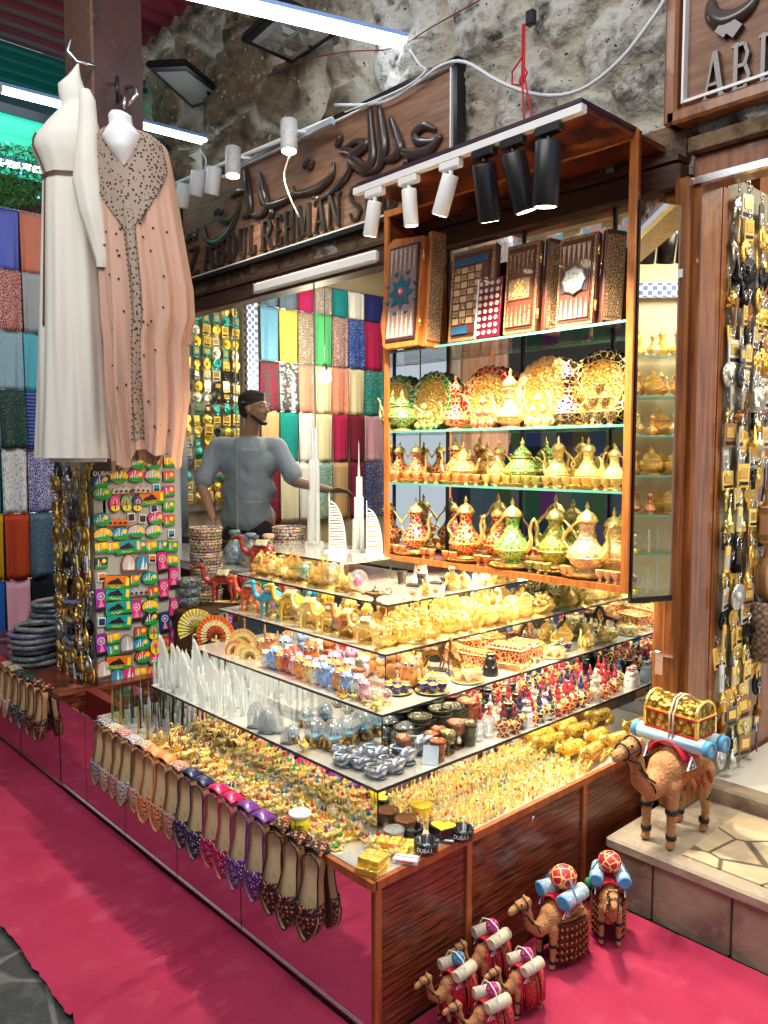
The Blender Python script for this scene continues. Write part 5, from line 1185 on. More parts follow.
def camel_toy(name, kind):
    r = empty(name); cb_ = mobj(CM, 'camel_body', r)
    mb = MB()
    for s_ in (-1, 1):
        mb.ell((.895, s_ * .069, 1.165), .014, black, 8, 6)
    mb.obj('eyes', cb_)
    mb = MB()
    def loop(c, ax, ry, rz, rr=.010, n=16):
        pts = []
        for i in range(n + 1):
            a = 2 * pi * i / n; v = Vector((0, cos(a) * ry, sin(a) * rz)); v.rotate(Euler((0, ax, 0))); pts.append(Vector(c) + v)
        mb.tube(pts, rr, black, 6)
    loop((.95, 0, 1.10), .15, .078, .082); loop((.79, 0, 1.12), .15, .096, .105); loop((.68, 0, .84), .9, .095, .095); loop((.55, 0, .66), .5, .105, .115)
    for s_ in (-1, 1): mb.tube([(.95, s_ * .078, 1.10), (.86, s_ * .088, 1.11), (.79, s_ * .096, 1.12)], .011, black, 6); mb.tube([(.93, s_ * .06, 1.03), (.80, s_ * .09, .98), (.69, s_ * .09, .82), (.54, s_ * .10, .72)], .011, black, 6)
    mb.obj('bridle', r)
    for x, s_, zk in ((.31, -1, .36), (.31, 1, .36), (-.30, -1, .36), (-.30, 1, .36)):
        MB().cyl((x, s_ * .14, .10), (x, s_ * .14, .145), .053, black, n=14).obj('ankle_band', cb_); MB().cyl((x, s_ * .14, zk), (x, s_ * .14, zk + .05), .064, black, n=14).obj('knee_band', cb_)
    if kind != 'net':
        pass
    mb = MB()
    def sad(u, v): a = -1.25 + 2.5 * v; return (-.20 + .42 * u + .01 * sin(v * 9), .215 * sin(a), .80 + .20 * cos(a) * 1.15)
    mb.grid(sad, 8, 16, redf); o = mb.obj('saddle_cloth', r); solidify(o, .02)
    mb = MB()
    def band(u, v): a = 2 * pi * u; return (-.06 + .42 * cos(a), .23 * sin(a), .74 - .05 * v + .10 * abs(cos(a)) * (1 if cos(a) < 0 else .2) - .0)
    mb.grid(band, 40, 2, tass, wrap=True)
    fr = .62 if kind == 'net' else .10
    n = 34 if kind == 'net' else 16
    for k in range(n):
        a = 2 * pi * k / n; x, y = -.06 + .42 * cos(a), .24 * sin(a); z = .70
        if cos(a) > .80 and kind == 'net': continue
        if kind == 'net': pass
        else: mb.tube([(x, y, z), (x * 1.02, y * 1.1, z - .07), (x * 1.02, y * 1.12, z - .13)], [.02, .03, .012], tass, 6)
    mb.obj('tassel_band', r)
    if kind == 'net':
        mb = MB()
        def net_(u, v):
            a = .75 + (2 * pi - 1.5) * u; w = 1 + .06 * sin(a * 14) * (.3 + v); return (-.06 + .44 * cos(a) * w, .27 * sin(a) * w, .70 - .60 * v - .03 * (int(u * 60) % 2) * (v > .9))
        mb.grid(net_, 60, 14, crochet); o = mb.obj('net_skirt', r); solidify(o, .02)
        mb = MB()
        for k in range(26):
            a = .75 + (2 * pi - 1.5) * k / 25; 
            for q in range(5): mb.ell((-.06 + .46 * cos(a), .285 * sin(a), .62 - .115 * q), (.022, .022, .026), tass, 6, 5)
        mb.obj('beads', r)
    if kind == 'chest':
        RZ = Matrix.Translation((-.02, 0, 0)) @ Matrix.Rotation(-pi / 2, 4, 'Z') @ Matrix.Translation((.04, 0, 0))
        for s_ in (-1, 1):
            mb = MB(); mb.T = RZ @ Matrix.Translation((-.04, s_ * .13, 1.04))
            mb.cyl((-.42, 0, 0), (.42, 0, 0), .080, rollb, n=18)
            for e in (-1, 1): mb.lathe([(.084, -.05), (.084, .012), (.05, .012), (.05, -.01), (0, -.01)], M('light_blue_end', (.08, .32, .6), .5), T=Matrix.Translation((.42 * e, 0, 0)) @ Matrix.Rotation(e * pi / 2, 4, 'Y'))
            mb.obj('rolled_mat', r)
        chestm = M('chest_brass', (.62, .42, .08), .3, .7, tex=('vor', 16, (.20, .13, .02), .35, .6), bump=('vor', 16, .8))
        mb = MB(); mb.T = RZ; mb.box((-.04, 0, 1.20), (.58, .34, .18), chestm, bev=.02)
        for z in (1.12, 1.29): mb.box((-.04, 0, z), (.60, .36, .014), redf)
        for z in (1.10, 1.31): mb.box((-.04, 0, z), (.60, .36, .016), goldp)
        for x in (-.325, .245):
            for y in (-.165, .165): mb.box((x, y, 1.20), (.03, .03, .2), goldp)
        mb.obj('chest_box', r)
        mb = MB(); pts = [(.17 * cos(t * pi / 12), .15 * sin(t * pi / 12)) for t in range(13)]
        mb.T = RZ @ Matrix.Translation((-.04, 0, 1.31)) @ Matrix.Rotation(pi / 2, 4, 'Z') @ Matrix.Rotation(pi / 2, 4, 'X'); mb.prism(pts, -.285, .285, chestm, smooth=False)
        for zz_ in (-.28, .28): mb.tube([(x * 1.03, y * 1.03, zz_) for x, y in pts], .016, goldp, 6)
        mb.T = RZ
        for x, y, z in ((-.12, -.12, 1.425), (.10, -.13, 1.415), (-.02, -.05, 1.455), (.245, 0, 1.39)): mb.ell((x, y, z), .016, M('red_gem', (.8, .02, .02), .2), 8, 6)
        mb.obj('chest_lid', r)
        mb = MB(); mb.T = RZ
        for y in (-.045, -.005): mb.tube([(y - .04, -.20, 1.06), (y - .04, -.19, 1.30), (y - .04, -.11, 1.45), (y - .04, 0, 1.48), (y - .04, .11, 1.45), (y - .04, .19, 1.30), (y - .04, .2, 1.06)], .010, rollw, 6)
        mb.obj('cord', r)
        mb = MB(); mb.T = RZ; mb.ell((-.06, -.25, 1.11), .065, M('pompom', (.45, .02, .2), .8, tex=('vor', 30, (.85, .8, .8), .25, .18)), 14, 10); mb.obj('pompom', r)
    else:
        big = kind == 'net'; rm = satinb if big else rollw
        for s_ in (-1, 1):
            mb = MB(); mb.T = Matrix.Translation((-.04, s_ * .20, 1.05)) @ Matrix.Rotation(.15 * s_, 4, 'Z')
            mb.cyl((-.26, 0, 0), (.26, 0, 0), .12, rm, n=16)
            for e in (-1, 1): mb.lathe([(.12, 0), (.09, .02), (.05, .0), (.02, .01)], M('light_blue_end', (.08, .32, .6), .5) if big else rollw, T=Matrix.Translation((e * .26, 0, 0)) @ Matrix.Rotation(e * pi / 2, 4, 'Y'), n=14)
            mb.obj('rolled_mat', r)
        if big: MB().ell((-.04, 0, 1.28), (.22, .20, .17), brocade, 20, 14).obj('cushion', r)
        else: MB().ell((-.04, 0, 1.22), .13, M('pompom', (.45, .02, .2), .8, tex=('vor', 30, (.85, .8, .8), .25, .18)) if kind == 'pink' else M('pompom_blue', (.02, .2, .45), .8, tex=('vor', 30, (.85, .8, .3), .25, .18)), 14, 10).obj('pompom', r)
        mb = MB(); mb.tube([(.02, -.30, .95), (.02, -.33, 1.08), (.02, -.2, 1.30), (.02, 0, 1.46 if big else 1.36), (.02, .2, 1.30), (.02, .33, 1.08), (.02, .30, .95)], .014, M('blue_cord', (.12, .35, .6), .6) if big else white, 6); mb.obj('cord', r)
        if big: MB().ell((-.05, -.33, .86), .085, M('pompom_green', (.02, .3, .06), .8, tex=('vor', 30, (.8, .7, .3), .25, .18)), 12, 9).obj('pompom', r)
    for s_ in (-1, 1):
        mb = MB(); mb.T = Matrix.Translation((.15, s_ * .245, .86)) @ Matrix.Rotation(pi / 2, 4, 'X'); k = .075
        mb.prism([(-k, -k * .7), (k, -k * .7), (0, k)], -.008, .008, white); mb.prism([(-k * .75, -k * .55), (k * .75, -k * .55), (0, k * .7)], -.011, .011, badge); mb.box((0, -.01, 0), (.03, .03, .026), white)
        mb.obj('badge', r)
    if kind in ('pink', 'blue'):
        mb = MB()
        for k in range(96):
            a = 2 * pi * k / 96; x, y = -.06 + .41 * cos(a), .25 * sin(a); mb.tube([(x * .9, y * .8, .86), (x, y, .74), (x * 1.05, y * 1.15, .55), (x * 1.07, y * 1.15, .20 + .10 * (k % 3))], [.02, .03, .028, .012], rnd.choice([redf, redf, redf, tass, black]), 5)
        mb.obj('tassel_skirt', r)
    return r
def cam_at(kind, loc, rz, s, label):
    o = camel_toy('toy_camel', kind); o.location = loc; o.rotation_euler = (0, 0, rz); o.scale = (s, s, s); tag(o, label, 'toy camel', 'toy camels by the counter')
zc = .016
cam_at('chest', (.215, 1.25, .2475), -pi / 2 - .08, .345, 'large leather toy camel carrying a gold treasure chest, standing on the stone platform')
a = P(560, 962, 2, 0); cam_at('net', (a.x, a.y, zc), -pi / 2 - .15, .205, 'toy camel with brown net skirt and red gold cushion, against the wood panel')
a = P(608, 938, 2, 0); cam_at('net', (a.x, a.y, zc), -pi / 2 + .62, .19, 'toy camel facing the viewer with purple cushion, at the platform corner')
a = P(490, 990, 2, 0); cam_at('pink', (a.x, a.y, zc), -pi / 2 - .1, .15, 'small toy camel with cream rolls, tallest of the low group beside the panel')
a = P(524, 1015, 2, 0); cam_at('pink', (a.x, a.y, zc), -pi / 2 - .2, .135, 'small toy camel with cream rolls and pink ball, nearest the net skirted camel')
a = P(456, 1022, 2, 0); cam_at('blue', (a.x, a.y, zc), -pi / 2 - .1, .14, 'small toy camel with cream rolls and a blue ball on top')
a = P(490, 1054, 2, 0); cam_at('pink', (a.x, a.y, zc), -pi / 2 - .3, .135, 'small toy camel with pink ball and blue cloth, cut by the lower frame')

def camel_fig():
    r = empty('camel_figurine'); mobj(CMF, 'camel_body', r)
    mb = MB(); mb.grid(lambda u, v: (-.22 + .40 * u, .20 * sin(-1.35 + 2.7 * v), .82 + .22 * cos(-1.35 + 2.7 * v)), 8, 14, M('painted_saddle', (.75, .5, .1), .4, .3, tex=('cells', 14, None, 1.3, .9, None, .7))); solidify(mb.obj('saddle', r), .03)
    MB().box((0, 0, .01), (.9, .34, .02), gold, bev=.008).obj('base', r)
    return r

# =================================================================== SLIPPERS
insole = M('tan_insole', (.80, .58, .32), .45, tex=('noise', 30, (.66, .44, .22), .5, .7)); solem = M('sole_edge', (.20, .11, .05), .7); lining = M('tan_lining', (.42, .22, .10), .6)
vamp_m = M('beaded_vamp', 'OC', .45, tex=[('vor', 110, (.80, .74, .66), .36, .28)], bump=('vor', 110, .8)); paisley = M('paisley_vamp', (.02, .015, .02), .45, tex=[('vor', 85, (.70, .20, .08), .40, .34), ('vor', 170, (.8, .6, .35), .20, .14)], bump=('vor', 110, .5))
def slipper(kind):
    def build():
        r = empty('embroidered_slipper'); L = .25; top = paisley if kind == 'paisley' else (vamp_m if kind == 'multi' else oc_gloss)
        def hw(t):
            if t < .14: return .033 * (1 - (1 - t / .14) ** 2) ** .5 + .002
            if t < .4: return .035 - .003 * sin((t - .14) / .26 * pi)
            if t < .70: return .035 + .008 * sin((t - .4) / .30 * pi / 2)
            return .043 * max(0, 1 - ((t - .70) / .30) ** 2.0) ** .8 + .0015
        ins = MB(); ins.grid(lambda u, v: (hw(v) * (2 * u - 1), -.002 - .004 * (2 * u - 1) ** 2, -v * L), 8, 30, insole); ins.grid(lambda u, v: (hw(v) * (2 * u - 1) * 1.03, .006, -v * L), 8, 30, solem); ins.obj('insole', r)
        def wall(u, v):
            t = 1 - abs(2 * u - 1); s_ = -1 if u < .5 else 1; h = .026 * (1 - .35 * sin(min(1, t * 1.4) * pi)); lean = 1 - .10 * v
            return (s_ * hw(t) * lean, .006 - (h + .006) * v, -t * L)
        rim = MB(); rim.grid(wall, 60, 4, lining); solidify(rim.obj('side_wall', r), .002)
        pp = MB(); pp.tube([wall(i / 60, 1) for i in range(61)], .0026, oc_gloss if kind != 'multi' else solem, 5); pp.obj('piping', r)
        vp = MB()
        def vamp(u, v):
            w_ = 2 * u - 1; t0 = .54 + .05 * (1 - w_ * w_); t = t0 + (1 - t0) * v; a = pi * u
            return (w_ * (hw(t) + .001) if False else -hw(t) * 1.02 * cos(a), .004 - .042 * sin(a) ** .6 * (1 - .55 * v ** 1.6), -t * L)
        vp.grid(vamp, 16, 16, paisley if kind == 'paisley' else vamp_m); solidify(vp.obj('toe_upper', r), .002)
        hl = MB(); hl.grid(lambda u, v: (.038 * (2 * u - 1) * (1 - .15 * v), -.026 + .076 * v, -.008 + .036 * sin(pi * (.25 + .6 * v)) * (1 - .6 * (2 * u - 1) ** 2) - .004 * v), 10, 8, top); solidify(hl.obj('heel_cap', r), .004)
        return r
    return build
SL = {k: slipper(k) for k in ('plain', 'multi', 'paisley')}
row = [('grey and white beaded', (.35, .36, .40), 'multi'), ('cream floral', (.75, .6, .42), 'multi'), ('pink floral', (.7, .3, .3), 'multi'), ('silver white', (.6, .6, .62), 'multi'), ('cream and rose', (.8, .5, .35), 'multi'), ('orange heeled', (.80, .30, .10), 'plain'), ('orange heeled', (.80, .30, .10), 'plain'), ('cream and red beaded', (.7, .35, .25), 'multi'), ('navy', NAVY, 'plain'), ('navy', NAVY, 'plain'), ('magenta', (.55, .01, .12), 'plain'), ('magenta', (.55, .01, .12), 'plain'),
       ('purple', (.16, .04, .28), 'plain'), ('purple', (.16, .04, .28), 'plain'), ('black paisley', BLK, 'paisley'), ('black paisley', BLK, 'paisley'), ('dark brown paisley', BLK, 'paisley')]
for i, (nm, c_, k) in enumerate(row):
    x = -1.665 + .0900 * i; sc_ = 1.0 + .0 * i
    place(SL[k], (x, -.020 - .004 * (i % 2), ZD0 + .002), f'{nm} slipper hanging from the counter edge, {nth(16 - i)} from the wood corner', 'slipper', 'slippers along the main counter', rot=(-.10 + .03 * sin(i * 2), rnd.uniform(-.05, .05), rnd.uniform(-.05, .15) + .15), s=sc_, color=c_)
row2 = [('black', BLK, 'plain'), ('dark blue', NAVY, 'plain'), ('red', (.6, .04, .03), 'plain'), ('red', (.6, .04, .03), 'plain'), ('cream floral', (.8, .6, .4), 'multi'), ('cream floral', (.8, .6, .4), 'multi'), ('dark green', (.02, .05, .05), 'plain'), ('dark green', (.02, .05, .05), 'plain'), ('black embroidered', BLK, 'paisley'), ('black studded', BLK, 'paisley')]
for i, (nm, c_, k) in enumerate(row2):
    place(SL[k], (-3.36 + .112 * i, -.020, ZD0 + .0), f'{nm} slipper hanging from the far counter, {nth(9 - i)} from its ribbed box end', 'slipper', 'slippers along the far counter', rot=(-.1, rnd.uniform(-.05, .05), rnd.uniform(.05, .2)), color=c_)

# =================================================================== BELTS, BOWLS, VASES
def belt():
    mb = MB(); mb.lathe([(.44, 0), (.50, .05), (.50, .22), (.45, .27), (.41, .22), (.41, .05), (.44, 0)], mosaic2, n=30, flute=.03, nf=5); return mb.obj('beaded_belt')
for c_, (x, y) in enumerate(((-3.05, .30), (-2.78, .34), (-2.52, .30), (-2.90, .14))):
    n = (10, 12, 13, 7)[c_]
    for k in range(n):
        place(belt, (x + rnd.uniform(-.02, .02), y + rnd.uniform(-.02, .02), .461 + k * .0306), f'coiled beaded belt, {nth(k)} from the bottom of the {("third", "second", "pillar side", "small front")[c_]} stack on the far counter', 'belt', 'coiled belts on the far counter', rz=rnd.random() * 6, s=(.27, .23, .112), color=rnd.choice([(.10, .18, .40), (.10, .16, .22), (.03, .04, .06), (.25, .28, .32), (.35, .30, .25)]))
def stack_at(px, Y, z0, n, s, bld, where):
    x = PX(px, Y)
    for k in range(n): place(bld, (x + rnd.uniform(-.006, .006), Y, z0 + k * s * .37), f'patterned bowl, {nth(k)} from the bottom of the stack {where}', 'bowl', 'stacked bowls ' + where, rz=rnd.random() * 6, s=s, color=None)
tag(MB().box((PX(200, .80) - .1, .80, .40), (.75, .34, .76), wood_dark, bev=.01).obj('bowl_stand'), 'dark wooden stand under the stacked bowls behind the magnet board', 'stand')
stack_at(205, .86, .781, 6, .185, bowl2, 'beside the mosaic vases')
stack_at(187, .72, .781, 3, .13, bowl, 'against the magnet board')
stack_at(288, 1.30, .956, 3, .20, bowl2, 'by the white sail models')
stack_at(246, 1.36, .956, 2, .16, bowl, 'behind the three vases')
for px, col_, s, lb in ((234, (.10, .22, .24), .20, 'nearest the bowls'), (250, (.14, .2, .26), .195, 'in the middle'), (268, (.55, .35, .22), .205, 'nearest the white towers')):
    place(vase, (PX(px, 1.12), 1.12, .956), 'round mosaic vase with orange rim, ' + lb, 'vase', 'mosaic vases', s=s, color=col_)

# =================================================================== PILLAR BOARDS: MAGNETS, KEYCHAINS
boardm = M('grey_board', (.42, .41, .38), .6)
struct(MB().box((-2.50, .455, .98), (.41, .46, 1.22), boardm).obj('trim_14'))
SKY = {}
def magnet(kind):
    def build():
        mb = MB(); R = Matrix.Rotation(pi / 2, 4, 'Z') @ Matrix.Rotation(pi / 2, 4, 'X')     # XY -> YZ plane, facing +X
        mb.T = R
        def el(a, b, z0, z1, m, cx=0, cy=0, n=22): mb.prism([(cx + a * cos(2 * pi * i / n), cy + b * sin(2 * pi * i / n)) for i in range(n)], z0, z1, m)
        grass_m = M('magnet_green', (.02, .35, .06), .3); dk = M('magnet_dark', (.03, .02, .03), .3); sun = M('magnet_sun', (1, .75, .05), .3); whm = M('magnet_white', (.85, .85, .82), .3); pk = M('magnet_rose', (.85, .25, .35), .3)
        if kind == 'oval':
            el(.5, .36, 0, .06, dk); el(.47, .33, .06, .10, oc_gloss); el(.40, .13, .10, .115, grass_m, 0, -.17); el(.12, .12, .10, .118, sun, .2, .1)
            for x, h in ((-.22, .25), (-.1, .38), (.04, .2), (-.3, .12)): mb.box((x, -.1 + h / 2, .118), (.05, h, .02), whm)
        elif kind == 'tall_oval':
            el(.34, .5, 0, .06, dk); el(.31, .47, .06, .10, oc_gloss); el(.26, .16, .10, .115, M('magnet_yellow', (.95, .7, .05), .3), 0, -.24); el(.16, .16, .1, .118, pk, 0, .14)
            mb.box((0, -.05, .12), (.05, .5, .02), dk)
        elif kind == 'green':
            mb.box((0, 0, .03), (1.0, .52, .06), dk); mb.box((0, .0, .07), (.96, .48, .04), oc_gloss); mb.box((0, -.17, .095), (.94, .12, .02), grass_m)
            mb.prism([(-.42, -.06), (-.28, .06), (-.12, .10), (0, .17), (.1, .06), (.22, -.06)], .09, .105, dk); mb.box((.36, .02, .1), (.12, .28, .02), sun)
            mb.tube([(-.3, -.17, .11), (-.24, -.13, .11), (-.2, -.2, .11), (-.12, -.14, .11), (-.05, -.2, .11), (.04, -.15, .11), (.12, -.18, .11)], .012, sun, 5)
        elif kind == 'scene':
            mb.box((0, 0, .03), (.8, .66, .06), dk); mb.box((0, 0, .07), (.76, .62, .04), oc_gloss); mb.box((0, -.2, .095), (.74, .2, .02), grass_m); el(.13, .13, .09, .105, sun, .15, .12); mb.box((-.18, .02, .1), (.06, .4, .02), whm); mb.box((-.05, -.05, .1), (.05, .26, .02), pk)
        elif kind == 'wheel':
            mb.box((0, 0, .03), (.5, 1.0, .06), dk); mb.box((0, .02, .07), (.46, .92, .04), oc_gloss); 
            q = [(.16 * cos(i * pi / 8), .18 + .16 * sin(i * pi / 8), .10) for i in range(17)]; mb.tube(q, .014, whm, 5)
            for i in range(8): mb.tube([(0, .18, .1), (.16 * cos(i * pi / 4), .18 + .16 * sin(i * pi / 4), .10)], .008, whm, 4)
            mb.prism([(-.12, -.30), (.12, -.30), (0, .1)], .09, .105, pk); mb.box((0, -.38, .095), (.44, .12, .02), dk)
        elif kind == 'framed':
            mb.box((0, 0, .03), (.6, .66, .06), whm); mb.box((0, 0, .065), (.46, .50, .02), oc_gloss); mb.box((0, -.12, .08), (.42, .16, .02), dk)
        elif kind == 'arch':
            mb.prism([(-.36, -.4), (.36, -.4), (.40, 0), (.30, .34), (.1, .5), (-.1, .5), (-.30, .34), (-.40, 0)], 0, .07, M('magnet_brown', (.25, .10, .06), .4)); mb.prism([(-.30, -.32), (.30, -.32), (.33, 0), (.24, .30), (.08, .43), (-.08, .43), (-.24, .30), (-.33, 0)], .07, .10, oc_gloss); mb.prism([(-.1, -.3), (.1, -.3), (.02, .38)], .10, .13, whm); mb.prism([(.12, -.3), (.26, -.3), (.2, .1)], .10, .12, whm); mb.box((0, -.34, .1), (.7, .1, .03), MATS['magnet_brown'])
        elif kind == 'skyline':
            mb.prism([(-.5, -.16), (.5, -.16), (.5, 0), (.36, .12), (.22, .04), (.1, .16), (0, .05), (-.14, .14), (-.3, .02), (-.42, .08)], 0, .08, oc_gloss); mb.box((0, -.18, .05), (1.0, .06, .10), M('magnet_brown', (.25, .10, .06), .4))
            for x in (-.3, -.1, .12, .34): el(.06, .05, .08, .12, dk, x, -.06, 8)
        mb.T = Matrix.Identity(4)
        nm = {'oval': 'oval_fridge_magnet', 'tall_oval': 'oval_fridge_magnet', 'green': 'landscape_fridge_magnet', 'scene': 'picture_fridge_magnet', 'wheel': 'portrait_fridge_magnet', 'framed': 'framed_fridge_magnet', 'arch': 'arched_fridge_magnet', 'skyline': 'skyline_fridge_magnet'}[kind]
        return mb.obj(nm)
    return build
MG = {k: magnet(k) for k in ('oval', 'tall_oval', 'green', 'scene', 'wheel', 'framed', 'arch', 'skyline')}
CN = {'b': ('blue', (.03, .30, .55)), 'm': ('green', (.10, .45, .10)), 'r': ('red', (.75, .08, .03)), 'y': ('yellow', (.95, .55, .03)), 'n': ('navy', (.02, .06, .22)), 'p': ('pink', (.75, .04, .25)), 's': ('sand', (.65, .52, .50)), 't': ('teal', (.02, .35, .35)), 'k': ('dark', (.04, .03, .04)), 'o': ('orange', (.8, .2, .02)), 'v': ('violet', (.35, .03, .40)), 'g': ('grey', (.45, .47, .48))}
A_ = [(395, 140, 'oval', 'b'), (500, 140, 'oval', 'm'), (600, 145, 'oval', 'r'), (700, 135, 'scene', 'y'), (280, 255, 'oval', 'n'), (388, 225, 'oval', 'y'), (493, 222, 'oval', 'p'), (600, 222, 'oval', 's'), (285, 330, 'oval', 'm'), (415, 305, 'skyline', 's'), (520, 300, 'skyline', 's'), (620, 295, 'framed', 'b'),
      (695, 225, 'scene', 'r'), (695, 315, 'scene', 'p'), (695, 405, 'scene', 'm'), (695, 495, 'scene', 'r'), (363, 392, 'tall_oval', 'p'), (433, 390, 'tall_oval', 'm'), (502, 392, 'tall_oval', 'n'), (592, 358, 'green', 'o'), (605, 420, 'framed', 'n'), (283, 490, 'oval', 't'), (378, 500, 'skyline', 'o'), (465, 475, 'framed', 'k'), (535, 483, 'framed', 'k'), (617, 482, 'oval', 'p'),
      (290, 580, 'oval', 'y'), (398, 575, 'oval', 'b'), (497, 560, 'oval', 's'), (603, 560, 'oval', 's'), (712, 575, 'framed', 'b'), (280, 662, 'scene', 'y'), (350, 660, 'scene', 'y'), (448, 655, 'green', 't'), (522, 655, 'scene', 't'), (588, 655, 'scene', 'y'), (655, 650, 'scene', 't'), (717, 655, 'scene', 'm'),
      (280, 755, 'scene', 'k'), (448, 760, 'arch', 's'), (532, 758, 'arch', 'b'), (595, 730, 'framed', 'o'), (655, 750, 'wheel', 'p'), (717, 740, 'scene', 'y'), (285, 842, 'framed', 'o')]
B_ = [(380, 75, 'green', 'o'), (480, 62, 'scene', 'o'), (580, 50, 'oval', 't'), (665, 120, 'wheel', 'p'), (725, 50, 'wheel', 'p'), (277, 185, 'wheel', 'v'), (380, 145, 'green', 't'), (385, 230, 'green', 't'), (390, 315, 'green', 't'), (508, 130, 'skyline', 'g'), (600, 135, 'scene', 'r'), (495, 250, 'wheel', 'p'), (582, 222, 'oval', 'y'), (728, 235, 'wheel', 'p'),
      (285, 318, 'framed', 'n'), (585, 298, 'oval', 'k'), (670, 320, 'wheel', 'n'), (522, 382, 'scene', 'r'), (600, 380, 'tall_oval', 'm'), (280, 460, 'wheel', 'v'), (355, 420, 'scene', 'y'), (355, 490, 'scene', 't'), (438, 455, 'arch', 'g'), (528, 455, 'oval', 'b'), (612, 472, 'tall_oval', 'y'), (730, 415, 'wheel', 'p'), (390, 567, 'green', 'o'), (540, 530, 'oval', 'r'), (622, 547, 'oval', 'p'), (675, 455, 'tall_oval', 'r'), (678, 540, 'oval', 'm'),
      (295, 612, 'arch', 's'), (380, 660, 'arch', 'b'), (448, 640, 'arch', 'p'), (520, 630, 'scene', 'y'), (585, 640, 'tall_oval', 'o')]
ml = [(55 + x / 6.144, 440 + y / 6.144, k, c_) for x, y, k, c_ in A_] + [(55 + x / 6.144, 570 + y / 6.144, k, c_) for x, y, k, c_ in B_]
ml.sort(key=lambda q: q[1]); SZ = {'oval': .098, 'tall_oval': .090, 'green': .140, 'scene': .084, 'wheel': .112, 'framed': .066, 'arch': .100, 'skyline': .12}
rowi = 0; lasty = ml[0][1]; cnt = {}
for px, py, k, c_ in ml:
    if py - lasty > 9: rowi += 1; lasty = py
    p = P(px, py, 0, -2.292); n_ = cnt.setdefault((rowi, k, c_), 0); cnt[(rowi, k, c_)] += 1
    o = place(MG[k], (p.x, p.y, p.z), f'{CN[c_][0]} {k.replace("_", " ")} fridge magnet, band {nth(rowi)} from the top, {nth(int((px - 95) // 11) if px > 95 else 0)} column from the board corner', 'magnet', 'fridge magnets on the pillar board', s=(.12, SZ[k], SZ[k]), color=CN[c_][1], rot=(rnd.uniform(-.12, .12), 0, 0))
def text_mesh(txt, size, m, name, parent, loc, rot, ext=.0008):
    cu = bpy.data.curves.new('t', 'FONT'); cu.body = txt; cu.size = size; cu.extrude = ext; cu.align_x = 'CENTER'; cu.align_y = 'CENTER'
    o = bpy.data.objects.new('t', cu); COL.objects.link(o); dg = bpy.context.evaluated_depsgraph_get(); dg.update()
    me = bpy.data.meshes.new_from_object(o.evaluated_get(dg)); bpy.data.objects.remove(o); me.materials.clear(); me.materials.append(m)
    return mobj(me, name, parent, loc, rot)
p = P(101, 468, 0, -2.288); r = empty('dark_sign_magnet', p); tag(r, 'black plaque lettered DUBAI at the top corner of the magnet board', 'magnet')
MB().box((0, 0, 0), (.012, .11, .09), black, bev=.003).obj('plaque', r); text_mesh('DUBAI', .03, white, 'lettering', r, (.008, 0, -.028), (pi / 2, 0, pi / 2))

def keychain(kind):
    def build():
        mb = MB(); 
        mb.tube([(.07 * cos(i * pi / 6), 0, .90 + .07 * sin(i * pi / 6)) for i in range(13)], .012, steel, 5); mb.cyl((0, 0, .83), (0, 0, .68), .02, steel, n=5)
        if kind == 'oval': mb.T = Matrix.Translation((0, 0, .38)) @ Matrix.Rotation(pi / 2, 4, 'X'); mb.lathe([(.24, -.02), (.27, .02), (.24, .04), (0, .03)], oc_metal, n=16, sy=1.2); mb.lathe([(.13, .04), (0, .06)], oc_gloss, n=12); mb.T = Matrix.Identity(4)
        if kind == 'tower': mb.tube([(0, 0, .05), (0, 0, .3), (0, 0, .32), (0, 0, .7)], [.13, .10, .06, .01], oc_metal, 7); mb.box((0, 0, .04), (.3, .1, .06), oc_metal)
        if kind == 'camel':
            mb.ell((0, 0, .42), (.22, .05, .13), oc_metal, 10, 6); mb.ell((0, 0, .54), (.09, .045, .09), oc_metal, 8, 5); mb.tube([(.16, 0, .42), (.27, 0, .46), (.27, 0, .62), (.36, 0, .62)], .035, oc_metal, 5)
            for x in (-.15, -.09, .09, .15): mb.cyl((x, 0, .4), (x, 0, .08), .022, oc_metal, n=5)
        if kind == 'strap': mb.box((0, 0, .36), (.20, .04, .64), oc_gloss, bev=.01); mb.box((0, -.022, .3), (.13, .015, .3), steel, bev=.01)
        if kind == 'disc': mb.T = Matrix.Translation((0, 0, .42)) @ Matrix.Rotation(pi / 2, 4, 'X'); mb.lathe([(.2, -.02), (.25, 0), (.2, .03), (.16, .01), (0, .02)], oc_metal, n=16); mb.T = Matrix.Identity(4); mb.box((0, 0, .12), (.22, .03, .16), oc_metal, bev=.01)
        if kind == 'tag': mb.box((0, 0, .40), (.44, .03, .56), oc_gloss, bev=.01); mb.box((0, -.02, .46), (.30, .02, .24), goldp, bev=.01); mb.box((0, -.02, .22), (.34, .02, .08), black)
        return mb.obj({'oval': 'oval_keychain', 'tower': 'tower_keychain', 'camel': 'camel_keychain', 'strap': 'strap_keychain', 'disc': 'disc_keychain', 'tag': 'card_keychain'}[kind])
    return build
KC = {k: keychain(k) for k in ('oval', 'tower', 'camel', 'strap', 'disc', 'tag')}
KCOL = [('gold', (1, .66, .15)), ('gold', (1, .66, .15)), ('gold', (1, .66, .15)), ('silver', (.7, .72, .75)), ('black', (.02, .02, .025)), ('bronze', (.35, .16, .06)), ('dark grey', (.10, .11, .12))]
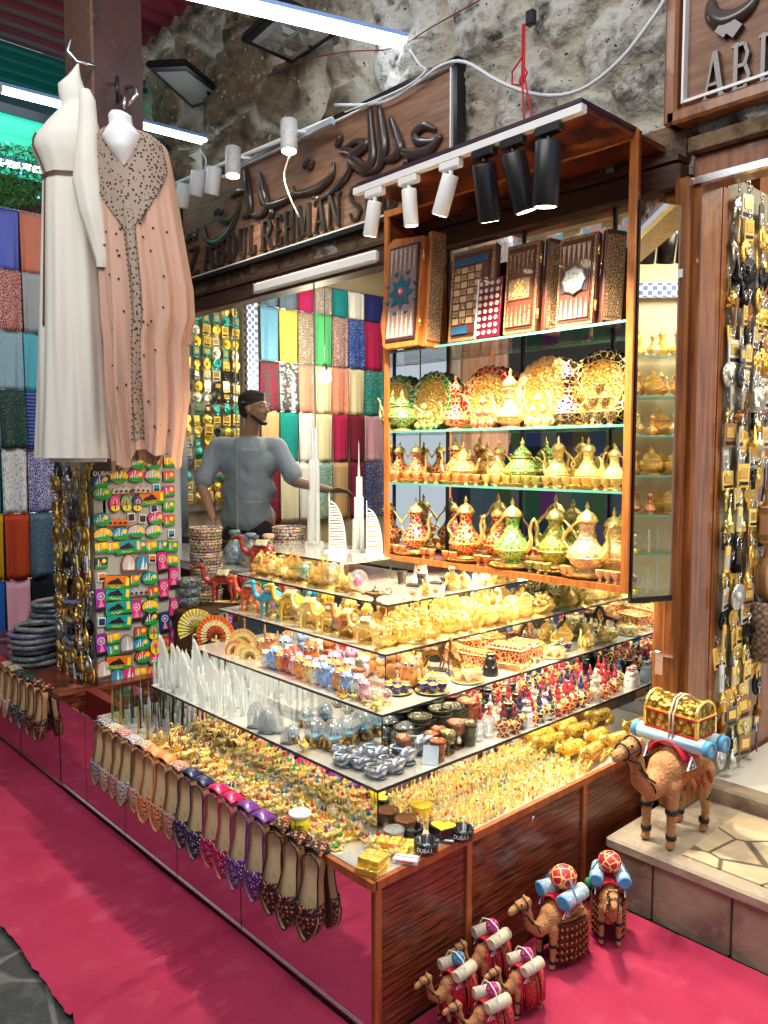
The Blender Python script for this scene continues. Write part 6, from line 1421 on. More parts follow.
def keyrow(n_c, n_r, posf, rz, s, where, colfrom, group, cols=KCOL, kinds=('oval', 'tower', 'camel', 'strap', 'disc')):
    for r_ in range(n_r):
        base = rnd.choice(cols)
        for c_ in range(n_c):
            cn, cc = base if rnd.random() < .55 else rnd.choice(cols); k = rnd.choice(kinds); ss = s * rnd.uniform(.85, 1.15)
            place(KC[k], posf(r_, c_), f'{cn} {k} keychain, {nth(r_)} row down, {nth(c_)} from the {colfrom}', 'keychain', group, rot=(rnd.uniform(-.06, .06), rnd.uniform(-.12, .12), rz + rnd.uniform(-.35, .35)), s=(ss, ss * 1.2, ss), color=cc)
keyrow(7, 17, lambda r_, c_: (-2.315 - .064 * c_ + rnd.uniform(-.01, .01), .200 - .016 * (r_ % 2) - .012 * (c_ % 2), 1.455 - .064 * r_), 0, .150, 'pillar', 'magnet board', 'keychains on the pillar board', cols=KCOL + [('gold', (1, .66, .15)), ('gold', (1, .66, .15)), ('pale yellow', (.90, .78, .28)), ('white', (.75, .75, .7))], kinds=('oval', 'tower', 'camel', 'disc', 'oval', 'strap'))
keyrow(6, 28, lambda r_, c_: (.160 + .014 * (c_ % 2) + .01 * (r_ % 2), 1.70 + .062 * c_ + rnd.uniform(-.012, .012), 2.47 - .079 * r_), pi / 2, .150, 'door panel', 'post, door panel', 'keychains on the door panel', cols=KCOL + [('pale yellow', (.90, .78, .28)), ('pale yellow', (.90, .78, .28)), ('white', (.75, .75, .68)), ('white', (.75, .75, .68))], kinds=('oval', 'tower', 'camel', 'strap', 'disc', 'tag', 'tag', 'tag'))
# lower rows of the pillar front: a second layer
keyrow(4, 4, lambda r_, c_: (-2.36 - .1 * c_, .17, .52 - .07 * r_), 0, .13, 'pillar', 'magnet board, low outer layer', 'keychains in the low outer layer of the pillar', kinds=('oval', 'strap', 'camel', 'disc'))
struct(MB().box((.128, 1.865, 1.45), (.02, .37, 2.4), M('panel_grey', (.30, .28, .22), .5)).obj('trim_15'))
mgk = [('yellow', (.95, .68, .10)), ('yellow', (.95, .68, .10)), ('gold', (1, .66, .15)), ('yellow', (.9, .6, .05)), ('black', (.02, .02, .02)), ('cream', (.8, .75, .6)), ('teal', (.05, .4, .35))]
keyrow(6, 18, lambda r_, c_: (-3.955 + .008 * (r_ % 2), 1.66 + .086 * c_, 2.66 - .086 * r_), pi / 2, .140, 'shop', 'frame, board inside the window', 'card keychains inside the shop', cols=mgk, kinds=('tag', 'tag', 'disc', 'oval'))
struct(MB().box((-4.0, 1.90, 1.95), (.03, .54, 1.6), M('panel_grey', (.30, .28, .22), .5)).obj('trim_16'))

# =================================================================== CABINET CONTENTS
ZS = {'a': 2.080, 'b': 1.7045, 'c': 1.4595, 'd': 1.1125}
# backgammon boards
fieldm = M('board_field', (.22, .14, .13), .4, tex=('noise', 30, (.22, .15, .15), .5, .7)); pt_light = M('board_point_light', (.52, .42, .34), .4, tex=('noise', 60, (.3, .2, .15), .5, .7)); pt_dark = M('board_point_dark', (.06, .03, .03), .4)
medal_b = M('blue_medallion', (.02, .10, .20), .4, tex=('vor', 60, (.45, .35, .2), .2, .1)); lat_in = M('lattice_inlay', (.09, .03, .02), .4, tex=('edge', 120, (.52, .38, .20), .11, .05)); walnut = M('walnut', (.13, .035, .02), .35, tex=('noise', 12, (.06, .02, .01), .4, .7), coat=.3)
def bg_board(w, h, kind, fold, label, px, py_b, Y=1.33, lean=.08, rz=0.):
    p = Vector((PX(px, Y), Y, ZS['a'])); r = empty('backgammon_board', p, (-lean, 0, rz)); tag(r, label, 'game board', 'game boards on the top shelf')
    fm = wood_orange if kind == 'curvy' else walnut
    mb = MB()
    if kind == 'curvy':
        poly = []
        for i in range(13): t = i / 12; poly.append((-w / 2 - .016 + .012 * cos(4 * pi * t), h * t))
        poly = [(-w / 2 + .02, -.0)] + [(x, z * .94 + h * .03) for x, z in poly] + [(-w / 2 + .03, h * 1.01), (w * .1, h * .985), (w / 2, h * .97), (w / 2, 0)]
        mb.prism(poly, 0, .035, fm, T=Matrix.Rotation(pi / 2, 4, 'X')); mb.box((0, -.038, h * .49), (w * .86, .008, h * .86), pt_dark)
    else:
        mb.box((0, -.018, h / 2), (w, .035, h), fm, bev=.006)
        mb.box((0, -.037, h / 2), (w * .96, .004, h * .98), inlay); mb.box((0, -.040, h / 2), (w * .84, .004, h * .90), fm)
    mb.obj('frame', r)
    iw, ih, yb = w * .78, h * .82, -.044; cz = h * .49
    mb = MB(); mb.box((0, yb, cz), (iw, .004, ih), {'curvy': fieldm, 'dark': walnut, 'light': walnut, 'checks': walnut}[kind]); pf_ = mb.obj('playing_field', r)
    mb = MB()
    if kind == 'checks':
        for i in range(4):
            for j in range(8): mb.box((-iw * .38 + i * iw * .2, yb - .004, cz - ih * .33 + j * ih * .095), (iw * .17, .004, ih * .078), (lat_in if (i + j) % 2 else M('board_square', (.52, .34, .20), .4)))
        mb.box((0, yb - .004, cz + ih * .45), (iw * .96, .004, ih * .09), medal_b); mb.box((-iw * .25, yb - .004, cz - ih * .45), (iw * .45, .004, ih * .1), medal_b)
    else:
        for sgn in (-1, 1):
            if sgn > 0: mb.obj('inlay_pattern', pf_); mb = MB()
            for i in range(6):
                x = -iw / 2 + iw * (i + .5) / 6; z0 = cz + sgn * ih / 2 * .98; z1 = cz + sgn * ih * (.20 if kind == 'curvy' else .22)
                m = pt_light if kind != 'dark' else lat_in
                a = iw / 17; mb.prism([(x - a, z0), (x + a, z0), (x, z1)] if sgn < 0 else [(x - a, z0), (x, z1), (x + a, z0)], -yb, -yb + .004, m, T=Matrix.Rotation(pi / 2, 4, 'X'))
    mb.obj('inlay_pattern', pf_)
    if kind == 'curvy':
        mb = MB(); mb.T = Matrix.Translation((0, yb - .004, cz)) @ Matrix.Rotation(pi / 2, 4, 'X')
        mb.prism([((.042 + .030 * (1 if i % 2 == 0 else 0) * 1.0) * w / .2 * cos(i * pi / 8), (.042 + .030 * (1 if i % 2 == 0 else 0)) * w / .2 * sin(i * pi / 8)) for i in range(16)], 0, .004, M('teal_star', (.015, .10, .15), .4)); mb.lathe([(.022, .004), (.02, .006), (0, .006)], M('star_red', (.4, .04, .03), .4), n=12); mb.lathe([(.01, .006), (0, .008)], pt_light, n=10)
        for i in range(8): a = i * pi / 4 + pi / 8; mb.ell((.085 * cos(a) * w / .2, .085 * sin(a) * w / .2, 0), (.012, .012, .006), MATS['teal_star'], 8, 5)
        mb.obj('star_medallion', r)
    elif kind != 'checks':
        mb = MB(); mb.box((0, yb - .003, cz), (iw * .92, .006, ih * .31), fm, bev=.002); mb.box((0, yb - .006, cz), (iw * .80, .004, ih * .27), lat_in if kind == 'dark' else M('night_blue', (.03, .05, .08), .4))
        if kind == 'light': mb.lathe([(.040, 0), (.052, .003), (.040, .006), (.03, .004), (0, .005)], M('pearl_inlay', (.60, .64, .62), .35, tex=('vor', 90, (.06, .09, .12), .3, .2)), n=24, flute=.08, nf=8, T=Matrix.Translation((0, yb - .008, cz)) @ Matrix.Rotation(pi / 2, 4, 'X'), sx=w / .17, sy=w / .17)
        else: mb.box((0, yb - .009, cz), (iw * .34, .003, ih * .2), M('gold_marquetry', (.62, .38, .12), .4, tex=('checker', 80, (.3, .15, .05), 0, 1)))
        mb.obj('centre_panel', r)
    if fold:
        o = MB(); fw_ = w * (.36 if kind == 'curvy' else .5)
        T = Matrix.Translation((w / 2 + .004, -.01, 0)) @ Matrix.Rotation(fold, 4, 'Z')
        o.box((fw_ / 2, -.012, h / 2), (fw_, .03, h * 1.03), fm, T, bev=.005); o.box((fw_ / 2, -.030, h / 2), (fw_ * .84, .004, h * .92), inlay, T); o.box((fw_ / 2, -.033, h / 2), (fw_ * .6, .004, h * .82), lat_in, T)
        o.obj('folded_leaf', r)
        mb = MB()
        for z in (.2, .8): MB().cyl((w / 2 + .002, -.03, h * z - .02), (w / 2 + .002, -.03, h * z + .02), .005, goldp).obj('hinge', r)
    return r
bg_board(.225, .50, 'curvy', 1.35, 'backgammon board with wavy orange frame and blue star medallion', 405, 355, 1.215)
bg_board(.25, .40, 'checks', 0, 'open game board with chequered squares and a beaded panel leaning on it', 473, 345, 1.30)
bg_board(.165, .37, 'dark', 1.2, 'dark backgammon board with gold marquetry square in its centre', 522, 338, 1.30)
bg_board(.170, .35, 'light', 1.0, 'backgammon board with round pearl medallion and pale points', 576, 328, 1.30)
r = empty('draughts_panel', (PX(486, 1.252), 1.252, ZS['a'] + .002), (-.1, 0, 0)); tag(r, 'narrow dark red panel with rows of pearl draughts, leaning on the chequered board', 'game panel')
MB().box((0, 0, .125), (.125, .014, .25), M('crimson_lacquer', (.13, .005, .02), .25, coat=.4), bev=.003).box((-.062, -.004, .125), (.006, .016, .25), white).obj('panel', r)
mb = MB()
for i in range(4):
    for j in range(8): mb.lathe([(.009, 0), (.010, .003), (.007, .004), (.004, .002), (0, .002)], M('pearl', (.50, .45, .38), .3, coat=.3), n=12, T=Matrix.Translation((-.045 + .03 * i, -.008, .022 + .0295 * j)) @ Matrix.Rotation(pi / 2, 4, 'X'))
mb.obj('pearl_studs', r)

# coffee pots, cups and plates
def on(bld, px, Y, zk, s, label, cat, group=None, color=RED, rz=0., rot=None):
    return place(bld, (PX(px, Y), Y, ZS[zk] if isinstance(zk, str) else zk), label, cat, group, rz=rz, s=s, color=color, rot=rot)
gp = 'plates on the upper glass shelf'
for px, c_, nm, s in ((432, (.01, .22, .06), 'green rimmed', .285), (487, (.45, .01, .04), 'crimson rimmed', .285), (544, (.80, .45, .22), 'rose gold rimmed', .30), (599, (.02, .012, .02), 'black rimmed', .30)):
    on(plate, px, 1.41, 'b', s, f'{nm} gold plate with engraved centre standing on the upper glass shelf', 'plate', gp, c_)
gc = 'pots on the plate shelf'
on(tall_jug, 393, 1.37, 'b', .24, 'gold coffee pot behind the green pot at the end of the plate shelf', 'coffee pot', gc, (.25, .22, .04), .2)
on(wide_pot, 402, 1.30, 'b', .20, 'green domed pot in front of the green rimmed plate', 'teapot', gc, GRN, .6)
on(tower_jug, 455, 1.32, 'b', .245, 'crimson bulb pot with tall neck between the green and crimson plates', 'coffee pot', gc, (.6, .01, .04), .5)
on(tower_jug, 509, 1.31, 'b', .25, 'pale gold bulb pot with tall neck between the crimson and rose plates', 'coffee pot', gc, (.85, .40, .2), .5)
on(tower_jug, 567, 1.31, 'b', .265, 'purple black pot with tall neck in front of the black rimmed plate', 'coffee pot', gc, (.05, .01, .07), .5)
def cups(px, Y, z, n_rows, s, color, cn, where, b=small_cup):
    ex = set()
    for r_ in range(n_rows):
        m = n_rows - r_
        for k in range(m):
            place(b, (PX(px, Y) + (k - (m - 1) / 2) * s * 1.0, Y, z + r_ * s * 1.0 + .0), f'{cn} cup, {nth(k)} in the {nth(r_)} tier of the pyramid {where}', 'cup', 'cup pyramid ' + where, s=s, color=color)
cups(424, 1.29, ZS['b'], 3, .042, GRN, 'green and gold', 'before the green plate', lidded_cup)
cups(482, 1.29, ZS['b'], 3, .046, (.65, .02, .06), 'red and gold', 'before the crimson plate', lidded_cup)
cups(537, 1.29, ZS['b'], 3, .046, (.85, .5, .25), 'pale gold', 'before the rose plate', lidded_cup)
cups(597, 1.29, ZS['b'], 3, .052, (.06, .02, .03), 'black and gold', 'before the black plate')
# middle shelf of jug sets
gj = 'coffee pots on the middle glass shelf'
js = [(416, tall_jug, .20, (.55, .03, .02), 'red and gold', pi), (455, tall_jug, .215, (.50, .03, .02), 'gold and red', 0.2), (463, wide_pot, .19, (.75, .25, .1), 'copper gold', pi), (499, tall_jug, .195, (.75, .25, .1), 'amber gold', 0), (522, wide_pot, .205, (.05, .30, .05), 'green and gold', .8), (558, tall_jug, .21, (.75, .5, .15), 'yellow gold', 0), (588, tall_jug, .205, (.85, .55, .2), 'pale gold', pi), (614, tall_jug, .18, (.85, .6, .3), 'plain gold', 0)]
for i, (px, b, s, c_, nm, rz) in enumerate(js): on(b, px, 1.37, 'c', s, f'{nm} coffee pot on the middle glass shelf, {nth(i)} from the sail towers', 'coffee pot', gj, c_, rz)
k = 0
for px in range(396, 622, 10):
    c_ = (.6, .1, .04) if px < 480 else ((.75, .45, .1) if px < 505 or px > 545 else (.35, .40, .06)); nm = 'red gold' if px < 480 else ('yellow gold' if px < 505 or px > 545 else 'green gold')
    on(small_cup, px, 1.285 + .012 * (k % 2), 'c', .046, f'{nm} cup in the middle shelf front row, {nth(k)} from the sail towers', 'cup', 'cups on the middle glass shelf', c_); k += 1
for i, px in enumerate((420, 462, 520, 590)): on(tray, px, 1.36, 'c', .20, f'round gold tray under the pots of the middle shelf, {nth(i)} from the sail towers', 'tray', 'trays on the middle glass shelf')
# bottom board sets
gb = 'large pots on the cabinet floor'
bs = [(398, 1.40, tall_jug, .27, (.45, .02, .06), 'crimson narrow', 0), (416, 1.33, tall_jug, .265, (.45, .01, .06), 'crimson and gold', pi), (466, 1.34, tall_jug, .285, (.70, .03, .02), 'scarlet and gold', pi), (500, 1.41, tall_jug, .27, (.65, .03, .02), 'scarlet rear', 0), (513, 1.30, tall_jug, .29, (.10, .50, .08), 'green and gold', pi), (556, 1.39, tall_jug, .28, (.30, .40, .05), 'olive green', 0), (588, 1.30, tall_jug, .29, (.85, .50, .35), 'rose gold', pi), (615, 1.38, tall_jug, .265, (.85, .6, .3), 'plain gold', 0)]
for i, (px, Y, b, s, c_, nm, rz) in enumerate(bs): on(b, px, Y, ZS['d'] + .012, s, f'{nm} tall coffee pot on the cabinet floor, {nth(i)} from the sail towers', 'coffee pot', gb, c_, rz)
for i, (px, Y, s) in enumerate(((414, 1.33, .20), (468, 1.34, .21), (515, 1.33, .21), (560, 1.36, .2), (590, 1.335, .215))): on(tray, px, Y, 'd', s, f'round gold tray on the cabinet floor, {nth(i)} from the sail towers', 'tray', 'trays on the cabinet floor')
k = 0
for px, c_, nm in ((396, (.5, .02, .06), 'crimson'), (403, (.5, .02, .06), 'crimson'), (424, (.5, .02, .06), 'crimson'), (432, (.6, .1, .1), 'crimson'), (446, RED, 'scarlet'), (454, RED, 'scarlet'), (479, RED, 'scarlet'), (487, RED, 'scarlet'), (531, GRN, 'green'), (540, (.3, .4, .05), 'olive'), (548, (.3, .4, .05), 'olive'), (566, (.85, .5, .35), 'rose gold'), (573, (.85, .5, .35), 'rose gold'), (602, (.85, .6, .4), 'rose gold'), (610, (.85, .6, .4), 'rose gold'), (618, (.85, .6, .4), 'rose gold')):
    on(small_cup, px, 1.272, ZS['d'] + .0, .044, f'{nm} cup on the cabinet floor, {nth(k)} from the sail towers', 'cup', 'cups on the cabinet floor', c_); k += 1

# =================================================================== STEP GOODS
def at(b, px, py, z, s, label, cat, group=None, color=RED, rz=0.):
    p = P(px, py, 2, z); k = BIG.get(b.__name__, 1.2) if callable(b) else 1
    m_ = s * k * .45; lv = {ZD1: (.17, .39), ZD2: (.39, .60), ZD3: (.60, .775), ZD4: (.775, 1.3)}.get(z)
    if lv and p.y > lv[1] + .05: p.x = min(-lv[0] - m_, max(-lv[1] + m_, p.x)) if lv[1] - lv[0] > 2 * m_ else -(lv[0] + lv[1]) / 2
    elif lv: p.y = max(lv[0] + m_ * .8, min(lv[1] - m_ * .8, p.y)) if p.x < -lv[1] - .05 and z != ZD4 else p.y
    return place(b, (p.x, min(p.y, 1.70), z), label, cat, group, rz=rz, s=s * k, color=color)
BIG = {'shoe_ashtray': 1.4, 'snow_globe': 1.1, 'camel_fig': 1.15, 'owl': 1.35, 'fan': 1.05, 'tissue_box': 1.0, 'arab_bust': 1.0, 'ashtray': 1.0, 'bangle_cup': 1.05, 'glass_dome': 1.15, 'brass_lamp': 1.25, 'horse': 1.25, 'jewel_box': 1.1}
# top step: white towers and sails
for px, py, h, lb in ((306, 546, .93, 'tallest, nearest the vases'), (350, 553, .56, 'shorter, beside the cabinet')):
    p = P(px, py, 2, ZD5); o = place(tower_c, (p.x, p.y + .06, ZD5), f'clear white needle tower model on the top step, {lb}', 'tower model', 'tower models on the top step', s=(.42 if h > .8 else .36, .42 if h > .8 else .36, h))
for px, py, h, lb in ((333, 552, .30, 'between the two needle towers'), (370, 556, .27, 'against the cabinet side')):
    p = P(px, py, 2, ZD5); place(sail_model, (p.x, p.y + .03, ZD5), f'white ribbed sail shaped building model {lb}', 'building model', 'sail models on the top step', rz=.5, s=h)
# fourth step: gold dishes, lamp, face boxes
G4 = [gold_swan, spice_pot, tree_ship, globe_trinket, oil_lamp]; N4 = ['gold bird dish', 'gold incense pot', 'gold filigree ship', 'small glass globe', 'little gold oil lamp']
def fillrow(zz_, lst, x0, x1, yv, n, s, where, frm, group, cols, jit=.015):
    for i in range(n):
        k = rnd.randrange(len(lst)); b, nm = lst[k]; cn, c_ = rnd.choice(cols)
        x = x0 + (x1 - x0) * (i + .5) / n + rnd.uniform(-jit, jit) * .6; y = yv + rnd.uniform(-jit, jit)
        place(b, (x, y, zz_), f'{cn} tinted {nm}, {nth(i)} from {frm}, {where}', nm.split()[-1], group, rz=rnd.random() * 6, s=s * 1.35 * rnd.uniform(.85, 1.15), color=c_)
ACC = [('red', RED), ('gold', (.95, .6, .1)), ('gold', (.95, .6, .1)), ('green', GRN), ('white', WHT), ('orange', ORG), ('pink', PNK)]
L4 = list(zip(G4, N4))
fillrow(ZD4, L4[:4], -1.78, -.98, .845, 12, .085, 'fourth step front', 'the vases', 'gold dishes on the fourth step front', ACC)
fillrow(ZD4, [L4[0], L4[1], L4[2]], -1.74, -1.30, .91, 6, .09, 'fourth step rear', 'the vases', 'gold dishes on the fourth step rear', ACC)
at(brass_lamp, 375, 603, ZD4, .062, 'bronze genie oil lamp on a foot at the corner of the gold step', 'oil lamp', None, (.28, .17, .09), .6)
at(tissue_box, 414, 600, ZD4, .075, 'cream box with a robed face and black headband, nearer the bronze lamp', 'tissue box', 'face boxes', rz=.5)
at(tissue_box, 437, 597, ZD4, .075, 'cream box with a robed face and black headband, farther from the bronze lamp', 'tissue box', 'face boxes', rz=.5)
at(arab_bust, 420, 582, ZD4, .12, 'white robed head figure with black headdress behind the cream face boxes', 'figurine', None, rz=.5)
at(vase, 452, 590, ZD4, .09, 'tiny patterned vase under the cabinet beside the face boxes', 'vase', None, (.5, .3, .3))
for i in range(3): place(tumbler, (-.95 - .13 * i + .1, 1.18, ZD4), f'dark metal beaker under the cabinet, {nth(i)} from the cabinet corner', 'beaker', 'beakers under the cabinet', s=.06, color=(.1, .08, .07))
# third step
cc = [((.30, .03, .02), 'dark red'), ((.65, .10, .05), 'red'), ((.05, .35, .5), 'turquoise'), ((.70, .45, .05), 'mustard'), ((.75, .6, .2), 'gold'), ((.8, .55, .1), 'gold'), ((.6, .2, .05), 'copper'), ((.85, .65, .2), 'gold')]
for i, (px, py, s) in enumerate(((236, 600, .135), (252, 612, .12), (272, 618, .12), (292, 622, .12), (311, 628, .11), (331, 633, .10), (349, 638, .10), (366, 644, .09))):
    at(camel_fig, px, py, ZD3, s, f'{cc[i][1]} enamel camel figurine on the third step, {nth(i)} from the stacked bowls', 'camel figurine', 'enamel camel figurines', cc[i][0], rz=pi + rnd.uniform(-.3, .3) + .5)
place(camel_fig, (-1.84, .90, ZD4), 'large dark red camel figurine with gold saddle beside the bowls', 'camel figurine', rz=pi + .6, s=.16, color=(.28, .03, .02))
fillrow(ZD3, L4, -1.70, -.68, .695, 15, .066, 'third step middle', 'the bowls', 'gold trinkets on the third step', ACC)
fillrow(ZD3, L4[:2] + L4[4:], -1.70, -.68, .745, 13, .07, 'third step rear', 'the bowls', 'gold trinkets on the third step rear', ACC)
goldonly = [('gold', (.95, .6, .1)), ('pale gold', (.9, .75, .4)), ('amber', (.8, .35, .05))]
def fillcol(zz_, lst, xv, y0, y1, n, s, where, frm, group, cols, jit=.015):
    for i in range(n):
        b, nm = lst[rnd.randrange(len(lst))]; cn, c_ = rnd.choice(cols); y = y0 + (y1 - y0) * (i + .5) / n + rnd.uniform(-jit, jit) * .5; x = xv + rnd.uniform(-jit, jit) * .6
        place(b, (x, y, zz_), f'{cn} tinted {nm}, {nth(i)} from {frm}, {where}', nm.split()[-1], group, rz=rnd.random() * 6, s=s * 1.3 * rnd.uniform(.85, 1.15), color=c_)
fillcol(ZD3, L4[:3], -.645, .62, 1.70, 13, .085, 'third step outer side', 'the corner', 'gold pots on the third step side', goldonly)
fillcol(ZD3, L4[:3], -.725, .70, 1.70, 12, .095, 'third step inner side', 'the corner', 'gold pots on the third step side inner', goldonly)
fillcol(ZD4, L4[:2], -.83, 1.0, 1.70, 8, .07, 'under the cabinet', 'the face boxes', 'gold pots under the cabinet', goldonly)
# second step, front strip: fans, owls, boxes
for px, py, s, c_, nm in ((207, 634, .20, (.85, .70, .10), 'yellow and navy'), (224, 640, .19, (.80, .15, .03), 'orange red'), (246, 648, .14, (.75, .45, .15), 'gold'), (236, 655, .10, (.70, .25, .1), 'small copper')):
    at(fan, px, py, ZD2, s, f'{nm} peacock fan ornament standing on the second step', 'fan', 'fan ornaments', c_, .55)
ow = [(262, 655, .06, (.6, .35, .15), 'tan'), (276, 655, .075, (.75, .25, .08), 'orange'), (283, 668, .055, (.55, .05, .05), 'red'), (291, 660, .085, (.35, .5, .7), 'blue and white'), (300, 672, .05, (.55, .05, .04), 'small red'), (309, 668, .065, (.7, .6, .5), 'beige'), (318, 668, .09, (.55, .15, .03), 'brown orange'), (329, 680, .055, (.8, .4, .5), 'pink'), (338, 676, .08, (.75, .35, .55), 'rose and white'), (350, 681, .07, (.75, .72, .68), 'white dotted'), (345, 690, .045, (.8, .75, .7), 'small cream'), (361, 676, .06, (.7, .55, .3), 'gold speckled'), (304, 655, .09, (.7, .3, .1), 'large amber'), (330, 660, .085, (.75, .2, .08), 'large vermilion'), (352, 668, .06, (.6, .45, .3), 'small tan'), (271, 668, .045, (.4, .25, .15), 'tiny brown')]
for px, py, s, c_, nm in ow: at(owl, px, py, ZD2, s, f'{nm} painted owl figurine on the second step, eyes wide', 'owl figurine', 'owl figurines', c_, .6)
for px, py, dz, nm in ((357, 693, 0, 'lower'), (357, 693, .030, 'middle'), (358, 692, .060, 'topmost'), (376, 700, 0, 'pale lower')): 
    p = P(px, py, 2, ZD2); place(chest_small, (p.x, p.y, ZD2 + dz), f'{nm} little wooden trinket box of the stack at the second step corner', 'box', 'wooden trinket boxes', rz=.3, s=.036)
fillrow(ZD2, [(globe_trinket, 'small glass globe'), (oil_lamp, 'little gold oil lamp'), (spice_pot, 'gold incense pot'), (mini_ship, 'tiny gold ship')], -.66, -.42, .425, 7, .04, 'second step corner', 'the owls', 'trinkets at the second step corner', ACC)
fillrow(ZD2, [(globe_trinket, 'small glass globe'), (oil_lamp, 'little gold oil lamp'), (spice_pot, 'gold incense pot')], -.75, -.44, .475, 8, .045, 'second step corner rear', 'the owls', 'trinkets at the second step corner rear', ACC)
OWC = [('blue', (.25, .4, .7)), ('pink', (.8, .4, .5)), ('orange', (.75, .3, .08)), ('white', (.75, .72, .68)), ('red', (.55, .08, .05)), ('gold', (.75, .5, .15))]
for r_, (y, n) in enumerate(((.455, 15), (.52, 13))):
    for i in range(n):
        cn, c_ = rnd.choice(OWC); x = -1.20 + .047 * i + rnd.uniform(-.01, .01)
        if r_ == 0 and x < -1.15: continue
        place(owl, (x, y + rnd.uniform(-.01, .01), ZD2), f'{cn} painted ornament on the second step, {nth(i)} from the fans, {["middle", "rear"][r_]} row', 'ornament', 'painted ornaments behind the front owls', rz=rnd.uniform(.3, .9), s=.085 * rnd.uniform(.8, 1.2), color=c_)
for i, x in enumerate((-1.44, -1.36, -1.29)): place(fan, (x, .50 - .02 * i, ZD2), f'small gold fan ornament in the rear row of the second step, {nth(i)} from the bowls', 'fan', 'small rear fans', rz=.55, s=.10, color=(.8, .5, .15))
# second step, side strip: tea sets, jewel boxes, horse
def teaset(px, py, z, s, color, tcol, nm, where, n=6):
    p = P(px, py, 2, z); p.x = max(-.53, min(-.46, p.x)); p.y = min(p.y, 1.6); gr_ = f'{nm} miniature tea set {where}'
    place(plated_tray, (p.x, p.y, z), f'{nm} oval tray of the miniature tea set {where}', 'tray', None, s=s * 1.15, color=tcol)
    place(wide_pot, (p.x, p.y, z + s * .02 + .001), f'{nm} pot at the centre of the miniature tea set {where}', 'teapot', None, s=s * .62, color=color)
    for k in range(n):
        a = 2 * pi * k / n + .3; place(small_cup, (p.x + s * .33 * cos(a), p.y + s * .33 * sin(a), z + s * .02 + .001), f'{nm} cup of the miniature tea set {where}', 'cup', gr_, s=s * .27, color=color)
def mini_pot():
    r = empty('miniature_teapot')
    mb = MB(); mb.lathe([(.20, 0), (.22, .03), (.13, .08), (.28, .20), (.36, .32), (.34, .42), (.24, .54), (.17, .60)], oc_gloss, n=18); mb.lathe([(.36, .30), (.375, .325), (.355, .35)], goldp, n=18); mb.obj('body', r)
    mb = MB(); mb.lathe([(.18, .60), (.20, .62), (.12, .76), (.04, .84), (.06, .9), (.01, 1.0)], goldp, n=14); mb.obj('lid', r)
    MB().tube([(-.30, 0, .30), (-.44, 0, .36), (-.47, 0, .50), (-.54, 0, .62)], [.06, .045, .03, .028], goldp, 7).obj('spout', r)
    mb = MB(); handle_arc(mb, .26, .26, .60, .22, .026, goldp); mb.obj('handle', r); return r
def mini_cup():
    mb = MB(); mb.lathe([(.22, 0), (.24, .05), (.14, .15), (.20, .28), (.38, .55), (.44, .9), (.42, .95), (.34, .6), (.1, .3)], oc_gloss, n=12); mb.lathe([(.43, .88), (.47, .95), (.42, .97)], goldp, n=12); return mb.obj('tea_cup')
def tset(x, y, s, color, tcol, nm, where, n=6):
    q = {'p': Vector((x, y, ZD2))}; gr_ = f'{nm} miniature tea set {where}'; z = ZD2
    place(plated_tray, (x, y, z), f'{nm} oval tray of the miniature tea set {where}', 'tray', None, s=s * 1.1, color=tcol)
    place(mini_pot, (x, y, z + s * .025), f'{nm} pot at the centre of the miniature tea set {where}', 'teapot', None, s=s * .66, color=color)
    for k in range(n):
        a = 2 * pi * k / n + .3; place(mini_cup, (x + s * .36 * cos(a), y + s * .36 * sin(a), z + s * .03), f'{nm} cup of the miniature tea set {where}', 'cup', gr_, s=s * .36, color=color)
tset(-.535, .60, .10, COB, BLK, 'cobalt blue', 'near the step corner'); tset(-.455, .70, .115, COB, BLK, 'cobalt blue', 'in front'); tset(-.545, .76, .10, (.9, .75, .6), WHT, 'pearl gold', 'between the cobalt sets')
tset(-.46, .90, .12, (.9, .75, .6), WHT, 'pearl gold', 'before the rearing horse'); tset(-.45, 1.44, .11, (.9, .75, .6), WHT, 'pearl gold', 'beside the jewellery boxes'); tset(-.50, 1.58, .09, COB, BLK, 'cobalt blue', 'near the wooden post')
def here(b, x, y, s, label, cat, group=None, color=RED, rz=0.): return place(b, (x, y, ZD2), label, cat, group, rz=rz, s=s, color=color)
here(jewel_box, -.475, 1.17, .155, 'red and gold jewellery box with claw feet, the one in front', 'jewellery box', 'red jewellery boxes', rz=.25)
here(jewel_box, -.50, 1.31, .135, 'red and gold jewellery box nearest the pearl tea set', 'jewellery box', 'red jewellery boxes', rz=.2)
here(jewel_box, -.545, 1.06, .12, 'red and gold jewellery box at the rear behind the dark figurine', 'jewellery box', 'red jewellery boxes', rz=.2)
here(horse, -.545, .92, .14, 'bronze rearing horse figurine behind the pearl gold tea set', 'horse figurine', None, (.30, .14, .05), 2.6)
here(woman_fig, -.455, 1.03, .10, 'black robed figurine beside the jewellery box on the second step', 'figurine', None, rz=.6)
here(horse, -.55, 1.44, .12, 'dark bronze horse figurine behind the jewellery boxes', 'horse figurine', None, (.12, .05, .03), 2.8)
fillcol(ZD2, [(spice_pot, 'gold incense pot'), (gold_swan, 'gold bird dish'), (tree_ship, 'gold filigree ship')], -.56, 1.60, 1.72, 2, .07, 'at the back mirror', 'the tea sets', 'gold pieces at the back mirror', goldonly)
fillcol(ZD2, [(spice_pot, 'gold incense pot'), (gold_swan, 'gold bird dish')], -.44, 1.62, 1.72, 2, .06, 'outer back mirror', 'the tea sets', 'gold pieces at the back mirror, outer', goldonly)
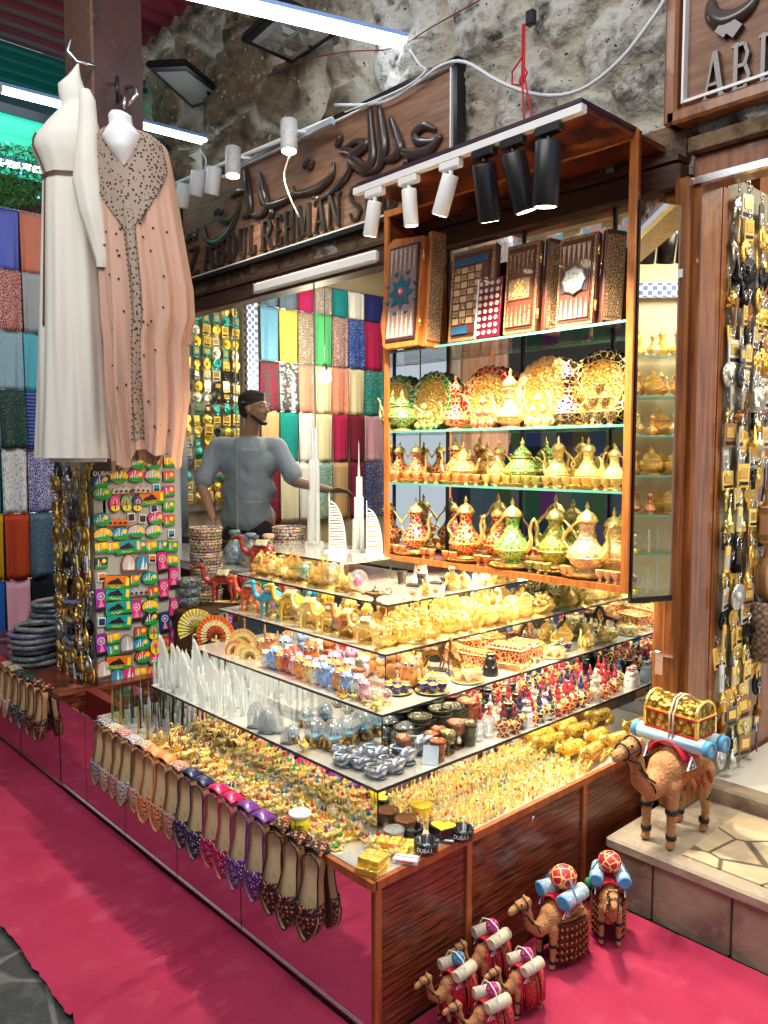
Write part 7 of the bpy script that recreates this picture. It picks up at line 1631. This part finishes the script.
# first step, front strip: crystal towers, domes, globes, slipper ashtrays
k = 0
for r_, y in enumerate((.19, .235, .28, .33)):
    for i in range(13):
        x = -1.60 + .050 * i + rnd.uniform(-.012, .012); h = (.15 if r_ == 0 else .19) * rnd.uniform(.7, 1.15) * (1.0 - .03 * i); b, nm = rnd.choice([(tower_c, 'needle tower'), (tower_c, 'needle tower'), (crystal_sail, 'sail building'), (crystal_twin, 'twin tower')])
        place(b, (x, y + rnd.uniform(-.01, .01), ZD1), f'crystal {nm} model, {nth(i)} from the magnet board, {nth(r_)} row of the first step', 'tower model', 'crystal towers on the first step', rz=rnd.uniform(.2, 1), s=(h * .8, h * .8, h))
for px, py, s, nm in ((238, 733, .085, 'etched clear'), (250, 738, .08, 'red tipped'), (262, 734, .07, 'slim clear'), (276, 733, .07, 'black based'), (290, 741, .05, 'small dark based'), (267, 750, .055, 'tilted')): at(glass_dome, px, py, ZD1, s, f'{nm} arched crystal block between the needle towers and snow globes', 'crystal block', 'arched crystal blocks', BLK, .5)
sg = [(315, 745, .078), (334, 748, .080), (355, 740, .078), (371, 735, .075), (293, 742, .05), (345, 728, .06), (325, 724, .055), (306, 726, .055)]
for i, (px, py, s) in enumerate(sg): at(snow_globe, px, py, ZD1, s, f'snow globe with gold city figure, {["first of the large four", "second of the large four", "third of the large four", "last of the large four", "small one beside the crystal blocks", "rear small one behind the third large", "rear small one behind the second large", "rear small one behind the first large"][i]}', 'snow globe', 'snow globes', rnd.choice([RED, BLU, TEAL]), .5)
at(oil_lamp, 296, 755, ZD1, .05, 'little yellow gold lamp in front of the snow globes', 'oil lamp', None, YEL)
sl_ = [(343, 765, .06), (360, 768, .06), (376, 777, .06), (358, 757, .055), (375, 760, .075), (391, 771, .07), (402, 762, .08), (417, 751, .095), (340, 755, .05)]
for i, (px, py, s) in enumerate(sl_): at(shoe_ashtray, px, py, ZD1, s, f'silver curled slipper ashtray, {nth(i)} of the cluster counting from the snow globes', 'ashtray', 'silver slipper ashtrays', rnd.choice([LBL, BLK, BLK, (.1, .25, .6)]), .15 + rnd.uniform(-.2, .2))
p = P(430, 765, 2, ZD1); tag(MB().box((0, 0, .03), (.05, .008, .06), M('card_grey', (.55, .65, .72), .5), Matrix.Rotation(-.4, 4, 'X')).obj('price_card', loc=p, rot=(0, 0, .6)), 'small pale blue card propped beside the largest slipper ashtray', 'card')
# first step, side strip: beakers, goblets, glasses, figurines
dk_ = (.10, .10, .07); cop = (.35, .14, .08)
bk = [(392, 745, tumbler, .065, dk_), (402, 738, tumbler, .085, dk_), (411, 748, tumbler, .065, dk_), (413, 728, tumbler, .09, dk_), (424, 740, tumbler, .07, dk_), (434, 727, tumbler, .085, dk_), (431, 752, tumbler, .055, cop), (438, 760, tumbler, .055, cop), (438, 747, tumbler, .055, cop), (448, 753, goblet, .062, (.20, .18, .08)), (445, 732, tumbler, .08, dk_), (456, 747, goblet, .075, (.22, .10, .06)), (468, 744, tumbler, .065, (.12, .12, .08)), (443, 719, tumbler, .085, cop), (420, 716, tumbler, .07, dk_), (398, 722, tumbler, .07, dk_), (428, 708, tumbler, .07, dk_), (403, 757, goblet, .06, cop), (463, 728, shot_glass, .065, RED), (450, 715, clear_glass_cup, .055, RED), (478, 741, clear_glass_cup, .055, RED), (488, 737, clear_glass_cup, .06, RED), (496, 730, clear_glass_cup, .05, RED), (483, 722, tumbler, .05, (.5, .5, .5))]
for i, (px, py, b, s, c_) in enumerate(bk):
    nm = {tumbler: 'dark metal beaker', goblet: 'dark metal goblet', shot_glass: 'blue and magenta shot glass', clear_glass_cup: 'clear glass'}[b]
    if b is tumbler and c_ is cop: nm = 'copper beaker'
    at(b, px, py, ZD1, s, f'{nm} on the first step beside the ashtrays, {nth(i)} of the drinkware', 'cup', 'beakers and glasses on the first step', c_)
fg_ = [(508, 726, woman_fig, .085), (517, 716, woman_fig, .085), (528, 726, man_fig, .085), (541, 715, woman_fig, .075), (551, 719, man_fig, .085), (500, 712, woman_fig, .075), (526, 705, woman_fig, .07), (512, 700, woman_fig, .07), (632, 687, man_fig, .075), (645, 680, man_fig, .075), (621, 679, woman_fig, .07), (638, 668, woman_fig, .065)]
for i, (px, py, b, s) in enumerate(fg_): at(b, px, py, ZD1, s, f'{"white" if b is man_fig else "black"} robed figurine on the first step, {nth(i)} counting away from the glasses', 'figurine', 'robed figurines', rz=.7)
k = 0
for r_, (x, y0, y1, n) in enumerate(((-.205, .80, 1.60, 15), (-.26, .74, 1.70, 17), (-.32, .80, 1.70, 16))):
    for i in range(n):
        nm, c_ = rnd.choice([('red', (.50, .03, .05)), ('red', (.50, .03, .05)), ('dark red', (.25, .02, .03)), ('silver', (.55, .55, .55)), ('navy', (.03, .04, .12))])
        place(bottle_fig, (x + rnd.uniform(-.01, .01), y0 + (y1 - y0) * i / n, ZD1), f'{nm} perfume bottle on the first step, {nth(i)} from the robed figurines, {nth(r_)} row', 'perfume bottle', 'perfume bottles on the first step', rz=rnd.random() * 6, s=.115 * rnd.uniform(.85, 1.15), color=c_)

# counter top, lowest level
def fillgrid(b, x0, x1, y0, y1, nx, ny, z, s, cols, label, cat, group, jit=.35, skip=None):
    for i in range(nx):
        for j in range(ny):
            x = x0 + (x1 - x0) * (i + .5 + rnd.uniform(-jit, jit)) / nx; y = y0 + (y1 - y0) * (j + .5 + rnd.uniform(-jit, jit)) / ny
            if skip and skip(x, y): continue
            bb, nm = rnd.choice(b); cn, c_ = rnd.choice(cols)
            place(bb, (x, y, z), label.format(nm=nm, c=cn, i=nth(i), ri=nth(nx - 1 - i), j=nth(j)), cat, group, rz=rnd.random() * 6, s=s * rnd.uniform(.85, 1.2), color=c_)
ACC2 = [('red', (.6, .02, .03)), ('yellow', (.9, .6, .05)), ('yellow', (.9, .6, .05)), ('white', WHT), ('green', GRN), ('blue', (.03, .15, .4)), ('pink', (.85, .3, .3))]
fillgrid([(tiny_camel_ring, 'camel charm'), (tiny_tower_ring, 'tower charm'), (tiny_flask, 'perfume flask'), (tiny_tower_ring, 'tower charm')], -.160, -.010, .31, 1.04, 7, 36, ZD0, .040, ACC2, 'gold {nm} with {c} accent, {j} from the ashtrays, {i} lane from the mirror', 'charm', 'charms beside the ashtrays')
for (px, py, rz, lb) in ((505, 783, 2.2, 'nearest the charms'), (545, 760, 2.3, 'second along'), (590, 745, 2.4, 'third along'), (625, 742, 2.3, 'nearest the wooden post'), (520, 765, 2.5, 'rear one by the mirror step')):
    p = P(px, py, 2, ZD0); x = min(-.03, max(-.15, p.x)); 
for i, (x, y, rz, lb) in enumerate(((-.055, 1.13, 1.75, 'front one nearest the charms'), (-.125, 1.10, 1.6, 'rear one beside the mirror step'), (-.06, 1.30, 1.5, 'front one of the middle pair'), (-.13, 1.28, 1.7, 'rear one of the middle pair'), (-.09, 1.50, 1.6, 'last, in the post recess'))):
    place(leopard_fig, (x, y, ZD0), 'gold leopard spotted cat figurine lying on the counter, ' + lb, 'figurine', 'spotted cat figurines', rz=rz - pi, s=.175, color=GRN)
at(ashtray, 462, 838, ZD0, .072, 'black round ashtray lettered DUBAI beside the heart dish', 'ashtray', None, LBL)
at(ashtray, 426, 851, ZD0, .072, 'black round ashtray lettered DUBAI behind the white gift box', 'ashtray', None, LBL)
at(ashtray, 412, 836, ZD0, .070, 'black round ashtray behind the other, near the brown bowls', 'ashtray', None, LBL)
for px, py in ((462, 838), (426, 851)):
    p = P(px, py, 2, ZD0)
    for q, ch in enumerate('DUBAI'):
        a = -pi / 4 - .1 + (q - 2) * .26; t = text_mesh(ch, .016, M('etched_white', (.8, .75, .65), .4), 'lettering', None, (p.x + .0365 * cos(a), p.y + .0365 * sin(a), ZD0 + .017), (pi / 2, 0, a + pi / 2)); 
        host = [o for o in bpy.data.objects if o.name.startswith('black_ashtray') and (o.location - p).length < .01][0]; t.parent = host; t.matrix_parent_inverse = Matrix.LocRotScale(host.location, host.rotation_euler, host.scale).inverted()
tb = [(391, 822, BRN, 'brown', .066), (405, 832, BRN, 'brown', .066), (405, 808, YEL, 'yellow', .062), (421, 817, YEL, 'yellow', .064), (392, 805, (.02, .015, .015), 'black', .062), (394, 842, (.3, .32, .34), 'grey', .06)]
for i, (px, py, c_, nm, s) in enumerate(tb): at(bangle_cup, px, py, ZD0, s, f'{nm} round trinket bowl, {nth(i)} of the cluster at the mirror step corner', 'bowl', 'round trinket bowls', c_)
p = P(443, 838, 2, ZD0); r = empty('heart_dish', p, (0, 0, .6)); tag(r, 'black dish with a yellow heart shaped well on a square foot', 'dish')
hp = [(.034 * (sin(t) ** 3) * 1.1, .034 * (.8125 * cos(t) - .3125 * cos(2 * t) - .125 * cos(3 * t) - .0625 * cos(4 * t))) for t in [i * 2 * pi / 28 for i in range(28)]][::-1]
MB().box((0, 0, .006), (.074, .066, .012), silver, bev=.003).prism([(x * 1.25, y * 1.25) for x, y in hp], .012, .038, MATS['gloss_black']).obj('dish_wall', r)
MB().prism(hp, .03, .0395, M('yellow_glaze', (.9, .62, .05), .2, coat=.5)).obj('heart_well', r)
for px, py, dz, s, rz, nm in ((371, 871, 0, (.070, .060, .017), .35, 'lower gold gift box at the counter corner'), (373, 869, .0175, (.066, .056, .022), .30, 'upper gold gift box of the corner pile'), (394, 853, .0, (.080, .042, .016), .55, 'long gold gift box behind the corner pile'), (405, 847, .0, (.060, .040, .016), .62, 'gold gift box beside the white one'), (389, 850, .0165, (.062, .046, .016), .5, 'topmost gold gift box leaning on the pile')):
    p = P(px, py, 2, ZD0); place(gift_box, (p.x, p.y, ZD0 + dz + .0005), nm, 'gift box', 'gift boxes at the counter corner', rz=rz, s=s)
p = P(406, 862, 2, ZD0); r = empty('pill_box', (p.x, p.y, ZD0 + .001), (0, 0, .55)); tag(r, 'white and silver flat packet on the counter edge by the gold boxes', 'packet'); MB().box((0, 0, .007), (.07, .034, .014), M('packet_white', (.75, .75, .78), .35), bev=.002).obj('carton', r); MB().box((0, -.0175, .007), (.05, .001, .005), M('packet_red', (.6, .1, .12), .4)).box((0, 0, .0145), (.072, .002, .001), MATS['packet_red']).obj('print', r)
# yellow tub
p = P(300, 833, 2, ZD0); r = empty('yellow_tub', p); tag(r, 'yellow paper tub with white lid among the gold trinkets', 'tub')
ym = M('yellow_card', (.95, .80, .02), .4, tex=('wave', 14, (.20, .15, .02), .93, .97))
MB().lathe([(.024, 0), (.030, .056)], ym, n=28).obj('cup_wall', r); MB().lathe([(.031, .055), (.034, .057), (.034, .064), (.031, .066), (0, .065)], white, n=28).obj('lid', r)
text_mesh('Dalfer', .013, M('ink', (.05, .05, .05), .5), 'lettering', r, (.0205, -.0205, .033), (pi / 2, 0, pi / 4))
notub = lambda x, y: (Vector((x, y)) - p.xy).length < .045 or (x > -.20 and y < .10)
fillgrid([(oil_lamp, 'oil lamp'), (brooch, 'pin dish'), (oil_lamp, 'oil lamp'), (mini_ship, 'dhow')], -1.02, -.03, .022, .158, 30, 5, ZD0, .048, ACC2 + [('orange', ORG)], 'miniature gold {nm}, {c} accent, {ri} from the gift boxes, {j} lane behind slippers', 'trinket', 'miniatures behind the slippers', skip=notub)
fillgrid([(mini_ship, 'dhow'), (tiny_camel_ring, 'camel'), (oil_lamp, 'oil lamp')], -1.34, -1.02, .022, .155, 9, 4, ZD0, .065, [('maroon', (.25, .05, .03)), ('gold', (.9, .6, .1)), ('brown', (.2, .1, .05))], 'bronze gold {nm}, {c} accent, {i} from the metal towers, {j} lane behind slippers', 'trinket', 'bronze pieces before the crystal towers')
for i in range(22):
    x = -1.71 + .0205 * i; y = .04 + .035 * (i % 4); h = rnd.uniform(.13, .22); nm, c_ = rnd.choice([('dark bronze', (.10, .05, .03)), ('dark bronze', (.10, .05, .03)), ('antique gold', (.65, .42, .12)), ('silver', (.6, .62, .66))])
    place(tower_d, (x, y, ZD0), f'{nm} needle tower model, {nth(i)} from the ribbed box end of the counter', 'tower model', 'metal towers at the counter end', s=(h * .45, h * .45, h), color=c_)
# glass box at the end of the counter
r = empty('glass_case', (-1.66, .10, ZD0)); tag(r, 'small clear case with gold pieces at the slipper end of the counter', 'case')
mb = MB()
for c0, d in (((0, -.05, .06), (.14, .003, .12)), ((0, .05, .06), (.14, .003, .12)), ((-.07, 0, .06), (.003, .1, .12)), ((.07, 0, .06), (.003, .1, .12)), ((0, 0, .12), (.14, .10, .003))): mb.box(c0, d, shelfglass)
mb.obj('glass_walls', r)

# =================================================================== SHOP INTERIOR SHELVES (seen beside the cabinet) AND BAGS
root = empty('wall_shelving', (2.0, 2.0, .3)); tag(root, 'glass shelving of gold souvenirs in the doorway shop, reflected in the cabinet side mirror', 'shelving')
mb = MB(); mb.box((.30, 0, 1.35), (.02, 1.9, 2.7), cream); mb.obj('back_panel', root)
zsh = [.72, .98, 1.22, 1.46, 1.70, 1.94, 2.18]
for z in zsh: MB().box((.12, 0, z - .3), (.30, 1.7, .008), shelfglass).box((-.03, 0, z - .3), (.003, 1.7, .01), edgeglass).obj('glass_shelf', root)
for r_, z in enumerate(zsh):
    for i in range(11):
        b = rnd.choice([tall_jug, spice_pot, tower_jug, spice_pot]) if r_ > 1 else rnd.choice([tower_c, globe_trinket])
        s = rnd.uniform(.13, .17); nm = {tall_jug: 'gold coffee pot', spice_pot: 'gold incense pot', tower_jug: 'gold necked pot', tower_c: 'clear tower model', globe_trinket: 'small glass globe'}[b]
        place(b, (2.08 + .07 * (i % 2), 1.48 + .072 * i, z + .0045), f'{nm} on the {nth(r_)} shelf of the doorway shop, {nth(i)} from the street side', nm.split()[-1], 'souvenirs on the doorway shop shelves', rz=rnd.random() * 6, s=(s * .8 if b is globe_trinket else s * 1.15) if b is not tower_c else (.10, .10, s * 1.3), color=rnd.choice([YEL, ORG, (.9, .7, .4), RED]))
for i, y in enumerate((1.66, 1.76, 1.86)):
    c = Vector((1.35, y, 2.74)); r = empty('shop_spotlight', c); tag(r, f'black spotlight in the doorway shop seen in the side mirror, {nth(i)} from the street', 'spotlight', 'spotlights inside the doorway shop')
    MB().tube([(0, 0, 0), (.05, 0, -.15)], [.045, .045], black, 16).obj('lamp_body', r); MB().cyl((0, 0, 0), (0, 0, .09), .012, black).obj('stem', r)
tag(MB().box((1.35, 1.9, 2.83), (.04, .5, .03), black).cyl((1.35, 2.0, 2.83), (1.35, 2.0, 3.08), .01, black).obj('light_rail'), 'black lighting rail hanging in the doorway shop', 'light rail')
wick = M('woven_straw', (.30, .20, .13), .8, tex=('checker', 60, (.12, .08, .06), 0, 1), bump=('vor', 50, .8)); tan = M('tan_leather', (.45, .22, .08), .5)
def bagc(px, py): return P(px + 4, py, 0, .205)
c = bagc(768, 628); r = empty('straw_bag', c); tag(r, 'dark woven straw basket bag, lowest of the bags inside the doorway', 'bag')
mb = MB(); mb.lathe([(.10, -.13), (.13, -.12), (.16, .0), (.17, .13), (.16, .13), (.15, 0), (.12, -.11), (0, -.12)], wick, n=24, sx=.5); mb.obj('basket', r)
mb = MB(); mb.tube([(.06, -.08, .12), (.06, -.07, .22), (.06, 0, .27), (.06, .07, .22), (.06, .08, .12)], .008, wick, 6); mb.obj('handle', r)
c = bagc(769, 577); r = empty('round_bag', c); tag(r, 'round tan woven bag hanging above the straw basket bag', 'bag')
mb = MB(); mb.T = Matrix.Rotation(pi / 2, 4, 'Y'); mb.lathe([(.0, -.03), (.11, -.03), (.125, 0), (.11, .03), (0, .03)], M('tan_weave', (.48, .28, .12), .7, tex=('rings', 14, (.25, .13, .05), .4, .6)), n=26); mb.obj('bag_body', r)
MB().tube([(0, -.08, .08), (0, -.05, .25), (0, 0, .33), (0, .05, .25), (0, .08, .08)], .006, tan, 6).obj('strap', r)
c = bagc(771, 523); r = empty('leather_bag', c); tag(r, 'tan shoulder bag with long strap, highest inside the doorway', 'bag')
MB().box((0, 0, 0), (.07, .22, .18), MATS['tan_weave'], bev=.02).box((.04, 0, .04), (.01, .2, .09), tan, bev=.003).obj('bag_body', r)
MB().tube([(0, -.10, .08), (0, -.06, .5), (0, 0, .62), (0, .06, .5), (0, .10, .08)], .006, tan, 6).obj('strap', r)
